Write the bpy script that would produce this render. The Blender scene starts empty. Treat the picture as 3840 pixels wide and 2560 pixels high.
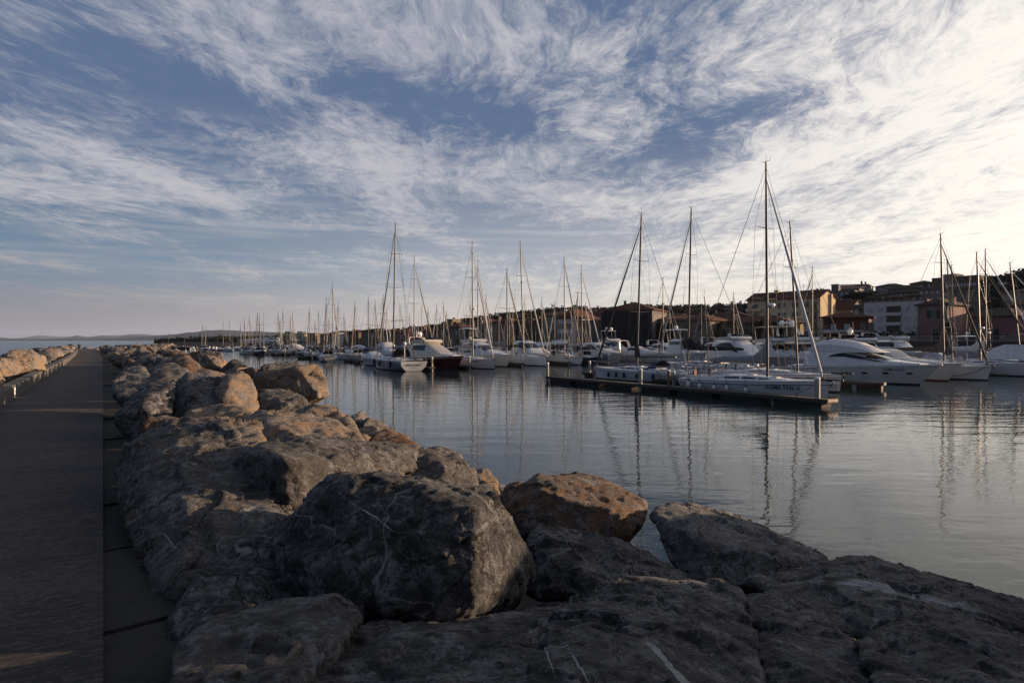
import bpy, bmesh, math, random
from mathutils import Vector, Matrix, noise as mnoise
random.seed(7)
SC = bpy.context.scene
COL = SC.collection
EYE = 4.2            # camera above the harbour water (z = 0)
FS = 2560.0          # focal length in photo pixels (24 mm on a 36 mm frame)
HZ = 1276.0          # horizon row
PATH_Z = 2.45
R = math.radians

def P(px, py, d):                      # photo pixel + depth -> point
    return Vector(((px-1920)/FS*d, d, EYE-(py-HZ)/FS*d))
def D(px, py, d):                      # the same for a 2352-wide reading of the photo
    return P(px/.6125, py/.6125, d)
def WL(px, py, z=0.0):                 # photo pixel -> point on the level z
    d = (EYE-z)*FS/(py-HZ)
    return Vector(((px-1920)/FS*d, d, z))
def PX(px, d, z=0.0):                  # column + depth + height
    return Vector(((px-1920)/FS*d, d, z))
def ZY(py, d):
    return EYE-(py-HZ)/FS*d

# ------------------------------------------------------------------ objects
def tag(o, label=None, cat=None, group=None, kind=None):
    if label: o['label'] = label
    if cat: o['category'] = cat
    if group: o['group'] = group
    if kind: o['kind'] = kind
    return o
def empty(name, loc=(0, 0, 0), rz=0.0, label=None, cat=None, group=None):
    o = bpy.data.objects.new(name, None); COL.objects.link(o)
    o.location = loc; o.rotation_euler = (0, 0, rz); o.empty_display_size = .3
    return tag(o, label, cat, group)
def copy_tree(o, parent=None):
    c = o.copy(); COL.objects.link(c); c.parent = parent
    for ch in list(o.children): copy_tree(ch, c)
    return c

class MB:
    def __init__(s): s.v = []; s.f = []; s.m = []; s.cur = 0
    def add(s, vs, fs, m=None):
        b = len(s.v); s.v.extend([tuple(x) for x in vs])
        s.f.extend([tuple(b+i for i in f) for f in fs]); s.m.extend([s.cur if m is None else m]*len(fs)); return s
    def box(s, x0, x1, y0, y1, z0, z1, m=None):
        v = [(x0,y0,z0),(x1,y0,z0),(x1,y1,z0),(x0,y1,z0),(x0,y0,z1),(x1,y0,z1),(x1,y1,z1),(x0,y1,z1)]
        return s.add(v, [(3,2,1,0),(4,5,6,7),(0,1,5,4),(1,2,6,5),(2,3,7,6),(3,0,4,7)], m)
    def tube(s, pts, r, n=6, m=None, cap=True):
        pts = [Vector(p) for p in pts]; N = len(pts)
        rs = r if isinstance(r, (list, tuple)) else [r]*N
        vs = []; fs = []; ref = None
        for i, p in enumerate(pts):
            t = (pts[min(i+1, N-1)]-pts[max(i-1, 0)]).normalized()
            if ref is None or abs(ref.dot(t)) > .95:
                ref = Vector((0, 0, 1)) if abs(t.z) < .9 else Vector((1, 0, 0))
            a = t.cross(ref).normalized(); b = a.cross(t).normalized(); ref = b
            for k in range(n):
                an = 2*math.pi*k/n
                vs.append(p+a*(rs[i]*math.cos(an))+b*(rs[i]*math.sin(an)))
        for i in range(N-1):
            for k in range(n):
                k2 = (k+1) % n
                fs.append((i*n+k, i*n+k2, (i+1)*n+k2, (i+1)*n+k))
        if cap: fs.append(tuple(range(n-1, -1, -1))); fs.append(tuple((N-1)*n+k for k in range(n)))
        return s.add(vs, fs, m)
    def loft(s, rings, close=False, m=None, cap0=False, cap1=False, mats=None):
        n = len(rings[0]); vs = [p for r in rings for p in r]
        for i in range(len(rings)-1):
            pass
        b = len(s.v); s.v.extend([tuple(p) for p in vs])
        for i in range(len(rings)-1):
            for k in range(n if close else n-1):
                k2 = (k+1) % n
                s.f.append((b+i*n+k, b+(i+1)*n+k, b+(i+1)*n+k2, b+i*n+k2))
                s.m.append(mats[k] if mats else (s.cur if m is None else m))
        if cap0: s.f.append(tuple(b+k for k in range(n))); s.m.append(s.cur if m is None else m)
        if cap1: s.f.append(tuple(b+(len(rings)-1)*n+k for k in range(n-1, -1, -1))); s.m.append(s.cur if m is None else m)
        return s
    def lathe(s, prof, c=(0, 0, 0), n=12, m=None):      # prof: (r, z)
        rings = []
        for r, z in prof:
            rings.append([(c[0]+r*math.cos(2*math.pi*k/n), c[1]+r*math.sin(2*math.pi*k/n), c[2]+z) for k in range(n)])
        return s.loft(rings, True, m, False, False)
    def dome(s, c, r, h=None, n=12, m=None):
        h = h or r
        pr = [(.001, -h*.9)]+[(r*math.cos(a), h*math.sin(a)) for a in [R(x) for x in (-60,-35,-10,15,40,65,82)]]+[(.001, h)]
        return s.lathe(pr, c, n, m)
    def prism(s, poly, a, b, axis='y', m=None):         # poly in the other two axes, extruded a..b
        n = len(poly)
        def mk(p, t):
            return (p[0], t, p[1]) if axis == 'y' else ((t, p[0], p[1]) if axis == 'x' else (p[0], p[1], t))
        vs = [mk(p, a) for p in poly]+[mk(p, b) for p in poly]
        fs = [tuple(range(n)), tuple(range(2*n-1, n-1, -1))]+[(i, n+i, n+(i+1) % n, (i+1) % n) for i in range(n)]
        return s.add(vs, fs, m)
    def build(s, name, mats, parent=None, smooth=False, loc=None, rz=None):
        me = bpy.data.meshes.new(name); me.from_pydata(s.v, [], s.f)
        for m in (mats if isinstance(mats, (list, tuple)) else [mats]): me.materials.append(m)
        if any(s.m): me.polygons.foreach_set('material_index', s.m)
        bm = bmesh.new(); bm.from_mesh(me); bmesh.ops.recalc_face_normals(bm, faces=bm.faces); bm.to_mesh(me); bm.free()
        if smooth:
            me.polygons.foreach_set('use_smooth', [True]*len(me.polygons))
            try: me.set_sharp_from_angle(angle=R(smooth if smooth is not True else 40))
            except Exception: pass
        me.update()
        o = bpy.data.objects.new(name, me); COL.objects.link(o)
        if parent: o.parent = parent
        if loc is not None: o.location = loc
        if rz is not None: o.rotation_euler = (0, 0, rz)
        return o

# ------------------------------------------------------------------ materials
def nt(name):
    m = bpy.data.materials.new(name); m.use_nodes = True
    t = m.node_tree; t.nodes.clear()
    o = t.nodes.new('ShaderNodeOutputMaterial'); b = t.nodes.new('ShaderNodeBsdfPrincipled')
    t.links.new(b.outputs[0], o.inputs[0])
    return m, t, b
class NG:
    """small node-graph helper"""
    def __init__(s, t): s.t = t; s.n = t.nodes; s.l = t.links
    def put(s, sock, v):
        if isinstance(v, (int, float)): sock.default_value = v
        elif isinstance(v, (tuple, list)):
            sock.default_value = tuple(v)+(1,) if len(v) == 3 and len(sock.default_value) == 4 else v
        else: s.l.new(v, sock)
    def math(s, op, a, b=0.0, c=None, clamp=False):
        n = s.n.new('ShaderNodeMath'); n.operation = op; n.use_clamp = clamp
        s.put(n.inputs[0], a); s.put(n.inputs[1], b)
        if c is not None: s.put(n.inputs[2], c)
        return n.outputs[0]
    def vmath(s, op, a, b=(0, 0, 0), out=0):
        n = s.n.new('ShaderNodeVectorMath'); n.operation = op
        s.put(n.inputs[0], a)
        if op == 'SCALE': s.put(n.inputs['Scale'], b)
        else: s.put(n.inputs[1], b)
        return n.outputs['Value' if op in ('DOT_PRODUCT', 'LENGTH') else 0]
    def mix(s, f, a, b, kind='MIX'):
        n = s.n.new('ShaderNodeMix'); n.data_type = 'RGBA'; n.blend_type = kind; n.clamp_factor = True
        s.put(n.inputs[0], f); s.put(n.inputs[6], a); s.put(n.inputs[7], b)
        return n.outputs[2]
    def noise(s, vec, scale=1.0, detail=4.0, rough=.5, dist=0.0, out='Fac', w=None):
        n = s.n.new('ShaderNodeTexNoise'); n.inputs['Scale'].default_value = scale
        n.inputs['Detail'].default_value = detail; n.inputs['Roughness'].default_value = rough
        n.inputs['Distortion'].default_value = dist
        if w is not None: n.noise_dimensions = '4D'; s.put(n.inputs['W'], w)
        if vec is not None: s.put(n.inputs['Vector'], vec)
        return n.outputs[out]
    def voro(s, vec, scale=1.0, feat='F1', out='Distance', rnd=1.0):
        n = s.n.new('ShaderNodeTexVoronoi'); n.feature = feat; n.inputs['Scale'].default_value = scale
        n.inputs['Randomness'].default_value = rnd
        if vec is not None: s.put(n.inputs['Vector'], vec)
        return n.outputs[out]
    def ramp(s, f, stops, interp='LINEAR'):
        n = s.n.new('ShaderNodeValToRGB'); n.color_ramp.interpolation = interp
        e = n.color_ramp.elements
        while len(e) > 1: e.remove(e[-1])
        for i, (p, c) in enumerate(stops):
            if i: e.new(p)
            e[i].position = p
            e[i].color = (c, c, c, 1) if isinstance(c, (int, float)) else tuple(c)+(1,)
        s.put(n.inputs[0], f); return n.outputs[0]
    def sstep(s, f, a, b, lo=0.0, hi=1.0):
        n = s.n.new('ShaderNodeMapRange'); n.interpolation_type = 'SMOOTHSTEP'
        s.put(n.inputs[0], f); n.inputs[1].default_value = a; n.inputs[2].default_value = b
        n.inputs[3].default_value = lo; n.inputs[4].default_value = hi
        return n.outputs[0]
    def sep(s, v):
        n = s.n.new('ShaderNodeSeparateXYZ'); s.put(n.inputs[0], v); return n.outputs
    def comb(s, x, y, z):
        n = s.n.new('ShaderNodeCombineXYZ')
        for i, q in enumerate((x, y, z)): s.put(n.inputs[i], q)
        return n.outputs[0]
    def coord(s, kind='Object'):
        return s.n.new('ShaderNodeTexCoord').outputs[kind]
    def rnd(s): return s.n.new('ShaderNodeObjectInfo').outputs['Random']
    def bump(s, h, strength=.5, dist=.02, normal=None):
        n = s.n.new('ShaderNodeBump'); n.inputs['Strength'].default_value = strength; n.inputs['Distance'].default_value = dist
        s.put(n.inputs['Height'], h)
        if normal is not None: s.l.new(normal, n.inputs['Normal'])
        return n.outputs[0]

MATS = {}
def mat(name, col, rough=.5, metal=0.0, var=.12, scale=3.0, bump=0.0, bscale=20.0, spec=.5, emit=None, coat=0.0, dirt=None):
    """plain painted / moulded surface with a little tonal wear"""
    if name in MATS: return MATS[name]
    m, t, b = nt(name); g = NG(t)
    c = g.coord()
    n = g.noise(c, scale, 5, .6)
    lo = tuple(x*(1-var) for x in col); hi = tuple(min(1, x*(1+var)) for x in col)
    cc = g.mix(n, lo, hi)
    if dirt:
        streak = g.noise(g.vmath('MULTIPLY', c, (3, 3, .5)), 2.0, 4, .6)
        cc = g.mix(g.math('MULTIPLY', g.sstep(streak, .5, .75), dirt[1]), cc, dirt[0])
    g.put(b.inputs['Base Color'], cc)
    b.inputs['Roughness'].default_value = rough; b.inputs['Metallic'].default_value = metal
    b.inputs['Specular IOR Level'].default_value = spec
    b.inputs['Coat Weight'].default_value = coat
    if bump: g.put(b.inputs['Normal'], g.bump(g.noise(c, bscale, 4, .6), bump, .02))
    if emit: b.inputs['Emission Color'].default_value = tuple(emit[0])+(1,); b.inputs['Emission Strength'].default_value = emit[1]
    MATS[name] = m; return m
# ------------------------------------------------------------------ camera, sun, sky
cam = bpy.data.cameras.new('camera'); cam.lens = 24; cam.sensor_width = 36; cam.clip_end = 120000; cam.clip_start = .05
co = bpy.data.objects.new('camera', cam); COL.objects.link(co)
co.location = (0, 0, EYE); co.rotation_euler = (R(90-.09), 0, 0); SC.camera = co

SUN_AZ, SUN_EL = 73.0, 8.3         # degrees right of the view axis, above the horizon
SDIR = Vector((math.sin(R(SUN_AZ))*math.cos(R(SUN_EL)), math.cos(R(SUN_AZ))*math.cos(R(SUN_EL)), math.sin(R(SUN_EL))))
sl = bpy.data.lights.new('sun', 'SUN'); sl.energy = 5.0; sl.angle = R(.6); sl.color = (1.0, .69, .43)
so = bpy.data.objects.new('sun', sl); COL.objects.link(so)
so.rotation_euler = (-SDIR).to_track_quat('-Z', 'Y').to_euler(); so.location = (60, 20, 60)

# broad masses and gaps of the cloud sheet: bearing, height (tangents), half sizes, tilt, amount
CLOUDS = [(-.25, .47, .50, .075, -6, .16), (-.50, .375, .30, .035, -14, -.10), (-.16, .345, .16, .040, -8, -.18), (-.60, .270, .30, .020, -20, .24), (-.66, .212, .24, .018, -10, .16), (-.70, .47, .22, .05, -30, .14), (-.45, .42, .25, .03, -24, .12),
          (-.28, .285, .22, .055, -12, .10), (.06, .33, .22, .10, 12, .10), (-.02, .225, .30, .035, -8, .14), (-.30, .150, .22, .022, 0, -.16), (.10, .150, .35, .025, 4, -.10), (.22, .265, .16, .035, 14, -.12), (.36, .34, .14, .05, 24, -.14), (-.09, .145, .07, .014, -10, .26), (-.13, .117, .09, .010, -6, .20)]
wd = bpy.data.worlds.new('World'); SC.world = wd; wd.use_nodes = True
t = wd.node_tree; t.nodes.clear(); g = NG(t)
wo = t.nodes.new('ShaderNodeOutputWorld'); bg = t.nodes.new('ShaderNodeBackground'); t.links.new(bg.outputs[0], wo.inputs[0])
bg.inputs['Strength'].default_value = .05
sky = t.nodes.new('ShaderNodeTexSky'); sky.sky_type = 'NISHITA'; sky.sun_disc = False
sky.sun_elevation = R(SUN_EL); sky.sun_rotation = R(SUN_AZ)
sky.altitude = 5; sky.air_density = 1.0; sky.dust_density = .6; sky.ozone_density = 3.0
dv = g.coord('Generated'); x, y, z = g.sep(dv)
zc = g.math('ADD', g.math('MAXIMUM', z, 0.0), .045)
u = g.math('DIVIDE', x, zc); v = g.math('DIVIDE', y, zc)
uv = g.comb(u, v, 0.0)
# clear air: the physical sky, cooled and evened out
clear = g.mix(.80, sky.outputs[0], (1.05, 1.75, 3.25))
hband = g.sstep(z, 0.0, .36)                     # 0 at the horizon .. 1 high up
# warm low band
sun2 = g.math('ADD', g.math('MULTIPLY', x, math.sin(R(SUN_AZ))), g.math('MULTIPLY', y, math.cos(R(SUN_AZ))))   # towards the sun
glow = g.sstep(sun2, .15, .98)
glow2 = g.sstep(sun2, -.42, .80)
lowcol = g.mix(glow2, (3.25, 2.80, 2.72), (11.5, 10.1, 8.2))
midcol = g.mix(glow2, (1.75, 2.70, 3.55), (7.4, 7.1, 6.9))
highcol = g.mix(g.sstep(sun2, .45, 1.0), (1.10, 1.62, 2.75), (4.0, 4.25, 5.2))
air = g.mix(g.sstep(z, 0.01, .115), lowcol, midcol)
air = g.mix(g.sstep(z, .05, .30), air, highcol)
air = g.mix(.25, air, clear)
# cirrus: feathered streaks lying along the view on a high sheet, bent by a slow warp
warp = g.vmath('SUBTRACT', g.noise(g.vmath('MULTIPLY', uv, (.9, .5, 1)), 1.0, 2, .5, out='Color'), (.5, .5, .5))
uw = g.vmath('ADD', uv, g.vmath('MULTIPLY', warp, (.75, 1.15, 0)))
warp2 = g.vmath('SUBTRACT', g.noise(g.vmath('MULTIPLY', uw, (5.0, 2.6, 1)), 1.0, 3, .6, out='Color'), (.5, .5, .5))
uw2 = g.vmath('ADD', uw, g.vmath('MULTIPLY', warp2, (.16, .26, 0)))
big = g.noise(g.vmath('MULTIPLY', uw, (1.0, .46, 1)), 1.0, 2, .5, w=3.1)
mid = g.noise(g.vmath('MULTIPLY', uw2, (4.4, 1.9, 1)), 1.0, 6, .66, w=1.7)
fine = g.noise(g.vmath('MULTIPLY', uw2, (14.0, 7.4, 1)), 1.0, 9, .73, w=5.2)
yy = g.math('MAXIMUM', y, .08); ga = g.math('DIVIDE', x, yy); ge = g.math('DIVIDE', z, yy)
dens = g.math('ADD', g.math('MULTIPLY', big, .80), g.math('ADD', g.math('MULTIPLY', mid, .78), g.math('MULTIPLY', fine, .84)))
for (ca, ce, sa, se_, rot, k) in CLOUDS:
    ct, st = math.cos(R(rot)), math.sin(R(rot))
    da = g.math('SUBTRACT', ga, ca); de = g.math('SUBTRACT', ge, ce)
    p1 = g.math('DIVIDE', g.math('ADD', g.math('MULTIPLY', da, ct), g.math('MULTIPLY', de, st)), sa)
    p2 = g.math('DIVIDE', g.math('SUBTRACT', g.math('MULTIPLY', de, ct), g.math('MULTIPLY', da, st)), se_)
    r2 = g.math('ADD', g.math('MULTIPLY', p1, p1), g.math('MULTIPLY', p2, p2))
    dens = g.math('ADD', dens, g.math('MULTIPLY', g.math('POWER', 2.718, g.math('MULTIPLY', r2, -1.0)), k))
dens = g.math('ADD', dens, g.math('MULTIPLY', g.sstep(sun2, .25, .97), .40))      # thicker veil towards the sun
cov = g.sstep(dens, 1.13, 1.60)
cov = g.math('MULTIPLY', cov, g.sstep(z, .0, .12, .22, 1.0))
# low stratus bars near the horizon
bars = g.noise(g.comb(g.math('MULTIPLY', x, 2.2), g.math('MULTIPLY', y, 2.2), g.math('MULTIPLY', z, 46.0)), 1.0, 5, .55, .3)
barc = g.math('MULTIPLY', g.sstep(bars, .47, .68), g.math('MULTIPLY', g.sstep(z, .02, .07), g.sstep(z, .34, .16)))
ccol = g.mix(glow, (5.3, 5.25, 5.6), (11.9, 11.1, 10.1))
ccol = g.mix(g.sstep(z, .02, .22), g.mix(glow2, (4.0, 3.6, 3.4), (12.0, 11.0, 9.6)), ccol)
skyc = g.mix(g.math('MULTIPLY', barc, .45), air, ccol)
skyc = g.mix(g.math('MULTIPLY', cov, .93), skyc, ccol)
g.put(bg.inputs['Color'], skyc)

SC.view_settings.view_transform = 'Standard'; SC.view_settings.look = 'None'
SC.view_settings.gamma = 1; SC.view_settings.use_curve_mapping = False
SC.view_settings.exposure = 1.0
SC.cycles.use_denoising = True; SC.cycles.denoising_prefilter = 'NONE'
SC.cycles.max_bounces = 6; SC.cycles.diffuse_bounces = 2; SC.cycles.glossy_bounces = 3; SC.cycles.transmission_bounces = 4
SC.cycles.transparent_max_bounces = 8; SC.cycles.volume_bounces = 0
# ------------------------------------------------------------------ breakwater frame: s = metres right of the walkway's edge, t = metres along it
UX, UY = -.514, .858
def cshift(t): return -1.6*(max(0, t-55)/115)**2
def ST(s, t, z=0.0):
    s2 = s+cshift(t)
    return Vector((UX*t+.858*s2, UY*t+.514*s2, z))

def water_mat(name, deep, slope, scale, rough, spec=.27):
    m, t, b = nt(name); g = NG(t)
    c = g.coord()
    b.inputs['Base Color'].default_value = deep+(1,); b.inputs['Roughness'].default_value = rough
    b.inputs['IOR'].default_value = 1.33; b.inputs['Specular IOR Level'].default_value = spec
    a1 = g.noise(g.vmath('MULTIPLY', c, (.55, 1.25, 1)), scale*.55, 3, .5, .25)
    a2 = g.noise(g.vmath('MULTIPLY', c, (.8, 1.5, 1)), scale*2.1, 3, .55, .2)
    a3 = g.noise(g.vmath('MULTIPLY', c, (.9, 1.3, 1)), scale*6.0, 2, .5)
    patch = g.noise(g.vmath('MULTIPLY', c, (.035, .09, 1)), 1.0, 3, .55)       # cat's paws and calm lanes
    h = g.math('ADD', g.math('MULTIPLY', a1, 1.0), g.math('ADD', g.math('MULTIPLY', a2, .22), g.math('MULTIPLY', a3, g.sstep(patch, .42, .66, .015, .06))))
    g.put(b.inputs['Normal'], g.bump(h, slope, .16/scale))
    return m
WATER = water_mat('harbour_water', (.009, .021, .025), .17, .9, .010)
SEA = water_mat('open_sea', (.014, .050, .075), 1.0, .28, .16, .12)

def sheet(name, pts, mats, kind='structure'):
    b = MB(); b.add(pts, [tuple(range(len(pts)))]); o = b.build(name, mats); return tag(o, kind=kind)

wedge = [ST(.5, -60), ST(.5, 0), ST(.5, 60), ST(.5, 110), ST(.5, 170), ST(.5, 200)]
sheet('harbour_water', [tuple(p) for p in wedge]+[(-40, 330, 0), (-30, 600, 0), (500, 600, 0), (500, -60, 0)], WATER)
sea_far = [(-90000, 90000, 0), (-90000, -2000, 0)]
sheet('sea', [tuple(p) for p in reversed(wedge)]+[(ST(.5, -60).x, -2000, 0), (-90000, -2000, 0), (-90000, 90000, 0), (60000, 90000, 0), (-30, 600, 0), (-40, 330, 0)], SEA)

# ---- walkway: trodden gravelly concrete, dark with weed in the wet edge
def path_mat():
    m, t, b = nt('walkway_gravel'); g = NG(t); c = g.coord()
    n1 = g.noise(c, 1.2, 5, .6); n2 = g.noise(c, 24, 5, .85); n3 = g.noise(c, 14, 4, .6)
    col = g.mix(n1, (.032, .0205, .0165), (.086, .058, .046))
    col = g.mix(g.sstep(n2, .44, .56), g.mix(.78, col, (.005, .0045, .004)), col)
    peb = g.voro(c, 38, 'F1'); col = g.mix(g.math('MULTIPLY', g.sstep(peb, .20, .12), g.sstep(n3, .47, .58)), col, (.17, .155, .14))
    # dark strands of dried weed washed along the walkway
    rot = g.comb(g.math('ADD', g.math('MULTIPLY', g.sep(c)[0], .858), g.math('MULTIPLY', g.sep(c)[1], .514)),
                 g.math('ADD', g.math('MULTIPLY', g.sep(c)[0], -.514), g.math('MULTIPLY', g.sep(c)[1], .858)), 0)
    w = g.noise(g.vmath('MULTIPLY', rot, (3.6, 15.0, 1)), 1.6, 6, .70, .5)
    drift = g.noise(g.vmath('MULTIPLY', rot, (.5, 1.1, 1)), 1.3, 5, .65)
    edge = g.sstep(g.sep(rot)[0], -1.7, -.05)
    weed = g.math('ADD', w, g.math('ADD', g.math('MULTIPLY', edge, .10), g.math('MULTIPLY', g.math('SUBTRACT', drift, .5), .36)))
    col = g.mix(g.sstep(weed, .575, .63), col, (.005, .006, .006))
    g.put(b.inputs['Base Color'], col); b.inputs['Roughness'].default_value = .85
    h = g.math('ADD', g.math('MULTIPLY', n2, 1.0), g.math('ADD', g.math('MULTIPLY', n3, .4), g.math('MULTIPLY', g.sstep(weed, .58, .66), .35)))
    g.put(b.inputs['Normal'], g.bump(h, .8, .02))
    return m
PATHM = path_mat()
CONC = mat('pale_concrete', (.065, .060, .055), .85, var=.25, scale=1.6, bump=.35, bscale=35, dirt=((.025, .023, .021), .6))
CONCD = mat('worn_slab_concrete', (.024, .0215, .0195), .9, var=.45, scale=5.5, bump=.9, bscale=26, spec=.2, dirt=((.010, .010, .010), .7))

TS = [-8, -4, 0, 2, 4, 6, 9, 12, 16, 20, 26, 32, 40, 50, 60, 70, 80, 90, 100, 110, 120, 130, 140, 150, 160, 170]
def left_s(t): return -2.32-.9*max(0, (t-45)/125)**1.5
b = MB(); b.loft([[ST(left_s(t)+.02, t, PATH_Z), ST(left_s(t)*.5, t, PATH_Z+.02), ST(0, t, PATH_Z)] for t in TS])
tag(b.build('walkway', PATHM), kind='structure')
# slab strip: separate cast slabs with open joints
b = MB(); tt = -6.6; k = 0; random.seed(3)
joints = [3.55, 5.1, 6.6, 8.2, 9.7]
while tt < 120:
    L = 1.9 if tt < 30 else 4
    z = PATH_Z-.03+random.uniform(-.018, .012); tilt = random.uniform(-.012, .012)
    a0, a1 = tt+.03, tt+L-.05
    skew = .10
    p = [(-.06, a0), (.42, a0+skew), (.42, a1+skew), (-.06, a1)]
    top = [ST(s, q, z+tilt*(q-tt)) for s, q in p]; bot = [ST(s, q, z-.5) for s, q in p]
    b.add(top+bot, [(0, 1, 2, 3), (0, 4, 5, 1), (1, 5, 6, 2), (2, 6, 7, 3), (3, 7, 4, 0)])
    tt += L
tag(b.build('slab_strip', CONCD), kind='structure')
# parapet on the sea side
b = MB()
TW = [q for q in TS if q >= -4]
b.loft([[ST(left_s(t), t, PATH_Z-.3), ST(left_s(t), t, PATH_Z+.36), ST(left_s(t)-.015, t, PATH_Z+.385), ST(left_s(t)-.34, t, PATH_Z+.385), ST(left_s(t)-.36, t, PATH_Z+.36), ST(left_s(t)-.36, t, PATH_Z-.5)] for t in TW], cap0=True, cap1=True)
tag(b.build('parapet', CONC), 'low pale concrete parapet curving along the sea side of the walkway', 'parapet')
# small white plate on the parapet
q = 25.6
b = MB(); b.add([ST(left_s(q)+.012, q+dt, PATH_Z+z) for dt, z in ((0, .10), (.22, .10), (.22, .31), (0, .31))]+[ST(left_s(q)-.01, q+dt, PATH_Z+z) for dt, z in ((0, .10), (.22, .10), (.22, .31), (0, .31))],
   [(0, 1, 2, 3), (0, 4, 5, 1), (1, 5, 6, 2), (2, 6, 7, 3), (3, 7, 4, 0)])
o = b.build('marker_plate', mat('white_paint', (.75, .75, .74), .6)); tag(o, 'small white marker plate on the inner face of the parapet', 'sign')
b = MB(); b.add([ST(left_s(q)+.016, q+dt, PATH_Z+z) for dt, z in ((.09, .14), (.13, .14), (.13, .23), (.09, .23))], [(0, 1, 2, 3)])
b.build('painted_mark', mat('black_paint', (.02, .02, .022), .6), o)
# litter bin
pb = ST(left_s(166)+.5, 166, PATH_Z)
e = empty('litter_bin', pb, label='dark litter bin standing against the parapet far along the walkway', cat='bin')
b = MB(); b.lathe([(.001, .06), (.26, .06), (.30, .85), (.32, .88), (.32, .92), (.27, .92), (.26, .5), (.001, .5)]); b.build('bin_body', mat('dark_bin', (.05, .045, .04), .7), e, True)
b = MB(); b.lathe([(.001, 0), (.2, 0), (.2, .065), (.001, .065)]); b.build('base', mat('dark_bin', (.05, .045, .04), .7), e)

# rubble core of the breakwater
def mound_z(s):
    if s > 0: return max(-1.2, 2.15-.265*max(0, s-.9))
    return max(-1.2, 2.2-.36*max(0, -s-2.6))
def core_mat():
    m, t, b = nt('rubble_core'); g = NG(t); c = g.coord()
    n = g.noise(c, 2.5, 6, .65); col = g.mix(n, (.006, .006, .006), (.022, .020, .018))
    g.put(b.inputs['Base Color'], col); b.inputs['Roughness'].default_value = .9
    g.put(b.inputs['Normal'], g.bump(n, .9, .1)); return m
b = MB()
SS = [-14, -11, -8, -5.5, -3.6, -2.8, -2.2, -1, 0, .6, 1.1, 2.5, 4.5, 6.5, 8.5, 11, 14]
TT = [-14, -8, -3, 0]+[q for q in TS if q > 0]+[185]
b.loft([[ST(s+(cshift(t)*0), t, min(mound_z(s), PATH_Z-.32)-.06) for s in SS] for t in TT])
tag(b.build('breakwater_core', core_mat()), kind='structure')

# unseen heap added on the right to carry the stones that block the sun
fp = [(5.0, -3.5), (5.3, 1), (5.6, 4.2), (6.4, 6.4), (7.6, 8.6), (8.8, 10.2), (10.8, 10.6), (13.2, 7), (13.5, 0), (12, -4)]
cx_, cy_ = sum(q[0] for q in fp)/len(fp), sum(q[1] for q in fp)/len(fp)
b = MB(); b.loft([[(cx_+(x-cx_)*k, cy_+(y-cy_)*k, z) for x, y in fp] for k, z in ((1.12, -1.2), (1.0, .6), (.9, 1.7), (.78, 2.15), (.3, 2.35))], True, cap1=True); tag(b.build('shading_heap', bpy.data.materials['rubble_core']), kind='structure')
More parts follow.
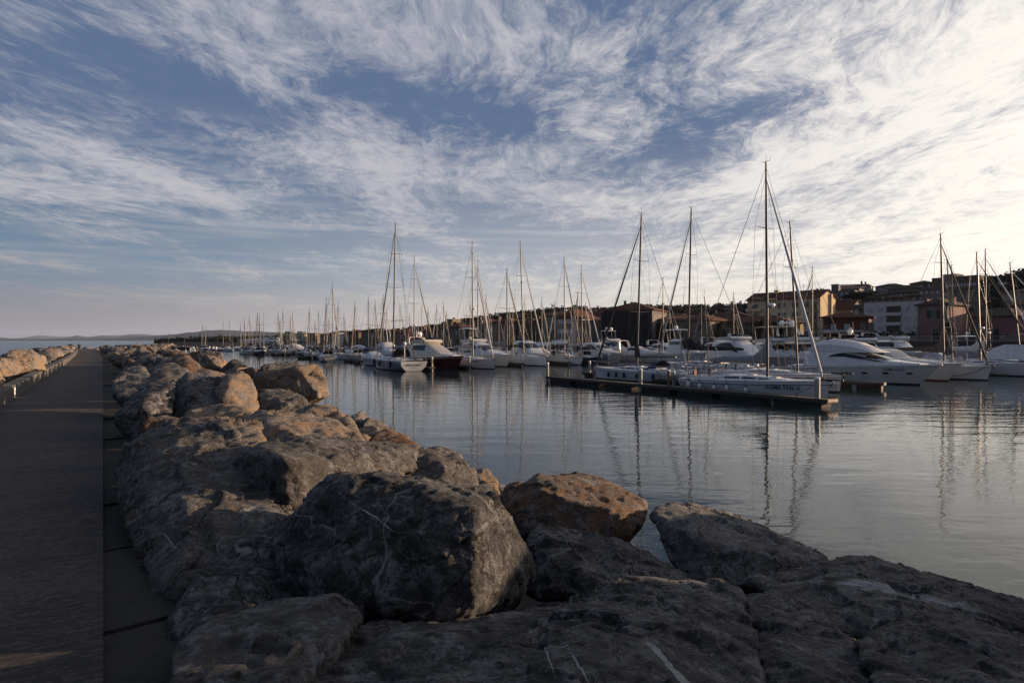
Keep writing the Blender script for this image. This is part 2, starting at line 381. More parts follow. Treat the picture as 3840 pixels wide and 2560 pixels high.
# ------------------------------------------------------------------ boulders
def rock_mat(name, ochre, white, dark=(.0065, .007, .0085), mid=(.034, .0345, .038), ochc=(.13, .08, .048), veins=(), warm=.5):
    m, t, b = nt(name); g = NG(t)
    c = g.coord(); r = g.rnd()
    off = g.comb(g.math('MULTIPLY', r, 37.0), g.math('MULTIPLY', r, 91.0), g.math('MULTIPLY', r, 53.0))
    p = g.vmath('ADD', c, off)
    w = g.vmath('SUBTRACT', g.noise(p, 1.6, 4, .6, out='Color'), (.5, .5, .5))
    pw = g.vmath('ADD', p, g.vmath('MULTIPLY', w, (.24, .24, .24)))
    vr_ = t.nodes.new('ShaderNodeVectorRotate'); vr_.rotation_type = 'AXIS_ANGLE'; vr_.inputs['Axis'].default_value = (.6, .7, .35)
    t.links.new(pw, vr_.inputs['Vector']); t.links.new(g.math('MULTIPLY', r, 2.4), vr_.inputs['Angle'])
    lay = g.vmath('MULTIPLY', vr_.outputs[0], (1.6, 2.2, 12.0))
    strata = g.noise(lay, 1.3, 9, .72)
    blot = g.noise(pw, 1.7, 9, .72, .2)
    fine = g.noise(pw, 17.0, 8, .76)
    med = g.noise(pw, 5.2, 10, .78, .15)
    tone = g.math('ADD', g.math('MULTIPLY', strata, .30), g.math('ADD', g.math('MULTIPLY', med, .45), g.math('MULTIPLY', fine, .25)))
    light = tuple(min(.5, x*2.3) for x in mid)
    base = g.ramp(tone, [(.40, dark), (.485, mid), (.53, tuple(x*.7 for x in mid)), (.60, light)])
    base = g.mix(g.math('MULTIPLY', g.sstep(g.noise(pw, 3.2, 9, .74), .50, .62), .75), base, tuple(x*.6 for x in dark))
    oc = g.mix(g.noise(pw, 7.0, 8, .75), tuple(x*.35 for x in ochc), tuple(min(.6, x*1.25) for x in ochc))
    base = g.mix(g.math('MULTIPLY', g.sstep(blot, .66-.30*ochre, .76-.26*ochre), min(1, .25+ochre)), base, oc)
    # pale calcite bloom, smears and scattered lichen
    wh = g.noise(pw, 3.8, 12, .82, .25)
    base = g.mix(g.math('MULTIPLY', g.sstep(wh, .532-.06*white, .585-.06*white), .85), base, g.mix(g.sstep(fine, .38, .62), (.045, .046, .052), (.24, .24, .25)))
    sm_ = g.noise(g.vmath('MULTIPLY', g.vmath('ADD', pw, g.vmath('MULTIPLY', w, (1, 1, 1))), (2.5, 9.0, 4.0)), 1.5, 9, .78, .2)
    base = g.mix(g.math('MULTIPLY', g.sstep(sm_, .525-.03*white, .58), .6), base, (.14, .14, .15))
    lich = g.math('MULTIPLY', g.sstep(g.noise(pw, 24, 6, .7), .55, .60), g.sstep(g.noise(p, 1.9, 3, .5), .46, .58))
    base = g.mix(g.math('MULTIPLY', lich, .5), base, (.15, .145, .145))
    # thin wandering veins
    for sc, wd_, k in ((.8, .0045, 3.0),):
        q = g.noise(g.vmath('ADD', p, (k, k*2, -k)), sc, 3, .55, 0)
        ln = g.sstep(g.math('ABSOLUTE', g.math('SUBTRACT', q, .5)), wd_*1.3, wd_*.2)
        gate = g.sstep(g.noise(g.vmath('ADD', p, (k*3, 1, 2)), 1.1, 2, .5), .50, .60)
        base = g.mix(g.math('MULTIPLY', g.math('MULTIPLY', ln, gate), .65), base, (.30, .30, .31))
    for (vn, vd, vw, vc, vr) in veins:          # broad quartz veins: warped sheets through the stone
        dp = g.vmath('DOT_PRODUCT', g.vmath('ADD', c, g.vmath('MULTIPLY', w, (.12, .12, .12))), tuple(vn))
        wob = g.math('MULTIPLY', g.math('SUBTRACT', g.noise(c, 6, 4, .6), .5), vw*1.6)
        ln = g.sstep(g.math('ABSOLUTE', g.math('ADD', g.math('SUBTRACT', dp, vd), wob)), vw*1.25, vw*.85)
        gate = g.math('MULTIPLY', g.sstep(g.noise(c, 5.0, 4, .6), *((.36, .46) if vw < .009 else (.1, .2))), g.sstep(g.vmath('LENGTH', g.vmath('SUBTRACT', c, tuple(vc))), vr*1.15, vr*.85))
        base = g.mix(g.math('MULTIPLY', g.math('MULTIPLY', ln, gate), .9), base, g.mix(fine, (.20, .20, .215), (.50, .50, .52)))
    crack = g.voro(g.vmath('ADD', pw, g.vmath('MULTIPLY', w, (.5, .5, .5))), 1.35, 'DISTANCE_TO_EDGE')
    ck = g.sstep(crack, .022, .004)
    ckg = g.math('MULTIPLY', ck, g.sstep(g.noise(p, 1.4, 2, .5), .48, .56))
    base = g.mix(g.math('MULTIPLY', ckg, .8), base, (.014, .013, .013))
    gz = g.sep(t.nodes.new('ShaderNodeNewGeometry').outputs['Position'])[2]      # wet weedy band at the waterline
    wet = g.sstep(g.math('ADD', gz, g.math('MULTIPLY', g.noise(p, 2.2, 4, .6), .7)), .95, .55)
    base = g.mix(g.math('MULTIPLY', wet, .85), base, g.mix(fine, (.006, .008, .005), (.022, .024, .012)))
    g.put(b.inputs['Base Color'], base)
    g.put(b.inputs['Roughness'], g.math('ADD', .56, g.math('MULTIPLY', fine, .3)))
    b.inputs['Specular IOR Level'].default_value = .22
    def chips(vec, sc):                 # broken facets: every cell a plane tilted its own way
        n = t.nodes.new('ShaderNodeTexVoronoi'); n.inputs['Scale'].default_value = sc; g.put(n.inputs['Vector'], vec)
        rel = g.vmath('SUBTRACT', vec, n.outputs['Position'])
        return g.math('MULTIPLY', g.vmath('DOT_PRODUCT', rel, g.vmath('SUBTRACT', n.outputs['Color'], (.5, .5, .5))), sc)
    pf = g.vmath('ADD', p, g.vmath('MULTIPLY', w, (.22, .22, .22)))
    pf = g.vmath('MULTIPLY', pf, (1, 1, 1.5))
    chip = chips(pf, 2.6); chip2 = chips(pf, 7.5)
    h = g.math('ADD', g.math('MULTIPLY', strata, 1.0), g.math('ADD', g.math('MULTIPLY', g.math('ADD', fine, g.math('MULTIPLY', med, .9)), .55), g.math('ADD', g.math('MULTIPLY', chip, .42), g.math('MULTIPLY', chip2, .26))))
    h = g.math('SUBTRACT', h, g.math('MULTIPLY', ckg, .5))
    g.put(b.inputs['Normal'], g.bump(h, 1.0, .085))
    return m
RM = dict(dark=rock_mat('dark_limestone', .12, .50), grey=rock_mat('grey_limestone', .35, .45, dark=(.017, .0163, .016), mid=(.078, .072, .067)),
          tan=rock_mat('tan_limestone', .85, .5, dark=(.034, .028, .024), mid=(.21, .172, .140), ochc=(.31, .21, .13)),
          rust=rock_mat('rusty_limestone', .95, .2, dark=(.015, .012, .010), mid=(.055, .040, .030), ochc=(.15, .075, .036)),
          pale=rock_mat('pale_limestone', .35, .95, dark=(.022, .022, .024), mid=(.085, .080, .080)))

def dtex(name, kind, size, **kw):
    tx = bpy.data.textures.new(name, kind)
    for k, v in dict(noise_scale=size, **kw).items():
        if hasattr(tx, k): setattr(tx, k, v)
    return tx
TX1 = dtex('rock_large', 'CLOUDS', .75, noise_depth=3)
TX2 = dtex('rock_chip', 'VORONOI', .40, color_mode='POSITION')
TX3 = dtex('rock_fine', 'CLOUDS', .13, noise_depth=5)
TX5 = dtex('rock_flake', 'VORONOI', .15, color_mode='POSITION')
TX6 = dtex('rock_grit', 'CLOUDS', .045, noise_depth=3)
TX4 = dtex('rock_ledge', 'MUSGRAVE', .30)

def hull_mesh(name, pts, voxel, amp=1.0, smooth=1, cuts=11, keep=(.80, .93)):
    """convex body of the points, weathered: voxel skin, softened arrises, chipped and pitted faces"""
    c = sum((Vector(p) for p in pts), Vector())/len(pts)
    bm = bmesh.new()
    for p in pts: bm.verts.new(Vector(p)-c)
    res = bmesh.ops.convex_hull(bm, input=bm.verts)
    junk = [e for e in res['geom_interior']+res['geom_unused'] if isinstance(e, bmesh.types.BMVert)]
    bmesh.ops.delete(bm, geom=list(set(junk)), context='VERTS')
    rs = random.Random(int(abs(c.x*71+c.y*131+len(pts)*17)*10))
    ext = max((v.co.length for v in bm.verts))
    for k in range(cuts):                       # spalled corners: flat breaks across the convex body
        n = Vector((rs.gauss(0, 1), rs.gauss(0, 1), rs.gauss(0, .8))).normalized()
        sup = max(v.co.dot(n) for v in bm.verts)
        h = sup*rs.uniform(*keep)
        r_ = bmesh.ops.bisect_plane(bm, geom=bm.verts[:]+bm.edges[:]+bm.faces[:], plane_co=n*h, plane_no=n, clear_outer=True)
        ed = [e_ for e_ in r_['geom_cut'] if isinstance(e_, bmesh.types.BMEdge)]
        if ed:
            try: bmesh.ops.contextual_create(bm, geom=ed)
            except Exception: pass
    bmesh.ops.triangulate(bm, faces=bm.faces)
    bmesh.ops.recalc_face_normals(bm, faces=bm.faces)
    me = bpy.data.meshes.new(name); bm.to_mesh(me); bm.free()
    o = bpy.data.objects.new(name, me); COL.objects.link(o); o.location = c
    md = o.modifiers.new('skin', 'REMESH'); md.mode = 'VOXEL'; md.voxel_size = voxel
    md = o.modifiers.new('soft', 'SMOOTH'); md.factor = .3; md.iterations = smooth
    dg = bpy.context.evaluated_depsgraph_get(); dg.update()
    m1 = bpy.data.meshes.new_from_object(o.evaluated_get(dg))
    o.modifiers.clear(); o.data = m1; bpy.data.meshes.remove(me)
    # fracture: every cell of the stone breaks along its own plane, coarse blocks then flakes
    nz = mnoise
    co = [v.co.copy() for v in m1.vertices]; no = [v.normal.copy() for v in m1.vertices]
    for v, q, n in zip(m1.vertices, co, no):
        g_ = q+c
        w = nz.noise_vector(g_*1.9)*.16
        h = 0.0
        for sc, am, zs in ((1.6, .052, 1.25), (4.6, .030, 1.5), (12.0, .012, 1.3)):
            x = Vector(((g_.x+w.x)*sc, (g_.y+w.y)*sc, (g_.z+w.z)*sc*zs))
            f = nz.voronoi(x)[1][0]
            rv = nz.cell_vector(f*11.7)-Vector((.5, .5, .5))
            h += am*2.0*max(-.55, min(.55, (x-f).dot(rv)))+am*.55*rv.z
        v.co = q+n*(h*amp+.035*amp*nz.noise(g_*1.3))
    m1.update()
    for tx, st, mid in ((TX3, .030, .5), (TX6, .014, .5)):
        md = o.modifiers.new('d', 'DISPLACE'); md.texture = tx; md.strength = st*amp; md.mid_level = mid; md.texture_coords = 'GLOBAL'
    dg = bpy.context.evaluated_depsgraph_get(); dg.update()
    m2 = bpy.data.meshes.new_from_object(o.evaluated_get(dg))
    o.modifiers.clear(); o.data = m2; m2.name = name; bpy.data.meshes.remove(m1)
    m2.polygons.foreach_set('use_smooth', [True]*len(m2.polygons)); m2.update()
    return o

def hero(label, m, outline, inner=(), thick=1.0, voxel=.045, amp=1.0, shrink=.86, veins=None, smooth=1, group=None, low=.25, cuts=7, keep=(.87, .96), near=1.0):
    cx = sum(q[0] for q in outline)/len(outline); cy = sum(q[1] for q in outline)/len(outline)
    outline = [(cx+(q[0]-cx)*1.05, cy+(q[1]-cy)*1.04, q[2]*near) for q in outline]; inner = [(q[0], q[1], q[2]*near) for q in inner]
    pts = [D(*q) for q in outline]+[D(*q) for q in inner]
    for (px, py, d) in outline:                       # the far side of the stone
        pts.append(D(cx+(px-cx)*shrink, cy+(py-cy)*shrink-6, d+thick))
    zlo = min(p.z for p in pts); c = sum(pts, Vector())/len(pts)
    for p in list(pts[:len(outline)]):
        if p.z < c.z: pts.append(Vector((c.x+(p.x-c.x)*.8, c.y+(p.y-c.y)*.8, p.z-low)))
    o = hull_mesh('boulder', pts, voxel, amp, smooth, cuts, keep)
    mm = RM[m]
    if veins:
        vs = []
        for (x0, y0, x1, y1, w) in veins:
            a = D(x0, y0, 5); b = D(x1, y1, 5); e = Vector((0, 0, EYE))
            n = (a-e).cross(b-e).normalized()
            dd = min(q[2] for q in outline)*.5+sum(q[2] for q in outline)/len(outline)*.5
            m0 = D((x0+x1)/2, (y0+y1)/2, dd)-o.location; vs.append((n, n.dot(e-o.location), w, m0, (D(x0, y0, dd)-D(x1, y1, dd)).length*.5+.12))
        kw = dict(dark=dict(ochre=.12, white=.52), grey=dict(ochre=.35, white=.45, dark=(.017, .0163, .016), mid=(.078, .072, .067)))[m]
        mm = rock_mat('veined_'+m+'_limestone', veins=vs, **kw)
    o.data.materials.clear(); o.data.materials.append(mm)
    return tag(o, label, 'boulder', group or 'armour boulders of the breakwater')

hero('largest dark boulder in the foreground, its right end broken and orange brown', 'dark',
     [(760,1105,5.15),(870,1088,5.3),(930,1110,5.25),(1085,1130,5.2),(1120,1142,5.4),(1165,1195,5.55),(1218,1318,5.25),(1200,1352,5.05),(1085,1400,4.45),(1015,1432,4.4),(900,1405,4.35),(760,1390,4.5),(652,1352,4.75),(633,1285,4.85),(690,1170,5.1)],
     [(1098,1165,4.75),(1090,1330,4.40),(880,1200,4.62),(760,1300,4.48)], thick=1.0, voxel=.024, veins=[(750,1112,870,1192,.004)], amp=.75, cuts=3, keep=(.93, .98))
hero('square edged block with a flat sunlit brown face behind the largest dark boulder', 'grey',
     [(562,1040,7.25),(600,1020,7.5),(720,1003,8.1),(850,1018,8.6),(955,1024,8.9),(950,1065,8.4),(900,1110,7.8),(800,1165,7.2),(690,1178,6.85),(620,1152,6.8),(575,1108,7.0)],
     [(650,1058,6.62),(662,1160,6.55)], thick=1.0, voxel=.032, amp=.7, cuts=2, keep=(.94, .98), near=.96)
hero('broad rounded grey boulder beside the slab strip, white veined, with a bright top', 'grey',
     [(325,1000,8.0),(420,966,8.5),(520,985,8.2),(585,1040,7.4),(620,1160,6.3),(690,1185,6.2),(640,1250,5.5),(490,1325,4.85),(425,1392,4.5),(395,1398,4.5),(355,1352,4.85),(325,1265,5.7),(284,1170,7.0),(277,1090,7.6),(298,1030,8.0)],
     [(430,1180,5.7),(520,1130,6.2),(400,1060,6.9),(560,1080,6.8)], thick=.9, voxel=.028, veins=[(395,1245,450,1300,.004),(470,1080,640,1020,.004)])
hero('dark wedge of stone with a white streak, leaning against the largest boulder', 'dark',
     [(390,1425,4.2),(465,1330,4.65),(575,1255,5.2),(690,1180,5.7),(735,1300,5.1),(750,1398,4.65),(560,1445,4.15),(430,1515,3.85)],
     [(570,1345,4.55),(480,1400,4.25)], thick=.8, voxel=.026, veins=[(480,1322,600,1240,.018),(540,1338,690,1283,.006)], amp=.8)
hero('low brown grey boulder at the bottom edge next to the slab strip', 'grey',
     [(392,1500,3.4),(462,1440,3.65),(620,1396,3.98),(765,1384,4.08),(825,1420,3.9),(770,1484,3.5),(640,1566,3.05),(600,1680,2.65),(395,1680,2.7)],
     [(560,1500,3.4)], thick=.7, voxel=.024, amp=.8, near=.94)
hero('long dark slab along the bottom edge under the largest boulder, thinly white veined', 'dark',
     [(612,1600,2.95),(625,1520,3.35),(700,1482,3.6),(860,1442,3.95),(1000,1432,4.1),(1260,1405,4.75),(1340,1390,5.0),(1300,1500,4.1),(1200,1700,2.75),(650,1700,2.6)],
     [(900,1520,3.30),(1150,1480,3.5)], thick=.8, voxel=.024, veins=[(745,1440,690,1568,.005),(1185,1400,1270,1568,.0035),(1095,1480,1120,1568,.003)], amp=.75)
hero('huge dark slab along the bottom with one bold white quartz vein', 'dark',
     [(1330,1402,4.6),(1440,1332,5.2),(1600,1342,5.25),(1690,1362,5.2),(1725,1450,4.35),(1745,1560,3.5),(1760,1720,2.8),(1010,1720,2.5),(1000,1560,3.15),(1190,1476,3.7)],
     [(1560,1395,4.45),(1480,1470,3.68),(1400,1560,3.05),(1640,1470,3.95)], thick=.9, voxel=.024, veins=[(1365,1360,1590,1575,.011),(1294,1470,1345,1568,.004),(1235,1430,1270,1568,.003)], amp=.8, cuts=4, near=.92)
hero('dark sloping boulder at the bottom right, split off the veined slab by a groove', 'dark',
     [(1700,1376,5.35),(1770,1362,5.45),(1848,1378,5.3),(1908,1432,4.75),(1995,1500,4.15),(2135,1600,3.45),(2070,1720,2.8),(1790,1720,2.8),(1765,1560,3.5),(1735,1455,4.4)],
     [(1800,1430,4.35),(1850,1520,3.62)], thick=.9, voxel=.024, amp=.8)
hero('dark boulder with a rust brown hollow, right of the largest boulder', 'dark',
     [(1198,1300,6.2),(1238,1216,6.6),(1285,1210,6.7),(1400,1240,6.7),(1480,1268,6.6),(1600,1335,6.2),(1560,1355,5.9),(1370,1378,5.6),(1240,1375,5.6),(1196,1345,5.9)],
     [(1300,1300,5.85),(1450,1330,5.8)], thick=1.0, voxel=.028)
hero('brown topped boulder standing alone at the water behind the dark ones', 'rust',
     [(1158,1175,8.6),(1196,1122,9.0),(1240,1092,9.3),(1370,1098,9.7),(1425,1124,9.5),(1482,1156,9.1),(1478,1192,8.8),(1440,1232,8.3),(1380,1236,8.1),(1240,1224,8.2),(1178,1226,8.4)],
     [(1250,1135,8.5),(1430,1180,8.3)], thick=1.2, voxel=.042, amp=.85)
hero('pointed grey boulder with pale patches on top, its tip towards the harbour water', 'pale',
     [(1500,1178,8.4),(1528,1160,8.7),(1585,1154,8.8),(1700,1186,8.7),(1800,1240,8.3),(1890,1276,8.0),(1900,1302,7.8),(1760,1340,7.4),(1600,1345,7.2),(1545,1290,7.6)],
     [(1600,1240,7.6),(1740,1270,7.6)], thick=1.1, voxel=.042, amp=.85)
hero('long boulder with a band of white crust at the right edge by the water', 'grey',
     [(1735,1335,6.6),(1900,1304,6.9),(1950,1284,7.0),(2050,1296,7.0),(2180,1335,6.8),(2360,1392,6.5),(2480,1440,6.0),(2440,1540,5.2),(2250,1500,5.1),(2000,1470,5.2),(1880,1440,5.3),(1820,1385,6.0)],
     [(2020,1380,5.65),(2240,1430,5.4)], thick=1.0, voxel=.028, veins=[(1940,1330,2240,1390,.035)], amp=.85)
hero('smooth dark hump at the bottom right corner', 'dark',
     [(1960,1472,4.4),(2020,1440,4.6),(2150,1418,4.7),(2235,1414,4.7),(2360,1472,4.5),(2500,1550,4.1),(2520,1720,3.0),(2100,1720,3.0),(2050,1560,3.7)],
     [(2150,1500,4.0)], thick=.8, voxel=.024, amp=.8, near=.92)
hero('white splinter of stone wedged behind the broken end of the largest boulder', 'pale',
     [(1082,1125,5.95),(1110,1106,6.1),(1132,1113,6.1),(1172,1200,5.9),(1202,1262,5.75),(1192,1305,5.65),(1125,1190,5.7)], thick=.35, voxel=.024, amp=.5)
hero('small reddish boulder at the water just behind the square block', 'grey',
     [(930,1060,8.7),(950,1038,9.0),(1003,1030,9.3),(1052,1046,9.2),(1082,1082,8.9),(1098,1122,8.5),(1060,1145,8.2),(940,1130,8.2),(905,1098,8.4)], [(1010,1080,8.45)], thick=.9, voxel=.04)
hero('small brown stone between the white splinter and the lone boulder', 'rust',
     [(1148,1145,10.2),(1165,1118,10.5),(1195,1105,10.7),(1205,1122,10.5),(1180,1165,9.9),(1155,1170,10)], thick=.7, voxel=.05)
hero('dark triangular stone at the water beyond the square block', 'rust',
     [(846,1020,12.2),(860,998,12.6),(888,989,12.8),(925,1000,12.7),(966,1030,12.3),(940,1050,11.9),(860,1045,11.9)], thick=1.0, voxel=.055)
hero('wide tan boulder with a sunlit pitted top behind the square block', 'tan',
     [(535,970,10.0),(600,945,10.5),(700,954,10.6),(770,968,10.5),(832,1012,9.9),(815,1040,9.4),(700,1040,9.1),(560,1015,9.4)], [(660,985,9.55)], thick=1.2, voxel=.045)
hero('orange tan boulder lying over the bright top of the broad grey one', 'tan',
     [(408,992,9.2),(440,966,9.6),(520,960,9.7),(592,974,9.5),(606,1012,9.0),(565,1040,8.6),(430,1035,8.7)], [(500,1000,8.95)], thick=1.0, voxel=.042)
hero('rust brown stone in shade between the slab strip and the orange tan boulder', 'rust',
     [(325,1005,9.3),(340,965,9.7),(380,955,9.9),(420,968,9.7),(415,1020,9.0),(340,1030,9.0)], thick=.8, voxel=.045)
hero('tall rounded boulder, dark below and sunlit on its crown, in the middle of the row', 'grey',
     [(372,945,12.6),(382,902,13.0),(418,866,13.5),(470,858,13.9),(505,868,13.6),(520,930,12.5),(500,955,12.2),(440,972,12.0),(388,975,12.2)], [(440,905,12.4)], thick=1.4, voxel=.055)
hero('pale boulder with a large sunlit flat side next to the tall rounded one', 'tan',
     [(496,900,12.5),(518,866,13.2),(556,856,13.7),(580,880,13.4),(592,935,12.8),(560,955,12.3),(505,940,12.2)], [(515,885,12.45)], thick=1.2, voxel=.05, amp=.8)
hero('oval yellowish boulder in front of the pale flat sided one', 'tan',
     [(405,975,11.2),(440,943,11.6),(500,930,11.9),(562,936,11.7),(585,955,11.3),(545,985,10.8),(465,990,10.7)], thick=1.0, voxel=.05)
hero('dark shaded boulder at the water right of the pale flat sided one', 'grey',
     [(582,925,13.4),(600,897,13.9),(645,893,14.1),(692,914,13.8),(718,945,13.3),(640,965,12.8),(590,955,13.0)], [(650,925,13.2)], thick=1.2, voxel=.055)
hero('brown boulder at the water, next right of the dark shaded one', 'tan',
     [(690,955,12.9),(722,930,13.4),(762,934,13.4),(795,962,13.0),(785,990,12.5),(710,985,12.5)], thick=1.1, voxel=.055)
hero('orange ended stone at the water below the wide tan boulder', 'tan',
     [(760,990,11.6),(775,966,12.0),(800,960,12.0),(816,985,11.7),(838,1012,11.3),(800,1022,11.0),(770,1010,11.2)], thick=.8, voxel=.05)
hero('black shaded boulder overhanging the slab strip at its mid length', 'dark',
     [(270,968,11.5),(285,925,12.1),(345,880,12.8),(400,880,12.9),(395,945,12.0),(378,985,11.5),(330,995,11.2),(290,988,11.3)], [(330,930,11.6)], thick=1.2, voxel=.05)
hero('smooth blue grey boulder leaning over the slab strip beyond the black shaded one', 'pale',
     [(266,910,15.0),(262,875,15.8),(288,848,16.4),(332,844,16.6),(350,885,15.8),(322,925,15.0)], thick=1.3, voxel=.065)
hero('sharp ridged boulder topped with orange light behind the tall rounded one', 'grey',
     [(300,885,16.0),(335,850,17.0),(390,836,17.6),(430,848,17.3),(445,878,16.5),(380,900,15.6),(320,905,15.5)], [(380,862,16.2)], thick=1.4, voxel=.065)
hero('dark peaked boulder standing up against the harbour water', 'rust',
     [(388,846,19.0),(400,826,19.8),(425,818,20.2),(450,834,19.8),(475,858,19.0),(440,870,18.4),(400,868,18.4)], [(432,840,18.8)], thick=1.4, voxel=.075)
hero('long brown boulder falling to the water beyond the pale flat sided one', 'tan',
     [(440,862,17.0),(470,850,17.6),(520,862,17.4),(570,885,16.8),(560,905,16.0),(470,890,16.0)], thick=1.3, voxel=.07)

# ---- scattered armour stones: six bodies, turned and scaled
random.seed(11)
PROTO = []
for i in range(9):
    pts = []
    for k in range(13):
        v = Vector((random.gauss(0, 1), random.gauss(0, 1), random.gauss(0, 1))).normalized()
        v = v/max(abs(v.x), abs(v.y), abs(v.z))**.75
        pts.append(Vector((v.x*random.uniform(.75, 1.05), v.y*random.uniform(.6, .9), v.z*random.uniform(.55, .8))))
    o = hull_mesh('boulder', pts, .055, .9, 1, 9, (.68, .90)); COL.objects.unlink(o); PROTO.append(o.data); bpy.data.objects.remove(o)
MK = ['dark', 'grey', 'tan', 'rust', 'pale']
MESH = {}
def pmesh(i, m):
    if (i, m) not in MESH:
        me = PROTO[i].copy(); me.materials.clear(); me.materials.append(RM[m]); MESH[(i, m)] = me
    return MESH[(i, m)]
HB = []
for o in bpy.data.objects:
    if o.get('category') == 'boulder': HB.append((o.location.copy(), max(o.dimensions)*.5))
ROCKN = [0]
def stone(p, sc, m, label, group, flat=1.0):
    o = bpy.data.objects.new('boulder', pmesh(random.randrange(9), m)); COL.objects.link(o)
    o.location = p; o.rotation_euler = (random.uniform(-.5, .5), random.uniform(-.5, .5), random.uniform(0, 6.28))
    o.scale = (sc*random.uniform(.85, 1.2), sc*random.uniform(.85, 1.15), sc*random.uniform(.8, 1.05)*flat)
    ROCKN[0] += 1
    return tag(o, label, 'boulder', group)
far_spots = []
t_ = 12.5
while t_ < 172:
    step = 1.75 if t_ < 60 else 2.0
    for s0 in (1.75, 3.3, 5.0, 6.7, 8.4):
        s = s0+random.uniform(-.45, .45); q = t_+random.uniform(-.5, .5)
        crest = max(0, 1-abs(s-2.6)/2.6)
        z = mound_z(s)+.20+.62*crest+random.uniform(-.1, .22)
        p = ST(s, q, z); sc = random.uniform(1.0, 1.35) if s0 > 2 else random.uniform(.8, 1.05)
        if t_ < 22 and s0 > 4: sc *= .78; p.z -= .12
        if any((p-c).length < r*.9+sc*.55 for c, r in HB): continue
        m = random.choices(MK, (2, 4, 4.5, 1.5, 2))[0]
        if t_ < 46: stone(p, sc, m, 'weathered boulder in the sunlit rows stepping down to the harbour water', 'boulders on the harbour side of the breakwater')
        else: far_spots.append((p, sc, m))
    t_ += step
t_ = 14.0
while t_ < 54:
    p = ST((2.1, 3.5)[int(t_*10) % 2]+random.uniform(-.2, .3), t_, PATH_Z+.52+random.uniform(-.05, .22)); sc = random.uniform(.75, .95)
    if not any((p-c).length < r*.6+sc*.4 for c, r in HB): stone(p, sc, random.choices(MK, (2, 4, 4.5, 1.5, 2))[0], 'weathered boulder on the crest beside the walkway', 'boulders on the crest of the breakwater')
    t_ += 1.05
t_ = 15.0
while t_ < 172:
    for s0 in (-3.75, -5.3, -7.0):
        s = s0+random.uniform(-.4, .4)+left_s(t_)+2.32; q = t_+random.uniform(-.5, .5)
        z = mound_z(s)+.72+random.uniform(-.15, .38)+(.18 if s0 > -6 else .05)
        p = ST(s, q, z); sc = random.uniform(1.0, 1.5)
        if s0 > -4: sc *= .75
        m = random.choices(MK, (2.5, 4.5, 3, 1, 2.5))[0]
        if t_ < 52: stone(p, sc, m, 'sunlit boulder heaped behind the parapet on the sea side', 'boulders on the sea side of the breakwater')
        else: far_spots.append((p, sc, m))
    t_ += 1.8
# a few more under and right of the heroes, down the near slope to the water
for s0 in (4.8, 6.4, 8.0, 9.4):
    for q in [x*1.7-9 for x in range(14)]:
        s = s0+random.uniform(-.4, .4); qq = q+random.uniform(-.4, .4)
        p = ST(s, qq, mound_z(s)+random.uniform(-.12, .1)-.25)
        sc = random.uniform(.75, 1.0)
        if p.y < 2.2 or any((p-c).length < r*.75+sc*.35 for c, r in HB): continue
        stone(p, sc, random.choices(MK, (5, 3, 1, 1, 1))[0], 'half hidden stone in the gaps of the near slope', 'stones in the gaps of the near slope')
# unseen stones added right of the frame to keep sun off the near boulders
for y in (-2.4, -1, .6, 2.2, 3.8, 5.2, 8.4, 9.8):
    x0 = max(5.9, .77*y+1.6)
    for k, (dx, z, sc) in enumerate(((0, 2.5, 1.35), (2.0, 2.7, 1.4), (4.0, 2.5, 1.4), (1.1, 3.55, 1.15), (2.9, 3.6, 1.15))):
        if k > 2 and y > 9: continue
        stone(Vector((x0+dx, y+random.uniform(-.15, .15)+(.35 if k > 2 else 0), z)), sc, random.choice(('dark', 'grey', 'dark')), 'unseen dark boulder added to shade the foreground', 'unseen boulders added to shade the foreground')
for q in ((7.5, 6.2, 3.7),): stone(Vector(q), 1.1, 'dark', 'unseen dark boulder added to shade the foreground', 'unseen boulders added to shade the foreground')
t_ = 12.6
while t_ < 30:
    p = ST(random.uniform(1.5, 2.2), t_, PATH_Z+.50+random.uniform(-.05, .2))
    if not any((p-c).length < r*.5+.3 for c, r in HB): stone(p, random.uniform(.7, .85), random.choice(('grey', 'dark', 'tan')), 'weathered boulder on the crest beside the walkway', 'boulders on the crest of the breakwater')
    t_ += 1.15
# beyond: more stones than one can count, merged
def merged(name, spots):
    bv = []; bf = []; bi = []
    lo = []
    for i in range(9):
        bm = bmesh.new(); bm.from_mesh(PROTO[i])
        me = bpy.data.meshes.new('tmp'); 
        ob = bpy.data.objects.new('tmp', PROTO[i].copy()); COL.objects.link(ob)
        md = ob.modifiers.new('dec', 'DECIMATE'); md.ratio = .035
        dg = bpy.context.evaluated_depsgraph_get(); dg.update()
        m2 = bpy.data.meshes.new_from_object(ob.evaluated_get(dg))
        lo.append(([v.co.copy() for v in m2.vertices], [tuple(p.vertices) for p in m2.polygons]))
        bpy.data.objects.remove(ob); bm.free()
    for p, sc, m in spots:
        vs, fs = lo[random.randrange(9)]
        M = Matrix.Translation(p) @ Matrix.Rotation(random.uniform(0, 6.28), 4, 'Z') @ Matrix.Rotation(random.uniform(-.5, .5), 4, 'X') @ Matrix.Diagonal((sc*random.uniform(.85, 1.2), sc, sc*random.uniform(.75, 1), 1))
        b0 = len(bv); bv.extend([M @ v for v in vs]); bf.extend([tuple(b0+i for i in f) for f in fs]); bi.extend([MK.index(m)]*len(fs))
    me = bpy.data.meshes.new(name); me.from_pydata([tuple(v) for v in bv], [], bf)
    for k in MK: me.materials.append(RM[k])
    me.polygons.foreach_set('material_index', bi); me.polygons.foreach_set('use_smooth', [True]*len(bf)); me.update()
    o = bpy.data.objects.new(name, me); COL.objects.link(o)
    return o
print('BOULDERS', sum(1 for q in bpy.data.objects if q.get('category') == 'boulder'))
o = merged('boulder_mass', far_spots)
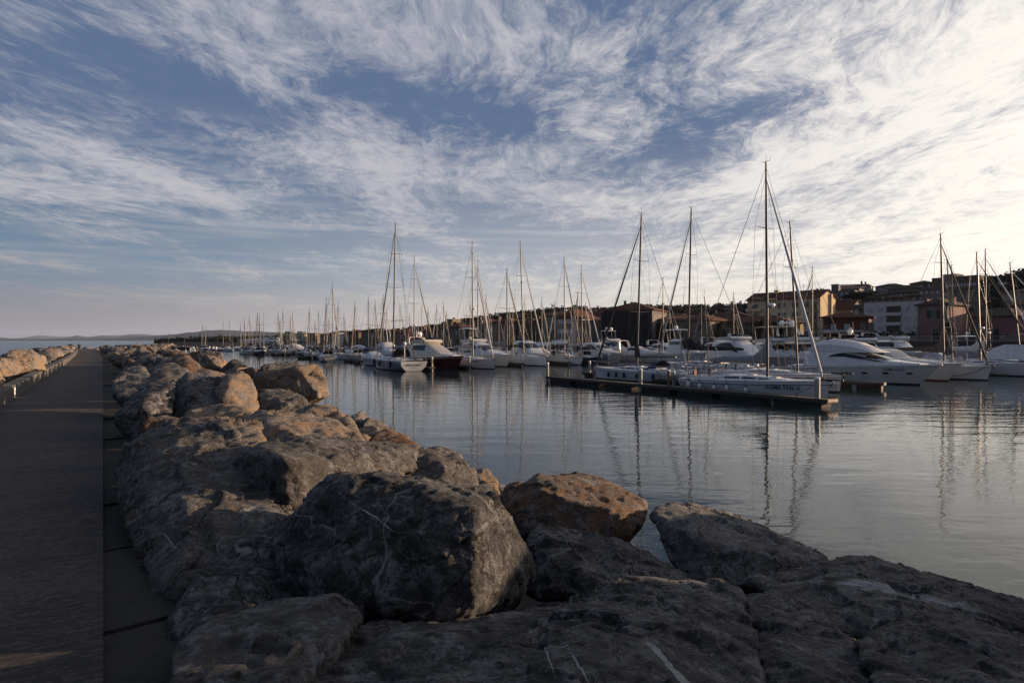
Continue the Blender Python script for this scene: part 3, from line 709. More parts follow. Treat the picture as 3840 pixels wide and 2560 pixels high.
tag(o, 'far rows of boulders running out to the end of the breakwater', 'boulders', kind='stuff')
# ------------------------------------------------------------------ boats
GEL = mat('white_gelcoat', (.44, .455, .475), .28, var=.06, scale=1.5, coat=.3, dirt=((.36, .35, .32), .25))
GELC = mat('cream_gelcoat', (.46, .43, .37), .32, var=.06, coat=.3)
GELG = mat('grey_gelcoat', (.19, .20, .215), .3, var=.06, coat=.3)
GELB = mat('pale_blue_gelcoat', (.50, .55, .60), .3, var=.06, coat=.3)
MAROON = mat('maroon_gelcoat', (.055, .010, .012), .25, var=.1, coat=.4)
NAVY = mat('navy_paint', (.012, .016, .03), .3, var=.1, coat=.3)
ANTI = mat('dark_antifoul', (.018, .020, .024), .8, var=.2)
ANTIR = mat('red_antifoul', (.10, .022, .014), .8, var=.2)
BLK = mat('black_trim', (.012, .012, .014), .5)
GLASS = mat('tinted_glass', (.006, .007, .009), .12, spec=.25, var=.05)
GLASSP = mat('pale_screen', (.33, .31, .29), .35, var=.1)
ALU = mat('mast_aluminium', (.055, .055, .058), .5, metal=.1, var=.08, scale=1.0)
ALUD = mat('dark_anodised_mast', (.035, .035, .038), .5, metal=.1, var=.08)
WIRE = mat('rigging_wire', (.10, .10, .105), .5, metal=.4)
STEEL = mat('rail_steel', (.45, .45, .46), .3, metal=.8)
NONSKID = mat('deck_nonskid', (.55, .56, .58), .6, var=.06, scale=4)
TEAK = mat('teak', (.16, .095, .05), .7, var=.25, scale=6)
CVG = mat('grey_canvas', (.20, .205, .22), .85, var=.15, scale=4, bump=.4, bscale=6)
CVB = mat('black_canvas', (.013, .014, .018), .85, var=.2, scale=4, bump=.4, bscale=6)
CVN = mat('blue_canvas', (.02, .03, .07), .85, var=.2, scale=4, bump=.4, bscale=6)
CVW = mat('white_canvas', (.46, .46, .48), .8, var=.08, scale=3, bump=.5, bscale=5)
CVBR = mat('brown_canvas', (.045, .035, .03), .85, var=.2, scale=4, bump=.4, bscale=6)
CVT = mat('tan_canvas', (.30, .25, .18), .85, var=.2, scale=4, bump=.4, bscale=6)
DOME = mat('radome_white', (.70, .70, .70), .35)
RUBR = mat('rubber_tube', (.30, .30, .31), .6)
REDP = mat('red_paint', (.22, .03, .02), .5, var=.15)
YEL = mat('yellow_paint', (.45, .32, .06), .6, var=.15)
BLUEV = mat('blue_screen', (.10, .19, .38), .3, var=.1)

def hullform(L, B, fs, fb, rake, sw=.74, fine=2.1, flare=.86, stripe=.22, n=15, tr=.25, drop=.45, roundst=1.0):
    """rings from port sheer round the keel to starboard sheer; returns rings and edge functions"""
    def hb(u):
        if u < .42: return B/2*(sw+(1-sw)*math.sin(math.pi/2*u/.42))
        return B/2*max(.012, 1-((u-.42)/.58)**fine)
    def sheer(u): return fs+(fb-fs)*u**1.6
    rings = []
    for i in range(n):
        u = (i/(n-1)); u = 1-(1-u)**1.25 if u > .5 else u
        h = hb(u); sh = sheer(u); k = min(1, (1-u)*5); rd = max(0, 1-u/.3)*roundst
        prof = [(h, sh), (h*.995, sh-stripe), (h*.99, sh-stripe-.055), (h*(flare+.08-.04*rd), .45*sh), (h*(flare-.22*rd), .13), (h*(flare-.02-.28*rd), .05), (h*(.6-.2*rd), -.25*drop-.1), (0.0, -drop*(.35+.65*k))]
        x0 = -L/2+u*L
        ring = []
        def X(z): return x0-rake*(1-max(0, z)/fb)*(u**3)*1.0+tr*(1-u)**6*(z/fs-1)*-1.0
        for y, z in prof: ring.append((X(z), y, z))
        for y, z in reversed(prof[:-1]): ring.append((X(z), -y, z))
        rings.append(ring)
    return rings, hb, sheer

HMAT = [1, 2, 1, 1, 3, 3, 3, 3, 3, 3, 1, 1, 2, 1]
def add_hull(e, L, B, fs, fb, rake, hullm, stripem, antim, deckm, **kw):
    rings, hb, sheer = hullform(L, B, fs, fb, rake, **kw)
    b = MB(); b.loft(rings, mats=[0, 1, 0, 0, 2, 2, 2, 2, 2, 2, 0, 0, 1, 0])
    r0 = rings[0]; n = len(r0)
    b.add(r0, [tuple(range(n))], 0)
    b.build('hull', [hullm, stripem, antim], e, 50)
    b = MB(); rr = []
    for r in rings:
        a, c = Vector(r[0]), Vector(r[-1])
        rr.append([a+Vector((0, -.02 if a.y > .05 else 0, .035)), a*.5+c*.5+Vector((0, (a.y)*.55, .05+abs(a.y)*.04)), a*.5+c*.5+Vector((0, 0, .05+abs(a.y)*.06)), a*.5+c*.5+Vector((0, -(a.y)*.55, .05+abs(a.y)*.04)), c+Vector((0, .02 if a.y > .05 else 0, .035))])
    b.loft(rr)
    b.build('deck', deckm, e, 40)
    return rings, hb, sheer

class Shell:
    """boxy rounded superstructure: along u (0 stern .. 1 bow), across s (-1 port base .. 0 crown .. 1 starboard base)"""
    def __init__(s, L, tops, wid, base, e=.42, tumble=.14):
        s.L, s.tops, s.wid, s.base, s.e, s.tum = L, tops, wid, base, e, tumble
        s.u0, s.u1 = tops[0][0], tops[-1][0]
    @staticmethod
    def lerp(tb, u):
        if callable(tb): return tb(u)
        if u <= tb[0][0]: return tb[0][1]
        for (a, va), (b, vb) in zip(tb, tb[1:]):
            if u <= b: return va+(vb-va)*(u-a)/max(1e-6, b-a)
        return tb[-1][1]
    def pt(s, u, q):
        zb = s.lerp(s.base, u); zt = max(zb+.02, s.lerp(s.tops, u)); w = s.lerp(s.wid, u)
        a = abs(q)*math.pi/2; y = w*math.sin(a)**s.e; z = zb+(zt-zb)*max(0, math.cos(a))**s.e
        y *= 1-s.tum*(z-zb)/max(.5, zt-zb)
        return Vector((-s.L/2+u*s.L, y if q >= 0 else -y, z))
    QS = [-1, -.93, -.82, -.7, -.58, -.46, -.34, -.22, -.1, 0, .1, .22, .34, .46, .58, .7, .82, .93, 1]
    def mesh(s, n=16):
        b = MB(); us = [s.u0+(s.u1-s.u0)*i/(n-1) for i in range(n)]
        b.loft([[s.pt(u, q) for q in s.QS] for u in us], cap0=True, cap1=True); return b
    def patch(s, b, u0, u1, q0, q1, n=8, k=4, off=.02):
        """skin patch; q0, q1 numbers or functions of 0..1 along it"""
        rows = []
        for i in range(n+1):
            f = i/n; u = u0+(u1-u0)*f
            a = q0(f) if callable(q0) else q0; c = q1(f) if callable(q1) else q1
            row = []
            for j in range(k+1):
                q = a+(c-a)*j/k; p = s.pt(u, q)
                du = s.pt(min(s.u1, u+.004), q)-s.pt(max(s.u0, u-.004), q); dq = s.pt(u, min(1, q+.01))-s.pt(u, max(-1, q-.01))
                nn = dq.cross(du); nn = nn.normalized() if nn.length > 1e-9 else Vector((0, 0, 1))
                ctr = Vector((p.x, 0, s.lerp(s.base, u)))
                if nn.dot(p-ctr) < 0: nn = -nn
                row.append(p+nn*off)
            rows.append(row)
        b.loft(rows)

def frame_from(stern, bow):
    d = bow-stern; L = d.length
    return (stern+bow)/2, math.atan2(d.y, d.x), L
def u_at(stern, bow, px):
    k = (px-1920)/FS; d = bow-stern
    den = d.x-k*d.y
    return (k*stern.y-stern.x)/den if abs(den) > 1e-6 else .5

def lettering(parent, text, size, M, m, name='lettering'):
    cu = bpy.data.curves.new('txt', 'FONT'); cu.body = text; cu.size = size; cu.align_x = 'CENTER'; cu.extrude = .004; cu.resolution_u = 2
    cu.offset = size*.012
    ob = bpy.data.objects.new('txt', cu); COL.objects.link(ob)
    dg = bpy.context.evaluated_depsgraph_get(); dg.update()
    me = bpy.data.meshes.new_from_object(ob.evaluated_get(dg)); bpy.data.objects.remove(ob)
    me.transform(M); me.materials.clear(); me.materials.append(m)
    o = bpy.data.objects.new(name, me); COL.objects.link(o); o.parent = parent; return o
def side_text(e, text, size, x, z, rings_hb, side, L, m, lift=.03, slope=0.0):
    """text on the topsides: side=+1 port, -1 starboard"""
    u = (x+L/2)/L; y = rings_hb(u)*side
    du = .03; ang = math.atan2((rings_hb(min(1, u+du))-rings_hb(u-du))*side, 2*du*L)
    base = Matrix(((1, 0, 0), (0, 0, -1), (0, 1, 0))).to_4x4()        # text up = +Z, faces -Y
    if side > 0: base = Matrix.Rotation(math.pi, 4, 'Z') @ base
    T = Matrix.Translation((x, y*.985+lift*side, z)) @ Matrix.Rotation(ang, 4, 'Z') @ base
    return lettering(e, text, size, T, m)

def rail(e, pts_top, posts, r=.022, rows=1, name='guard_rail', m=None):
    b = MB(); b.tube(pts_top, r, 4)
    for a, c in posts: b.tube([a, c], r*.9, 4)
    if rows > 1: b.tube([tuple(Vector(p)-Vector((0, 0, .28))) for p in pts_top], r*.6, 3)
    return b.build(name, m or STEEL, e)

def sailboat(label, stern, bow, B=3.6, fs=1.05, fb=1.3, mast_u=.58, mast_h=16.0, rake=.5, hullm=None, stripem=None, antim=None, mastm=None,
             top_off=0.0, cover=None, boom_dir=-1, boom_z=2.3, boom_len=None, jib=None, spreaders=2, radar=None, hood=None, gear=True, stays=True, sw=.74,
             cabin=True, name='sailing_yacht', cat='sailboat', group=None, wires=.016, jib_top=.93, bowsprit=False, deckm=None, cover_tall=1.0, mast_r=.10, hoodh=.85):
    c, rz, L = frame_from(stern, bow)
    e = empty(name, (c.x, c.y, 0), rz, label, cat, group)
    hullm = hullm or GEL
    rings, hb, sheer = add_hull(e, L, B, fs, fb, rake, hullm, stripem or hullm, antim or ANTI, deckm or NONSKID, sw=sw)
    X = lambda u: -L/2+u*L
    roof = .42 if L > 8 else .3
    if cabin:
        base = lambda u: sheer(u)+.03
        sh = Shell(L, [(.30, sheer(.3)+roof*.95), (.34, sheer(.34)+roof+.05), (.55, sheer(.55)+roof), (.72, sheer(.72)+roof*.45), (.80, sheer(.8)+.06)],
                   lambda u: hb(u)*(.66 if u < .6 else .66-.25*(u-.6)/.2), base, e=.38, tumble=.2)
        sh.mesh().build('coachroof', hullm if hullm in (GEL, GELC) else GEL, e, 45)
        for side in (-1, 1):
            for (a, d_) in ((.36, .47), (.49, .585), (.60, .66)):
                b = MB(); sh.patch(b, a, d_, side*.955, side*.80, 6, 2, .015); b.build('cabin_window', GLASS, e)
        if gear:
            for uu in (.50, .66):
                b = MB(); z = sh.pt(uu, 0).z; b.box(X(uu)-.28, X(uu)+.28, -.28, .28, z-.02, z+.06); b.build('deck_hatch', GLASSP, e)
        # cockpit
        b = MB(); z = sheer(.2)+.03
        for side in (-1, 1):
            b.loft([[(X(u), side*hb(u)*.80, z), (X(u), side*hb(u)*.76, z+.30), (X(u), side*hb(u)*.60, z+.32), (X(u), side*hb(u)*.56, z)] for u in (.05, .12, .2, .31)], cap0=True, cap1=True)
        b.build('cockpit_coaming', GEL, e, 40)
        b = MB(); b.add([(X(.03), -hb(.05)*.54, z+.05), (X(.31), -hb(.3)*.54, z+.05), (X(.31), hb(.3)*.54, z+.05), (X(.03), hb(.05)*.54, z+.05)], [(0, 1, 2, 3)])
        b.build('cockpit_floor', TEAK, e)
    if hood:
        b = MB(); z = sheer(.3)+roof*.7
        arcs = []
        for f, hgt in ((0, hoodh), (.5, hoodh*.92), (1, .18)):
            w = hb(.3)*.62
            arcs.append([(X(.285)+f*1.25, w*math.cos(a), z+hgt*math.sin(a)**.6) for a in [R(x) for x in (1, 15, 35, 60, 90, 120, 145, 165, 179)]])
        b.loft(arcs); b.build('sprayhood', hood, e, 60)
    if gear:
        for side in (-1, 1):
            y = hb(.12)*.45*side; b = MB(); zc = sheer(.12)+.85; pr = []
            for k in range(13):
                a = 2*math.pi*k/12; pr.append((X(.11), y+.42*math.cos(a), zc+.42*math.sin(a)))
            b.tube(pr, .022, 4, cap=False); b.tube([(X(.11), y, zc-.42), (X(.11), y, zc+.42)], .015, 3); b.tube([(X(.11), y-.42, zc), (X(.11), y+.42, zc)], .015, 3)
            b.tube([(X(.125), y, zc-.75), (X(.125), y, zc)], .07, 5); b.build('steering_wheel', BLK, e)
        us = [.01, .10, .2, .3, .42, .54, .66, .78, .88]
        for side in (-1, 1):
            top = [(X(u), side*hb(u)*.96, sheer(u)+.62) for u in us]
            rail(e, top, [((X(u), side*hb(u)*.96, sheer(u)), (X(u), side*hb(u)*.96, sheer(u)+.62)) for u in us], .016, 2, 'lifeline')
        fr = [(X(.88), hb(.88)*.96, sheer(.88)+.62), (X(.97), hb(.95)*.9, sheer(.95)+.66), (X(1.01), 0, sheer(1)+.68), (X(.97), -hb(.95)*.9, sheer(.95)+.66), (X(.88), -hb(.88)*.96, sheer(.88)+.62)]
        rail(e, fr, [((X(.96), q*hb(.96)*.8, sheer(.96)), (X(.975), q*hb(.95)*.8, sheer(.95)+.65)) for q in (-1, 1)], .02, 1, 'pulpit')
        ps = [(X(.10), hb(.1)*.96, sheer(.1)+.62), (X(.0), hb(0)*.9, sheer(0)+.65), (X(-.004), hb(0)*.3, sheer(0)+.65)]
        rail(e, ps, [((X(.0), hb(0)*.9, sheer(0)), ps[1])], .02, 2, 'pushpit')
        ps = [(p[0], -p[1], p[2]) for p in ps]; rail(e, ps, [((X(.0), -hb(0)*.9, sheer(0)), ps[1])], .02, 2, 'pushpit')
        b = MB(); b.box(X(.97), X(1.0)+.22, -.07, .07, sheer(1)-.02, sheer(1)+.07); b.tube([(X(1.0)+.2, 0, sheer(1)), (X(1.0)+.05, 0, sheer(1)-.3)], .04, 4)
        b.tube([(X(1.0)+.05, -.16, sheer(1)-.28), (X(1.0)+.0, 0, sheer(1)-.34), (X(1.0)+.05, .16, sheer(1)-.28)], .03, 4); b.build('anchor', BLK, e)
    if bowsprit:
        b = MB(); b.tube([(X(.93), 0, sheer(1)+.07), (X(1.0)+.95, 0, sheer(1)+.12)], [.11, .05], 6); b.build('bowsprit', BLK, e, True)
    # rig
    mx = X(mast_u); z0 = sheer(mast_u)+(roof*.6 if cabin else 0)
    foot = Vector((mx, 0, z0)); head = Vector((mx+top_off, 0, mast_h))
    mm = mastm or ALU
    at = lambda f: foot.lerp(head, f)
    b = MB(); b.tube([foot, at(.75), head], [mast_r*.88, mast_r*.8, mast_r*.56], 8); ms = b.build('mast', mm, e, True)
    b = MB(); b.tube([head, head+Vector((0, 0, .75))], .012, 3); b.tube([head+Vector((-.35, 0, .12)), head+Vector((.35, 0, .18))], .02, 3)
    b.tube([head+Vector((.35, 0, .18)), head+Vector((.42, 0, .5))], .012, 3); b.box(head.x-.05, head.x+.05, -.05, .05, head.z, head.z+.12); b.build('masthead_gear', BLK, ms)
    chain = hb(mast_u)*.94; cz = sheer(mast_u); sp = []
    for k in range(spreaders):
        f = (k+1)/(spreaders+1)+.03; p = at(f); w = chain*(.95-.22*k)
        sp.append((p, w)); b = MB()
        for side in (-1, 1): b.tube([p, (p.x-.18, side*w, p.z+.10)], [.035, .022], 4)
        b.build('spreader', mm, ms)
    if radar:
        p = at(radar); b = MB(); b.lathe([(.001, 0), (.26, .02), (.29, .1), (.26, .2), (.001, .25)], (p.x+.36, 0, p.z), 10); b.build('radar_dome', DOME, ms, True)
        b = MB(); b.box(p.x, p.x+.5, -.05, .05, p.z-.06, p.z); b.build('radar_bracket', mm, ms)
    if stays:
        b = MB(); hi = at(.985); w = wires
        for side in (-1, 1):
            path = [(mx-.12, side*chain, cz)]+[(p.x-.18, side*ww, p.z+.10) for p, ww in sp]+[tuple(at(.95))]
            b.tube(path, w*.8, 3)
            b.tube([(mx+.3, side*chain, cz), tuple(at(.33 if spreaders > 1 else .5))], w*.7, 3)
            for i, (p, ww) in enumerate(sp[:-1]): b.tube([(p.x-.18, side*ww, p.z+.1), tuple(at((i+2)/(spreaders+1)+.01))], w*.6, 3)
            b.tube([(X(.0), side*hb(0)*.75, fs), (X(0)+(hi.x-X(0))*.28, side*.05, hi.z*.30), tuple(hi)], w*.7, 3)
        b.tube([(X(.985), 0, fb), tuple(hi)], w*.8, 3)
        b.build('rigging', WIRE, e)
    if jib:
        a = Vector((X(.965), 0, fb+.25)); d_ = at(jib_top); b = MB()
        if bowsprit: a = Vector((X(.955), 0, fb+.2))
        b.tube([a, a.lerp(d_, .03), a.lerp(d_, .2), a.lerp(d_, .6), a.lerp(d_, .93), d_], [.03, .10, .115, .09, .05, .02], 7); b.build('furled_jib', jib, e, True)
        b = MB(); b.lathe([(.001, 0), (.14, .0), (.14, .05), (.05, .06), (.05, .16), (.14, .17), (.14, .2), (.001, .2)], (a.x, 0, a.z-.18), 10); b.build('furling_drum', BLK, e, True)
    bl = boom_len or L*.38
    bs = Vector((mx+boom_dir*.12, 0, boom_z)); be = Vector((mx+boom_dir*bl, 0, boom_z+.06))
    b = MB(); b.tube([bs, be], [.09, .08], 6); bo = b.build('boom', mm, e, True)
    b = MB(); b.tube([(mx+boom_dir*.12, 0, z0+.15), bs.lerp(be, .28)], .035, 5); b.tube([bs.lerp(be, .75), (be.x*.8+mx*.2, 0, fs+.3)], .015, 3); b.build('boom_vang', mm, e)
    if cover:
        secs = []
        for f, hgt, w in ((-.015, 1.75*cover_tall, .13), (.03, 1.5*cover_tall, .17), (.10, .95*cover_tall, .20), (.22, .62, .20), (.45, .50, .19), (.7, .42, .17), (.93, .33, .14), (1.0, .2, .06)):
            p = bs.lerp(be, f); n = 10; ring = []
            for k in range(n):
                a = 2*math.pi*k/n-math.pi/2
                sag = .035*math.sin(f*23+k)
                ring.append((p.x, (w+sag*.6)*math.cos(a), p.z-.13+(hgt)*(.5+.5*math.sin(a))+sag*.5))
            secs.append(ring)
        b = MB(); b.loft(secs, True, cap0=True, cap1=True); b.build('sail_cover', cover, bo, True)
    return e, L, hb, sheer

def yacht(label, stern, bow, B=4.2, fs=1.25, fb=1.75, rake=1.6, tops=None, wid=.80, win=(), screen=None, fly=None, arch=None, hard=None, domes=(), hullm=None, stripem=None, antim=None,
          cabm=None, ports=0, rails=True, canopy=None, name='motor_yacht', group=None, plat=True, mastlet=None, cat='motorboat', hullwin=None, fine=2.3):
    c, rz, L = frame_from(stern, bow)
    e = empty(name, (c.x, c.y, 0), rz, label, cat, group)
    hullm = hullm or GEL; cabm = cabm or GEL
    rings, hb, sheer = add_hull(e, L, B, fs, fb, rake, hullm, stripem or hullm, antim or ANTI, NONSKID, sw=.9, fine=fine, flare=.78, stripe=.16, tr=.1, drop=.5, roundst=.3)
    X = lambda u: -L/2+u*L
    base = lambda u: sheer(u)+.03
    tops = tops or [(.10, fs+1.6), (.14, fs+1.9), (.45, fs+1.9), (.66, fs+.75), (.86, fb+.12)]
    sh = Shell(L, tops, lambda u: hb(u)*wid, base, e=.40, tumble=.16)
    sh.mesh(20).build('cabin', cabm, e, 50)
    for (a, d_, q0, q1) in win:                # side glass, mirrored
        for side in (-1, 1):
            f0 = (lambda f, s_=side: s_*(q0(f) if callable(q0) else q0)); f1 = (lambda f, s_=side: s_*(q1(f) if callable(q1) else q1))
            b = MB(); sh.patch(b, a, d_, f0, f1, 10, 3, .022); b.build('side_window', GLASS, e, True)
    if screen:
        b = MB(); sh.patch(b, screen[0], screen[1], -screen[2], screen[2], 6, 10, .025); b.build('windscreen', screen[3] if len(screen) > 3 else GLASS, e, True)
    if fly:                                    # flybridge: (u0,u1,z,h)
        u0, u1, z, h = fly
        b = MB(); w = lambda u: hb(u)*wid*.86
        for side in (-1, 1):
            b.loft([[(X(u), side*w(u), z), (X(u), side*(w(u)+.07), z+h*k), (X(u), side*(w(u)-.08), z+h*k), (X(u), side*(w(u)-.1), z)] for u, k in ((u0, .55), (u0+.3*(u1-u0), .8), (u0+.8*(u1-u0), 1), (u1, 1.0))], cap0=True, cap1=True)
        b.loft([[(X(u1)+dx, -w(u1)*(1 if i else 1), z+dz), (X(u1)+dx+.22, 0, z+dz), (X(u1)+dx, w(u1), z+dz)] for i, (dx, dz) in enumerate(((.0, 0), (.28, h*.5), (.02, h), (-.12, h), (-.12, 0)))])
        b.build('flybridge', cabm, e, 50)
        b = MB(); b.loft([[(X(u1)-.05+dx, -w(u1)*.8, z+dz), (X(u1)+.12+dx, 0, z+dz), (X(u1)-.05+dx, w(u1)*.8, z+dz)] for dx, dz in ((0, h), (-.25, h+.32))]); b.build('fly_screen', GLASS, e)
        b = MB()
        for y in (-.7, .7): b.box(X(u1)-1.5, X(u1)-.95, y-.3, y+.3, z, z+.5); b.box(X(u1)-1.62, X(u1)-1.45, y-.3, y+.3, z, z+.95)
        b.build('helm_seat', cabm, e)
    at = None
    if arch:                                   # radar arch: (u, z0, height, lean)
        u, z, h, lean = arch; w = hb(u)*wid*.92; b = MB()
        prof = [(w*1.02, z), (w, z+h*.55), (w*.86, z+h*.92), (w*.5, z+h), (0, z+h*1.02)]
        ring = [(y, zz) for y, zz in prof]+[(-y, zz) for y, zz in reversed(prof[:-1])]
        rows = []
        for wdt in (-.42, .42):
            rows.append([(X(u)+wdt*(1-.45*(zz-z)/h)+lean*(zz-z)/h, y, zz) for y, zz in ring])
        for wdt in (.40, -.40):
            rows.append([(X(u)+wdt*(1-.45*(zz-z)/h)+lean*(zz-z)/h, y*.91, z+(zz-z)*.945) for y, zz in ring])
        rows.append(rows[0]); b.loft(rows); at = b.build('radar_arch', cabm, e, 50)
        ztop = z+h*1.02; xt = X(u)+lean
    if hard:                                   # hardtop: (u0,u1,z,material)
        u0, u1, z, hm = hard; w = hb((u0+u1)/2)*wid*.86; b = MB()
        rr = []
        for u, k, th in ((u0, .72, .04), (u0+.05, .95, .1), ((u0+u1)/2, 1, .14), (u1-.04, .92, .1), (u1, .6, .04)):
            rr.append([(X(u), -w*k, z), (X(u), -w*k*.8, z+th), (X(u), 0, z+th*1.5), (X(u), w*k*.8, z+th), (X(u), w*k, z), (X(u), w*k*.8, z-.05), (X(u), 0, z-.03), (X(u), -w*k*.8, z-.05)])
        b.loft(rr, True, cap0=True, cap1=True); at = b.build('hardtop', hm, e, 50); b = MB()
        zb = sh.lerp(tops, u0+.05)
        for uu, lean in ((u0+.05, .35), (u1-.07, .5)):
            zb = sh.lerp(tops, min(sh.u1, uu+.03))
            for side in (-1, 1): b.tube([(X(uu)+lean, side*w*.8, min(zb, z-.3)), (X(uu), side*w*.85, z)], .05, 5)
        b.build('hardtop_posts', cabm, e); ztop = z+.2; xt = X((u0+u1)/2)
    for k, (y, r, dx) in enumerate(domes):
        b = MB(); p = (xt+dx, y, ztop+r*.85); b.dome(p, r, r*1.05, 12); b.lathe([(r*.55, -r*1.2), (r*.5, -r*.6)], p, 8); b.build('satellite_dome', DOME, at or e, True)
    if mastlet:
        b = MB(); x = xt+mastlet[0]; b.tube([(x, 0, ztop-.05), (x-.1, 0, ztop+mastlet[1])], [.12, .07], 6); b.box(x-.75, x+.55, -.12, .12, ztop+mastlet[1]*.55, ztop+mastlet[1]*.55+.16)
        b.tube([(x, .4, ztop), (x-.3, .4, ztop+mastlet[1]*1.9)], .012, 3); b.build('antenna_mast', DOME, at or e)
    if rails:
        us = [.40+.58*k/7 for k in range(8)]
        for side in (-1, 1):
            top = [(X(u), side*hb(u)*.93, sheer(u)+.20+.45*min(1, k/2)) for k, u in enumerate(us)]
            top.append((X(1.0)+.05, 0, sheer(1)+.7))
            rail(e, top, [((X(u)-.12, side*hb(u)*.95, sheer(u)), top[k]) for k, u in enumerate(us)], .02, 1)
    for k in range(ports):
        u = .46+.13*k
        for side in (-1, 1):
            y = hb(u)*.93*side+.03*side; b = MB(); ring = []; x = X(u)
            ring = [(x+.30*math.cos(a), y-.02*side*math.cos(a), sheer(u)*.60+.10*math.sin(a)) for a in [2*math.pi*i/10 for i in range(10)]]
            b.add(ring+[(p[0], p[1]-.1*side, p[2]) for p in ring], [tuple(range(10))]+[(i, 10+i, 10+(i+1) % 10, (i+1) % 10) for i in range(10)]); b.build('porthole', GLASS, e)
    if hullwin:
        for side in (-1, 1):
            for (ua, ub, z0, z1) in hullwin:
                b = MB(); n = 5; lo = []; up = []
                for i in range(n+1):
                    u = ua+(ub-ua)*i/n; lo.append((X(u), side*(hb(u)*.955+.02), z0)); up.append((X(u), side*(hb(u)*.965+.02), z1))
                b.loft([lo, up]); b.build('hull_window', GLASS, e)
    if canopy:
        u0, u1, h, cm = canopy; z = sheer(.1)+.2; b = MB(); arcs = []
        for f, k in ((0, .55), (.15, .9), (.5, 1.0), (.85, .97), (1, .75)):
            u = u0+(u1-u0)*f; w = hb(u)*.9
            arcs.append([(X(u), w*math.cos(a), z+h*k*max(0, math.sin(a))**.55) for a in [R(q) for q in (0, 12, 30, 55, 90, 125, 150, 168, 180)]])
        b.loft(arcs, cap0=True, cap1=True); b.build('canopy', cm, e, 50)
    if plat:
        b = MB(); b.box(X(0)-.9, X(0)-.02, -hb(0)*.85, hb(0)*.85, .32, .42); b.build('bathing_platform', TEAK, e)
    b = MB(); b.box(X(.985), X(1)+.15, -.08, .08, sheer(1)-.04, sheer(1)+.08); b.tube([(X(1.0)+.12, 0, sheer(1)), (X(1.0)-.08, 0, sheer(1)-.4)], .045, 4)
    b.tube([(X(1)-.1, -.18, sheer(1)-.34), (X(1)-.1, 0, sheer(1)-.45), (X(1)-.1, .18, sheer(1)-.34)], .035, 4); b.build('anchor', STEEL, e)
    return e, L, hb, sheer

def V2(px, d): return PX(px, d, 0)
# ------------------------------------------------------------------ the fleet
def H(py, d): return ZY(py, d)
def sb(label, spx, sd, bpx, bd, mpx, tpy, tpx=None, **kw):
    s, b = V2(spx, sd), V2(bpx, bd)
    u = max(.35, min(.72, u_at(s, b, mpx)))
    m = s.lerp(b, u); L = (b-s).length
    h = H(tpy, m.y); off = 0
    if tpx is not None:
        # rake from the head's column, along the boat's own axis
        dirv = (b-s)/L; k = (tpx-1920)/FS
        den = dirv.x-k*dirv.y
        off = (k*m.y-m.x)/den if abs(den) > .15 else 0
        off = max(-1.3, min(1.3, off))
    return sailboat(label, s, b, mast_u=u, mast_h=h, top_off=off, **kw)+(s, b)

LET = mat('dark_lettering', (.012, .013, .018), .6)
def side_of(e):
    """which side (+1 port / -1 starboard) of the boat looks at the camera"""
    n = Vector((-math.sin(e.rotation_euler.z), math.cos(e.rotation_euler.z), 0))
    return 1 if n.dot(-e.location) > 0 else -1

# near pontoon: the racing yacht in front, black numbers on the bow
e, L, hb, sheer, s, b_ = sb('long white sailing yacht with grey sail cover and black bow numbers, along the near pontoon', 2582, 57.6, 3114, 46.9, 2878, 612, 2872,
   B=3.5, fs=1.02, fb=1.38, rake=.32, stripem=NAVY, cover=CVG, jib=CVW, spreaders=2, radar=.33, mast_r=.115, boom_z=2.55, boom_len=5.4, wires=.018, cover_tall=1.05, bowsprit=True)
ROMA = e
side_text(e, 'ROMA 9745 D', .40, L*.27, .70, hb, side_of(e), L, LET)
# its rail items
b = MB(); b.box(-L*.40, -L*.40+.16, -.9, -.55, 1.15, 1.75); b.tube([(-L*.40+.08, -.7, 1.75), (-L*.40+.08, -.72, 2.0)], .07, 6); o = b.build('horseshoe_buoy', REDP, e)
def fender(boat, L, hb, u, z, r, label, m=None, ln=.55):
    sd = side_of(boat); y = sd*(hb(u)*1.0+r*.9)
    M = Matrix.Translation(boat.location) @ Matrix.Rotation(boat.rotation_euler.z, 4, 'Z')
    p = M @ Vector((-L/2+u*L, y, z))
    f = empty('fender', p, 0, label, 'fender', 'fenders hung over the sides of the sailing yachts')
    b = MB(); b.lathe([(.001, 0), (r*.6, .03), (r, ln*.2), (r, ln*.7), (r*.6, ln*.95), (r*.2, ln)], (0, 0, 0), 10); b.build('fender_body', m or DOME, f, True)
    b = MB(); b.lathe([(r*.75, ln*.86), (r*.45, ln+.03), (r*.12, ln+.12), (.012, ln+.16)], (0, 0, 0), 8); b.tube([(0, 0, ln+.1), (0, -.0, ln+.85)], .012, 3); b.build('fender_cap', BLK, f, True)
for u, z, r, w in ((.115, .40, .17, 'nearest the stern'), (.215, .30, .13, 'second from the stern'), (.335, .24, .13, 'third from the stern'), (.43, .30, .13, 'just aft of the mast'), (.56, .22, .12, 'in line with the mast')):
    fender(ROMA, L, hb, u, z, r, 'white fender hanging on the long yacht with bow numbers, '+w)
e, L, hb, sheer, s, b_ = sb('white sailing yacht with grey boom and striped waterline, just behind the long near one', 2690, 66.0, 3158, 54.8, 2992, 832, 2962,
   B=3.6, fs=1.1, fb=1.45, rake=.25, stripem=NAVY, spreaders=2, boom_z=2.6, boom_len=4.6, bowsprit=True, jib=None, hood=None)
rg, hb2, sh2 = hullform(L, 3.62, 1.1, 1.45, .25)
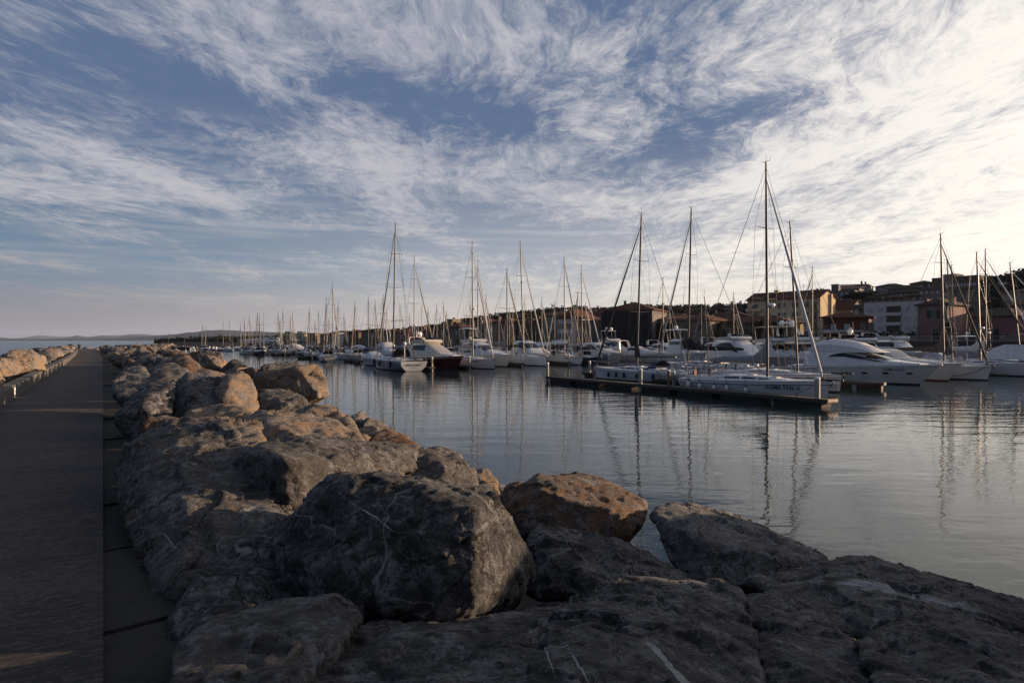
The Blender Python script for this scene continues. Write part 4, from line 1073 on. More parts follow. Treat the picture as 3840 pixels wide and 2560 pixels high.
for k in range(3):
    b = MB(); z0 = .30+.13*k
    for sd in (-1, 1):
        b.loft([[(-L/2+u*L-.25*(1-z0/1.45)*u**3, sd*(hb(u)*(.90+.03*k)+.02), z0), (-L/2+u*L-.25*(1-z0/1.45)*u**3, sd*(hb(u)*(.90+.03*k)+.02), z0+.055)] for u in (.86, .90, .94, .97, .985)])
    b.build('bow_stripe', NAVY, e)
e, L, hb, sheer, s, b_ = sb('white sailing yacht with black furled jib, its bow pointing left past the pontoon', 2606, 65.5, 2226, 75.5, 2388, 808, 2405,
   B=3.7, fs=1.0, fb=1.3, rake=.5, stripem=NAVY, jib=CVB, spreaders=2, radar=None, mast_r=.12, boom_z=2.5, boom_len=4.9, hood=CVN, wires=.018)
side_text(e, '9673 D', .34, -L*.40, .55, hb, side_of(e), L, LET)
for u, w in ((.74, 'nearest its bow'), (.64, 'second from its bow'), (.55, 'amidships'), (.42, 'aft of amidships'), (.27, 'nearest its stern')):
    fender(e, L, hb, u, .35, .13, 'black fender hanging on the yacht with the black furled jib, '+w, CVB, .5)
b = MB(); b.loft([[(L*.06, 0, 2.4), (L*.06, .03, 5.3)], [(L*.0, 0, 2.4), (L*.035, .03, 4.6)]]); b.build('mast_boot', CVB, e)
e, L, hb, sheer, s, b_ = sb('white sailing yacht with a long black sail cover, its stern to the right', 2848, 77, 2455, 88, 2580, 783, 2592,
   B=4.0, fs=1.15, fb=1.5, rake=.6, cover=CVB, jib=GELG, spreaders=2, boom_z=3.1, boom_len=7.6, mast_r=.135, hood=CVB, wires=.02, radar=None)
side_text(e, '4 CI 320 D', .30, -L*.33, .62, hb, side_of(e), L, LET)
e, L, hb, sheer, s, b_ = sb('small open sailing boat with thin bare mast, behind the long near yacht\'s stern', 2715, 64, 2640, 60, 2641, 1120, 2623,
   B=2.0, fs=.6, fb=.75, rake=.2, gear=False, spreaders=1, mast_r=.055, boom_z=1.4, boom_len=1.6, stays=True, cabin=False, mastm=ALU)

# right hand berths
e, L, hb, sheer, s, b_ = sb('white sailing yacht with a dark brown sail cover and tall mast, bow rope hanging slack', 3300, 83, 3722, 71, 3540, 878, 3527,
   B=3.9, fs=1.15, fb=1.55, rake=.55, cover=CVBR, jib=CVB, spreaders=3, boom_z=3.05, boom_len=6.2, mast_r=.13, stripem=GELG, antim=ANTI, hood=CVT, wires=.018)
b = MB(); hbw = hb(.9); b.tube([(L*.46, side_of(e)*.3, 1.45), (L*.40, side_of(e)*(hbw+.1), .9), (L*.30, side_of(e)*(hb(.8)+.15), .45), (L*.20, side_of(e)*(hb(.7)+.2), .25)], .03, 5); b.build('bow_rope', BLK, e)
sb('white sailing yacht just right of the brown covered one, navy roll on its boom', 3340, 92, 3705, 80, 3572, 975, 3551, B=3.5, fs=1.1, fb=1.4, jib=None, cover=CVN, spreaders=3, boom_len=4.0, boom_z=2.8, gear=True)
sb('white sailing yacht with a thinner grey mast, second behind the brown covered one', 3330, 100, 3690, 89, 3588, 997, 3567, B=3.4, fs=1.1, fb=1.4, jib=None, cover=CVW, spreaders=3, boom_len=4.0, boom_z=2.8, gear=False)
sb('white sailing yacht with a grey furled jib rising over the right edge, thick pale mast', 3560, 90, 3930, 77, 3661, 947, 3663, B=4.0, fs=1.2, fb=1.6, jib=CVB, cover=CVW, spreaders=3, boom_len=6.0, boom_z=3.0, mast_r=.15, radar=.30, wires=.018)
sb('white sailing yacht whose bright mast stands right of the thick pale one', 3570, 98, 3950, 86, 3697, 938, 3695, B=3.8, fs=1.2, fb=1.5, jib=CVW, cover=CVW, spreaders=3, boom_len=5.0, boom_z=3.0, mast_r=.125, radar=.24, gear=False)
e, L, hb, sheer, s, b_ = sb('long pale sailing yacht cut off by the right edge, tented with a white awning', 3690, 86, 4130, 74, 3784, 985, 3777, B=4.2, fs=1.25, fb=1.6, jib=CVW, cover=None, spreaders=3, boom_len=5.0, boom_z=3.0, mast_r=.12)
side_text(e, 'FI 2067 D', .32, -L*.05, .85, hb, side_of(e), L, LET)
b = MB(); b.loft([[(x, -1.7, 1.9), (x, -.9, 2.3+.5*k), (x, 0, 2.5+1.2*k), (x, .9, 2.3+.5*k), (x, 1.7, 1.9)] for x, k in ((-L*.42, .6), (-L*.30, 1.0), (-L*.12, 1.0), (L*.02, .45), (L*.16, .1))], cap0=True, cap1=True); b.build('awning', CVW, e, 50)

lens = lambda lo, hi: (lambda f: lo+(hi-lo)*(1-abs(2*f-1)**2.2))
# the big near motor yacht with covered flybridge
s, b_ = V2(3010, 76), V2(3528, 62.5)
e, L, hb, sheer = yacht('large white motor yacht with white flybridge cover, dark side glass and a bow number', s, b_, B=4.6, fs=1.45, fb=1.95, rake=2.0,
   tops=[(.10, 2.4), (.14, 3.25), (.42, 3.25), (.56, 2.75), (.72, 2.25), (.90, 2.05)], wid=.84,
   win=((.30, .70, lambda f: .86-.02*math.sin(f*3.14), lambda f: .86-.30*math.sin(f*3.14)**.6),), screen=(.57, .70, .55), ports=4, stripem=GELG, antim=ANTI, cabm=GEL)
b = MB(); arcs = []
for x, zt, w in ((-L*.37, 3.25, 1.4), (-L*.35, 4.05, 1.45), (-L*.24, 4.40, 1.5), (-L*.14, 4.30, 1.5), (-L*.04, 4.05, 1.5), (L*.06, 3.45, 1.45), (L*.13, 3.0, 1.3)):
    arcs.append([(x, w, 3.0), (x, w*.96, 3.0+(zt-3.0)*.55), (x, w*.55, 3.0+(zt-3.0)*.9), (x, 0, zt), (x, -w*.55, 3.0+(zt-3.0)*.9), (x, -w*.96, 3.0+(zt-3.0)*.55), (x, -w, 3.0)])
b.loft(arcs, cap0=True, cap1=True); b.build('flybridge_cover', CVW, e, 35)
side_text(e, '1ROMA 2923 D', .30, L*.27, 1.32, hb, side_of(e), L, LET)
s, b_ = V2(3200, 83), V2(3612, 68.5)
yacht('white motor cruiser with brown rubbing strake and rust red bottom, behind the covered yacht', s, b_, B=4.2, fs=1.4, fb=1.9, rake=1.8, stripem=TEAK, antim=ANTIR,
   tops=[(.12, 2.6), (.18, 3.2), (.40, 3.2), (.50, 2.3), (.84, 2.0)], win=((.2, .42, .85, .55),), screen=(.41, .50, .6, GLASSP), hard=None)

def my(label, spx, sd, bpx, bd, **kw): return yacht(label, V2(spx, sd), V2(bpx, bd), **kw)
# second row behind, left to right
fl = dict(tops=[(.08, 3.0), (.12, 3.55), (.42, 3.55), (.60, 2.4), (.84, 2.1)], fs=1.45, fb=1.95)
e, L, hb, sheer = my('motor yacht with a dark maroon hull, cream cabin and beige windscreen', 1556, 107, 1738, 95.5, B=4.5, rake=1.7, hullm=MAROON, stripem=GELC, antim=ANTI, cabm=GELC,
   tops=[(.06, 3.3), (.10, 3.75), (.40, 3.75), (.66, 2.35), (.88, 2.1)], fs=1.55, fb=2.0, win=((.14, .42, .88, .50),), screen=(.44, .62, .60, GLASSP), fly=(.10, .40, 3.7, .62), arch=(.06, 3.5, 1.25, -.5), domes=((.6, .42, .0),), mastlet=(.2, .9))
e, L, hb, sheer = my('white motor yacht with arched dark glass and two dark hull windows, right of the maroon', 1738, 121, 1922, 107, B=4.5, rake=1.8,
   tops=[(.06, 3.3), (.10, 3.8), (.38, 3.9), (.60, 2.75), (.72, 2.25), (.88, 2.1)], fs=1.5, fb=2.0, win=((.16, .46, lambda f: .86, lambda f: .86-.40*math.sin(f*3.14)**.5), (.10, .36, .985, .93)), screen=(.47, .62, .62), fly=(.10, .34, 3.85, .6), hard=(.0, .22, 6.2, GEL),
   hullwin=((.55, .62, 1.05, 1.3), (.64, .72, 1.1, 1.35)))
my('white motor yacht with a big oval black window in its rounded cabin top', 1935, 128, 2052, 114, B=4.4, rake=1.6, tops=[(.10, 3.2), (.16, 4.1), (.40, 4.15), (.58, 3.0), (.70, 2.2), (.86, 2.0)], fs=1.45, fb=1.9,
   win=((.26, .58, lambda f: .86, lambda f: .86-.5*math.sin(f*3.14)**.6),), screen=(.47, .60, .5))
my('white sports yacht with smooth beige domed cabin top and slim dark glass', 2185, 140, 2338, 124, B=4.5, rake=1.9, tops=[(.08, 2.9), (.16, 3.7), (.38, 3.8), (.55, 3.1), (.66, 2.4), (.90, 2.0)], fs=1.4, fb=1.9, cabm=GELC,
   win=((.22, .56, lambda f: .90, lambda f: .90-.34*math.sin(f*3.14)**.7),), screen=(.50, .61, .5))
my('tall white flybridge yacht with a raked hardtop carrying two white domes', 2255, 158, 2372, 146, B=4.8, rake=1.8, tops=[(.08, 3.4), (.12, 4.0), (.44, 4.0), (.62, 2.8), (.86, 2.3)], fs=1.6, fb=2.1, win=((.14, .5, .86, .5),), screen=(.46, .60, .6), fly=(.1, .42, 3.95, .6), hard=(.12, .36, 6.3, GEL), domes=((-.6, .36, .2), (.6, .36, .2)))
my('low white open cruiser with a raked windscreen, bow far out to the right', 2318, 136, 2530, 124, B=4.2, rake=2.1, tops=[(.20, 2.3), (.26, 2.9), (.36, 3.1), (.52, 2.35), (.90, 2.0)], fs=1.4, fb=1.9, win=((.28, .5, .86, .55),), screen=(.37, .5, .6, GLASSP), hullwin=((.5, .62, 1.0, 1.22),), arch=(.12, 2.0, 2.2, -.3))
my('white sports yacht with one long dark window, behind the low open cruiser', 2440, 150, 2585, 138, B=4.6, rake=1.9, tops=[(.10, 2.9), (.16, 3.5), (.40, 3.65), (.60, 2.9), (.90, 2.1)], fs=1.5, fb=2.0, win=((.16, .62, lambda f: .90, lambda f: .90-.32*math.sin(f*3.14)**.5),), screen=None, domes=(), arch=(.08, 3.2, 1.1, -.3))
my('boxy white trawler yacht with a wheelhouse under the tall black covered boom', 2520, 122, 2650, 110, B=4.6, rake=1.3, tops=[(.10, 3.4), (.12, 4.4), (.50, 4.4), (.53, 2.6), (.84, 2.3)], fs=1.7, fb=2.2, win=((.16, .48, .80, .55),), screen=(.50, .53, .6), hard=(.0, .34, 6.0, GEL), domes=((0, .34, -.5),))
my('white motor yacht with swept dark window, behind the long black sail cover', 2650, 128, 2770, 116, B=4.5, rake=1.8, tops=[(.10, 3.0), (.16, 3.8), (.42, 3.9), (.62, 2.8), (.88, 2.1)], fs=1.5, fb=2.0, win=((.18, .62, lambda f: .88, lambda f: .88-.42*math.sin(f*3.14)**.6),), arch=(.10, 3.6, 1.3, -.5))
my('big white round shouldered motor yacht with black curved glass, left of the tallest mast', 2690, 100, 2875, 88, B=4.8, rake=1.9, tops=[(.06, 3.2), (.10, 4.2), (.50, 4.3), (.66, 3.4), (.76, 2.5), (.90, 2.2)], fs=1.6, fb=2.1, win=((.14, .66, lambda f: .92, lambda f: .92-.36*math.sin(f*3.14)**.6),), fly=(.20, .5, 4.2, .55), mastlet=None)
my('white motor yacht with an oval side window, its flybridge wing stretched to the right', 2850, 104, 3010, 90, B=4.8, rake=1.8, tops=[(.06, 3.2), (.10, 3.9), (.52, 3.9), (.64, 2.8), (.86, 2.3)], fs=1.6, fb=2.1, win=((.24, .44, lambda f: .80-.12*math.sin(f*3.14)**.5, lambda f: .80-.42*math.sin(f*3.14)**.5),), screen=(.55, .64, .6), fly=(.06, .56, 3.85, .65), hard=(.05, .5, 6.1, CVT))
my('white motor yacht with tall leaning radar arch and two domes, right of the tallest mast', 2950, 98, 3130, 84, B=4.8, rake=1.9, tops=[(.08, 3.2), (.12, 4.0), (.44, 4.0), (.62, 2.8), (.88, 2.2)], fs=1.55, fb=2.05, win=((.16, .56, .88, .45),), screen=(.48, .61, .62), fly=(.12, .46, 3.95, .7), arch=(.10, 4.2, 2.0, -1.4), domes=((-.75, .42, 0), (.75, .42, 0)), mastlet=(.1, .8))
my('white flybridge yacht carrying a dark canvas roll and yellow dinghy gear on its top', 3060, 112, 3210, 98, B=4.6, rake=1.7, tops=[(.06, 3.2), (.10, 3.8), (.5, 3.8), (.66, 2.6), (.88, 2.1)], fs=1.5, fb=2.0, win=((.14, .56, .86, .5),), screen=(.52, .65, .62), fly=(.1, .5, 3.75, .5), hard=(.1, .46, 5.3, CVB))
my('white yacht with a round dome and an upright antenna post over its flybridge', 3180, 108, 3320, 95, B=4.6, rake=1.7, tops=[(.06, 3.2), (.10, 4.0), (.5, 4.0), (.66, 2.8), (.88, 2.2)], fs=1.6, fb=2.1, win=((.14, .56, .86, .5),), screen=(.52, .65, .62), fly=(.1, .52, 3.95, .6), arch=(.08, 4.0, 1.2, -.8), domes=((.2, .42, 0),), mastlet=(.9, 1.0))
my('white yacht with a bright blue screen below a long swept flybridge', 3270, 126, 3470, 112, B=5.0, rake=1.9, tops=[(.06, 3.4), (.10, 4.2), (.55, 4.2), (.70, 2.9), (.90, 2.3)], fs=1.7, fb=2.2, win=((.16, .60, .86, .5),), screen=(.16, .60, 0.0), fly=(.0, .56, 4.2, .75), arch=(.0, 4.4, 1.2, -1.0))
my('white motor boat with a flat hardtop on posts near the right edge', 3580, 128, 3740, 116, B=4.2, rake=1.5, tops=[(.16, 2.4), (.22, 3.0), (.5, 3.0), (.66, 2.3), (.88, 2.1)], fs=1.4, fb=1.9, win=((.24, .5, .86, .5),), hard=(.10, .52, 4.9, GEL), mastlet=(.3, .7))
my('small white cruiser with a pale top low behind the covered motor yacht', 3250, 96, 3400, 86, B=3.6, rake=1.4, tops=[(.12, 2.2), (.18, 2.9), (.42, 2.95), (.56, 2.2), (.86, 1.9)], fs=1.25, fb=1.65, win=((.2, .42, .85, .5),), screen=(.43, .56, .62, GLASSP))

# sailing yachts of the middle berths
e, L, hb, sheer, s, b_ = sb('grey hulled sailing yacht, stern to the camera, dark name on its white transom', 1553, 92.5, 1410, 106, 1474, 846, 1483,
   B=4.1, fs=1.35, fb=1.45, rake=.3, hullm=GELG, stripem=NAVY, cover=CVG, cover_tall=.35, jib=CVG, spreaders=3, boom_z=3.0, boom_len=6.2, mast_r=.14, hood=CVB, hoodh=1.55, sw=.93, mastm=ALUD, wires=.02, jib_top=.97)
BW = e
tw = hb(0)
b = MB(); rg = hullform(L, 4.1, 1.35, 1.45, .3, sw=.93)[0][0]
b.add([(p[0]-.03, p[1], p[2]) for p in rg if p[2] > .02], [tuple(range(len([p for p in rg if p[2] > .02])))]); b.build('transom', GEL, e)
def transom_text(e, L, text, size, z, m, y=0):
    M = Matrix.Translation((-L/2+.25*(1-z/1.35)-.10, y, z-.05)) @ Matrix.Rotation(-math.pi/2, 4, 'Z') @ Matrix.Rotation(math.pi/2, 4, 'X')
    return lettering(e, text, size, M, m)
transom_text(BW, L, 'BEACH WALK', .34, .80, LET); transom_text(BW, L, 'LIVORNO', .12, .50, LET)
b = MB(); b.tube([(-L*.47, 1.2, 1.35), (-L*.47, 1.2, 3.6)], .045, 5); b.dome((-L*.47, 1.2, 3.75), .26, .26, 12); b.build('radar_pole', DOME, e, True)
b = MB(); b.box(-L*.44, -L*.44+1.7, -.55, -.25, 1.3, 1.36); b.tube([(-L*.49, -.4, 1.3), (-L*.40, -.55, 2.9)], .09, 5); b.build('gangway', TEAK, e)
for u, w in ((.90, 'nearest its bow'), (.72, 'second from its bow'), (.50, 'amidships'), (.22, 'nearest its stern')):
    fender(BW, L, hb, u, .45, .17, 'long black fender hanging on the grey yacht with the white transom, '+w, CVB, .85)
e, L, hb, sheer, s, b_ = sb('white sailing yacht with plumb bow and small dark number, right of the maroon yacht', 1680, 111, 1856, 99.5, 1773, 912, 1771, B=3.8, fs=1.2, fb=1.5, rake=.15, jib=CVW, cover=CVG, cover_tall=.4, spreaders=2, boom_len=6.0, boom_z=3.1, radar=.42, mast_r=.125)
side_text(e, 'LV 2594 D', .32, L*.26, 1.0, hb, side_of(e), L, LET)
sb('sailing yacht behind the plumb bowed one, its mast leaning left of the pair', 1700, 128, 1850, 116, 1790, 981, 1793, B=3.7, fs=1.2, fb=1.5, jib=CVW, spreaders=2, gear=False, boom_len=5.0, boom_z=3.0)
e, L, hb, sheer, s, b_ = sb('light grey hulled sailing yacht with a plumb bow and blue waterline, mid row', 1905, 123, 2049, 110.5, 1964, 903, 1950, B=4.0, fs=1.25, fb=1.55, rake=.1, hullm=GELB, stripem=GELB, jib=CVW, cover=CVBR, cover_tall=.4, spreaders=2, boom_len=6.5, boom_z=3.1, mast_r=.135)
e, L, hb, sheer, s, b_ = sb('dark decked cruising yacht with a pale hull, bow anchor and a white dinghy on deck', 2046, 128, 2188, 115.5, 2117, 963, 2116, B=3.7, fs=1.2, fb=1.5, rake=.9, hullm=GELB, stripem=NAVY, jib=ALU, cover=CVB, cover_tall=.4, spreaders=2, boom_len=5.0, boom_z=2.9, radar=.45, hood=CVB, mast_r=.12, deckm=TEAK)
side_text(e, '4 CI 2687 D', .30, L*.24, 1.0, hb, side_of(e), L, LET)
b = MB(); b.lathe([(.001, .3), (.35, .26), (.62, .1), (.7, -.15)], (-L*.02, .0, 1.85), 12); b.build('deck_dinghy', CVT, e, True)
e, L, hb, sheer, s, b_ = sb('white sailing yacht with a square bow and dark number, behind the dark decked one', 2140, 138, 2262, 126, 2183, 998, 2180, B=3.9, fs=1.25, fb=1.6, rake=.05, jib=CVW, spreaders=2, boom_len=5.0, boom_z=3.0, radar=.38, mast_r=.12)
side_text(e, '4 FI 380 D', .34, L*.30, 1.05, hb, side_of(e), L, LET)
sb('sailing yacht with a slim pole mast behind the maroon motor yacht', 1500, 132, 1640, 120, 1552, 968, 1554, B=3.7, fs=1.2, fb=1.5, jib=CVT, cover=CVG, spreaders=3, boom_len=5.6, boom_z=3.0, gear=False, radar=.30)
e, L, hb, sheer = my('white sports cruiser with a pale covered windscreen, left of the grey sailing yacht', 1448, 112, 1358, 119, B=3.4, fs=1.2, fb=1.6, rake=1.6, stripem=NAVY, tops=[(.30, 1.6), (.40, 1.9), (.52, 2.35), (.66, 1.9), (.92, 1.75)], win=(), screen=(.50, .60, .7, GLASSP), ports=2, rails=True)
my('motor yacht with a tall white cabin cover, behind the grey sailing yacht\'s mast', 1425, 136, 1500, 124, B=4.2, fs=1.4, fb=1.8, tops=[(.08, 2.9), (.14, 3.7), (.40, 3.9), (.52, 2.5), (.86, 2.1)], win=((.14, .46, .92, .70),), cabm=CVW)
e, L, hb, sheer, s, b_ = sb('white sailing yacht moored alone at the end of the low left pontoon', 1186, 158, 1276, 149.5, 1247, 1064, 1246, B=3.4, fs=1.1, fb=1.25, rake=.3, cover=CVW, jib=CVT, spreaders=2, boom_len=4.5, boom_z=2.7, gear=True, wires=.022, hood=CVN)
# ------------------------------------------------------------------ far berths: a few boats of each kind, copied
def proto_sail(k, hullm, cover, jib, sp, mastm):
    s, b = Vector((-4.9, 0, 0)), Vector((4.9, 0, 0))
    e, L, hb, sh = sailboat('x', s, b, B=3.2, fs=1.0, fb=1.25, rake=.7, mast_u=.58, mast_h=12.5, hullm=hullm, stripem=NAVY, cover=cover, cover_tall=.5, jib=jib, spreaders=sp,
       gear=False, mastm=mastm, wires=.02, mast_r=.085, boom_len=3.9, boom_z=2.4, hood=CVN if k % 2 else CVG)
    return e
SPR = [proto_sail(0, GEL, CVN, GELG, 2, ALU), proto_sail(1, GELC, CVG, CVT, 1, ALU), proto_sail(2, GEL, CVW, CVW, 2, ALUD), proto_sail(3, NAVY, CVB, CVG, 1, ALUD), proto_sail(4, GEL, None, None, 1, ALU)]
used = set()
def place(proto, name, p, rz, sc, label, cat, group):
    if proto in used: o = copy_tree(proto)
    else: o = proto; used.add(proto)
    o.location = p; o.rotation_euler = (0, 0, rz); o.scale = (sc, sc, sc)
    return tag(o, label, cat, group)
random.seed(21)
masts_far = [(760,1214),(773,1222),(837,1207),(861,1202),(902,1209),(917,1194),(935,1183),(965,1173),(973,1177),(989,1178),(1043,1170),(1050,1203),(1061,1164),(1088,1184),(1097,1173)]
masts_mid = [(1160,1157),(1182,1201),(1194,1166),(1223,1123),(1234,1190),(1268,1139),(1263,1210),(1290,1177),(1295,1205),(1331,1136),(1381,1118),(1407,1129),(1437,1109),(1450,1162),(1500,1148),(1536,1176),(1582,1147),(1605,1158),(1638,1145),(1663,1137),(1675,1170)]
masts_ctr = [(1763,1133),(1822,1110),(1833,1165),(1872,1179),(1901,1012),(1910,1157),(1966,1126),(2032,1120),(2080,1137),(2166,1100),(2196,1140)]
masts_back = [(2486,1045),(2624,1120),(2751,1100),(3046,1005)]
def farboat(px, ty, hm, lo, hi, label, group):
    d = max(lo, min(hi, (hm-4.2)*2560/(1276-ty)))
    h = ZY(ty, d); sc = h/12.5
    k = random.randrange(5)
    ang = random.choice((-1.0, -.9, -1.15, 2.1, 2.0))+random.uniform(-.08, .08)
    o = place(SPR[k], 'sailing_yacht', (0, 0, 0), ang, sc, label, 'sailboat', group)
    mx = (-4.9+.58*9.8)*sc
    p = PX(px, d); o.location = (p.x-mx*math.cos(ang), p.y-mx*math.sin(ang), 0)
    return o
for px, ty in masts_far: farboat(px, ty, 11.5, 205, 285, 'small sailing yacht with a bare mast in the farthest left berths', 'sailing yachts in the farthest left berths')
for px, ty in masts_mid: farboat(px, ty, 12.5, 135, 200, 'bare masted sailing yacht in the crowded berths left of the maroon motor yacht', 'sailing yachts in the crowded berths left of the maroon motor yacht')
for px, ty in masts_ctr: farboat(px, ty, 13.0, 130, 150, 'bare masted sailing yacht in the rear berths in front of the old houses', 'sailing yachts in the rear berths in front of the old houses')
for px, ty, lab in ((2486, 1045, 'rear sailing yacht whose mast shows between the two tall masts with crossing stays'), (2630, 1150, 'rear sailing yacht with a short mast in front of the cream villa'), (2751, 1100, 'rear sailing yacht with a pale mast between the two palm trees'), (3046, 1005, 'rear sailing yacht with a bright edged mast in front of the yellow apartment block')):
    farboat(px, ty, 16.0, 112, 134, lab, None)

# small motor boats
def small_boat(L, B, hullm, kind, topm=None):
    e = empty('small_motorboat', (0, 0, 0))
    rings, hb, sheer = add_hull(e, L, B, .62, .85, .7, hullm, NAVY if hullm is GEL else hullm, ANTI, NONSKID, sw=.88, n=9, flare=.8, stripe=.12, drop=.35)
    X = lambda u: -L/2+u*L
    if kind == 'cabin':
        sh = Shell(L, [(.30, 1.9), (.34, 2.15), (.55, 2.1), (.64, 1.25), (.86, .98)], lambda u: hb(u)*.74, lambda u: sheer(u), e=.4); sh.mesh(10).build('cabin', GEL, e, 45)
        for sd in (-1, 1):
            b = MB(); sh.patch(b, .36, .54, sd*.8, sd*.5, 4, 2, .02); b.build('side_window', GLASS, e)
        b = MB(); sh.patch(b, .555, .63, -.6, .6, 3, 6, .02); b.build('windscreen', GLASS, e)
    elif kind == 'cuddy':
        sh = Shell(L, [(.45, 1.35), (.5, 1.5), (.62, 1.35), (.9, .95)], lambda u: hb(u)*.8, lambda u: sheer(u), e=.45); sh.mesh(8).build('cuddy', GEL, e, 45)
        b = MB(); sh.patch(b, .455, .56, -.62, .62, 3, 6, .02); b.build('windscreen', GLASSP, e)
        b = MB(); w = hb(.35)*.8; b.tube([(X(.36), -w, .7), (X(.33), -w*.9, 2.0), (X(.33), w*.9, 2.0), (X(.36), w, .7)], .03, 4); b.build('targa_bar', STEEL, e)
    elif kind == 'cover':
        b = MB(); arcs = []
        for u, h in ((.03, .4), (.12, 1.3), (.45, 1.6), (.62, 1.3), (.85, .35)):
            w = hb(u)*.96; arcs.append([(X(u), w*math.cos(a), sheer(u)-.05+h*max(0, math.sin(a))**.6) for a in [R(q) for q in (0, 20, 50, 90, 130, 160, 180)]])
        b.loft(arcs, cap0=True, cap1=True); b.build('boat_cover', topm or CVG, e, 50)
    elif kind == 'rib':
        for sd in (-1, 1):
            b = MB(); b.tube([(X(u), sd*hb(u)*1.02, sheer(u)-.05) for u in (0, .15, .4, .65, .8, .92, .985)]+[(X(1.0), 0, sheer(1)+.1)], [.2, .24, .25, .25, .24, .22, .2, .18], 8); b.build('inflatable_tube', topm or RUBR, e, True)
        b = MB(); b.box(-.3, .35, -.35, .35, .6, 1.35); b.box(.3, .36, -.33, .33, 1.35, 1.65); b.build('console', GEL, e)
    b = MB(); b.loft([[(X(0)-.1-.05, -.22, z), (X(0)-.6, -.18, z), (X(0)-.6, .18, z), (X(0)-.15, .22, z)] for z in (.65, 1.0, 1.25, 1.35)], True, cap0=True, cap1=True); b.box(X(0)-.45, X(0)-.2, -.09, .09, -.3, .7); b.build('outboard_motor', BLK, e)
    return e
SM = dict(cab=small_boat(6.5, 2.4, GEL, 'cabin'), cud=small_boat(6.0, 2.3, GEL, 'cuddy'), cov=small_boat(6.2, 2.3, GEL, 'cover', CVG), covw=small_boat(7, 2.6, GEL, 'cover', CVW), rib=small_boat(5.5, 2.1, BLK, 'rib'),
          ribt=small_boat(6.5, 2.4, GELC, 'rib', CVT), red=small_boat(5.5, 2.1, REDP, 'cuddy'), cream=small_boat(7.0, 2.6, GELC, 'cuddy'), nav=small_boat(6.5, 2.4, NAVY, 'cover', CVN))
G1 = 'small motor boats in the far left berths'; G2 = 'small motor boats on the pontoons left of the grey sailing yacht'; G3 = 'small motor boats in the rear berths'
def sm(k, px, y, ang, label, group=None, sc=1.0, d=None):
    d = d or (EYE*FS/(y-HZ)); p = PX(px, d)
    return place(SM[k], 'small_motorboat', (p.x, p.y, 0), ang, sc, label, 'motorboat', group)
sm('cab', 770, 1336, -1.0, 'small white cabin boat on the left jetty behind the red one', sc=1.05)
sm('red', 752, 1339, -.8, 'little red hulled boat at the end of the left jetty', sc=.95)
sm('cud', 686, 1338, .2, 'small white boat nearest the rocks on the left jetty', sc=.9)
sm('cab', 722, 1325, 1.9, 'white cabin boat behind the left jetty')
sm('cream', 880, 1315, -.35, 'cream hulled wooden boat low in the far left berths', sc=1.2)
sm('ribt', 985, 1322, -.3, 'large beige inflatable boat with its bow to the right', sc=1.35)
sm('covw', 1110, 1328, .1, 'boat under a pinkish white tent cover in the left berths', sc=1.45)
sm('cov', 947, 1322, .2, 'boat under a grey cover next to the beige inflatable')
sm('nav', 1030, 1318, -.2, 'dark blue boat with a blue cover near the left pontoon end')
for i, (k, px, y, a) in enumerate([('rib', 800, 1317, -.9), ('cud', 822, 1316, -1.2), ('rib', 845, 1317, -.6), ('cab', 806, 1310, -1), ('cud', 905, 1313, -.2), ('rib', 862, 1312, -.8), ('cov', 925, 1316, .1), ('cab', 960, 1312, .5), ('cud', 1003, 1314, -.7), ('cab', 1062, 1318, -.4), ('cud', 1148, 1322, -.8), ('cud', 642, 1308, .4), ('cov', 658, 1308, .3), ('nav', 1090, 1316, 0), ('rib', 785, 1312, -.7)]):
    sm(k, px, y, a, 'small low boat in the far left berths', G1, random.uniform(.9, 1.15))
for i, (k, px, y, a) in enumerate([('cab', 1165, 1331, -.5), ('cud', 1300, 1336, -.9), ('cab', 1330, 1330, -.6), ('covw', 1350, 1322, -.5), ('cud', 1395, 1326, .3), ('cov', 1290, 1326, -.8), ('cab', 1262, 1322, -1.1), ('cud', 1318, 1341, -.7), ('nav', 1400, 1334, -.4), ('cab', 1240, 1320, 1)]):
    sm(k, px, y, a, 'small white boat on the pontoons left of the grey sailing yacht', G2, random.uniform(1.0, 1.3))
for i, (k, px, d, a) in enumerate([('cab', 1600, 150, -.6), ('cud', 1640, 145, -.9), ('cab', 1690, 150, -1.0), ('cab', 1830, 150, -.7), ('cab', 1880, 148, -.9), ('covw', 2020, 142, -.6), ('cab', 2090, 148, -.9), ('cab', 2130, 150, -.5), ('cud', 2410, 144, -.8), ('cab', 2450, 147, -.9), ('cov', 2610, 142, -.7), ('cab', 2700, 140, -.8), ('cab', 2820, 136, -.8), ('cab', 2990, 132, -.6), ('covw', 3150, 128, -.9), ('cab', 3420, 124, -.8), ('cab', 3500, 122, -.9), ('cov', 3660, 119, -.8), ('cab', 3800, 116, -.9), ('cud', 2330, 150, -.9)]):
    sm(k, px, 0, a, 'small motor boat moored in the rear berths under the quay', G3, random.uniform(1.1, 1.45), d)

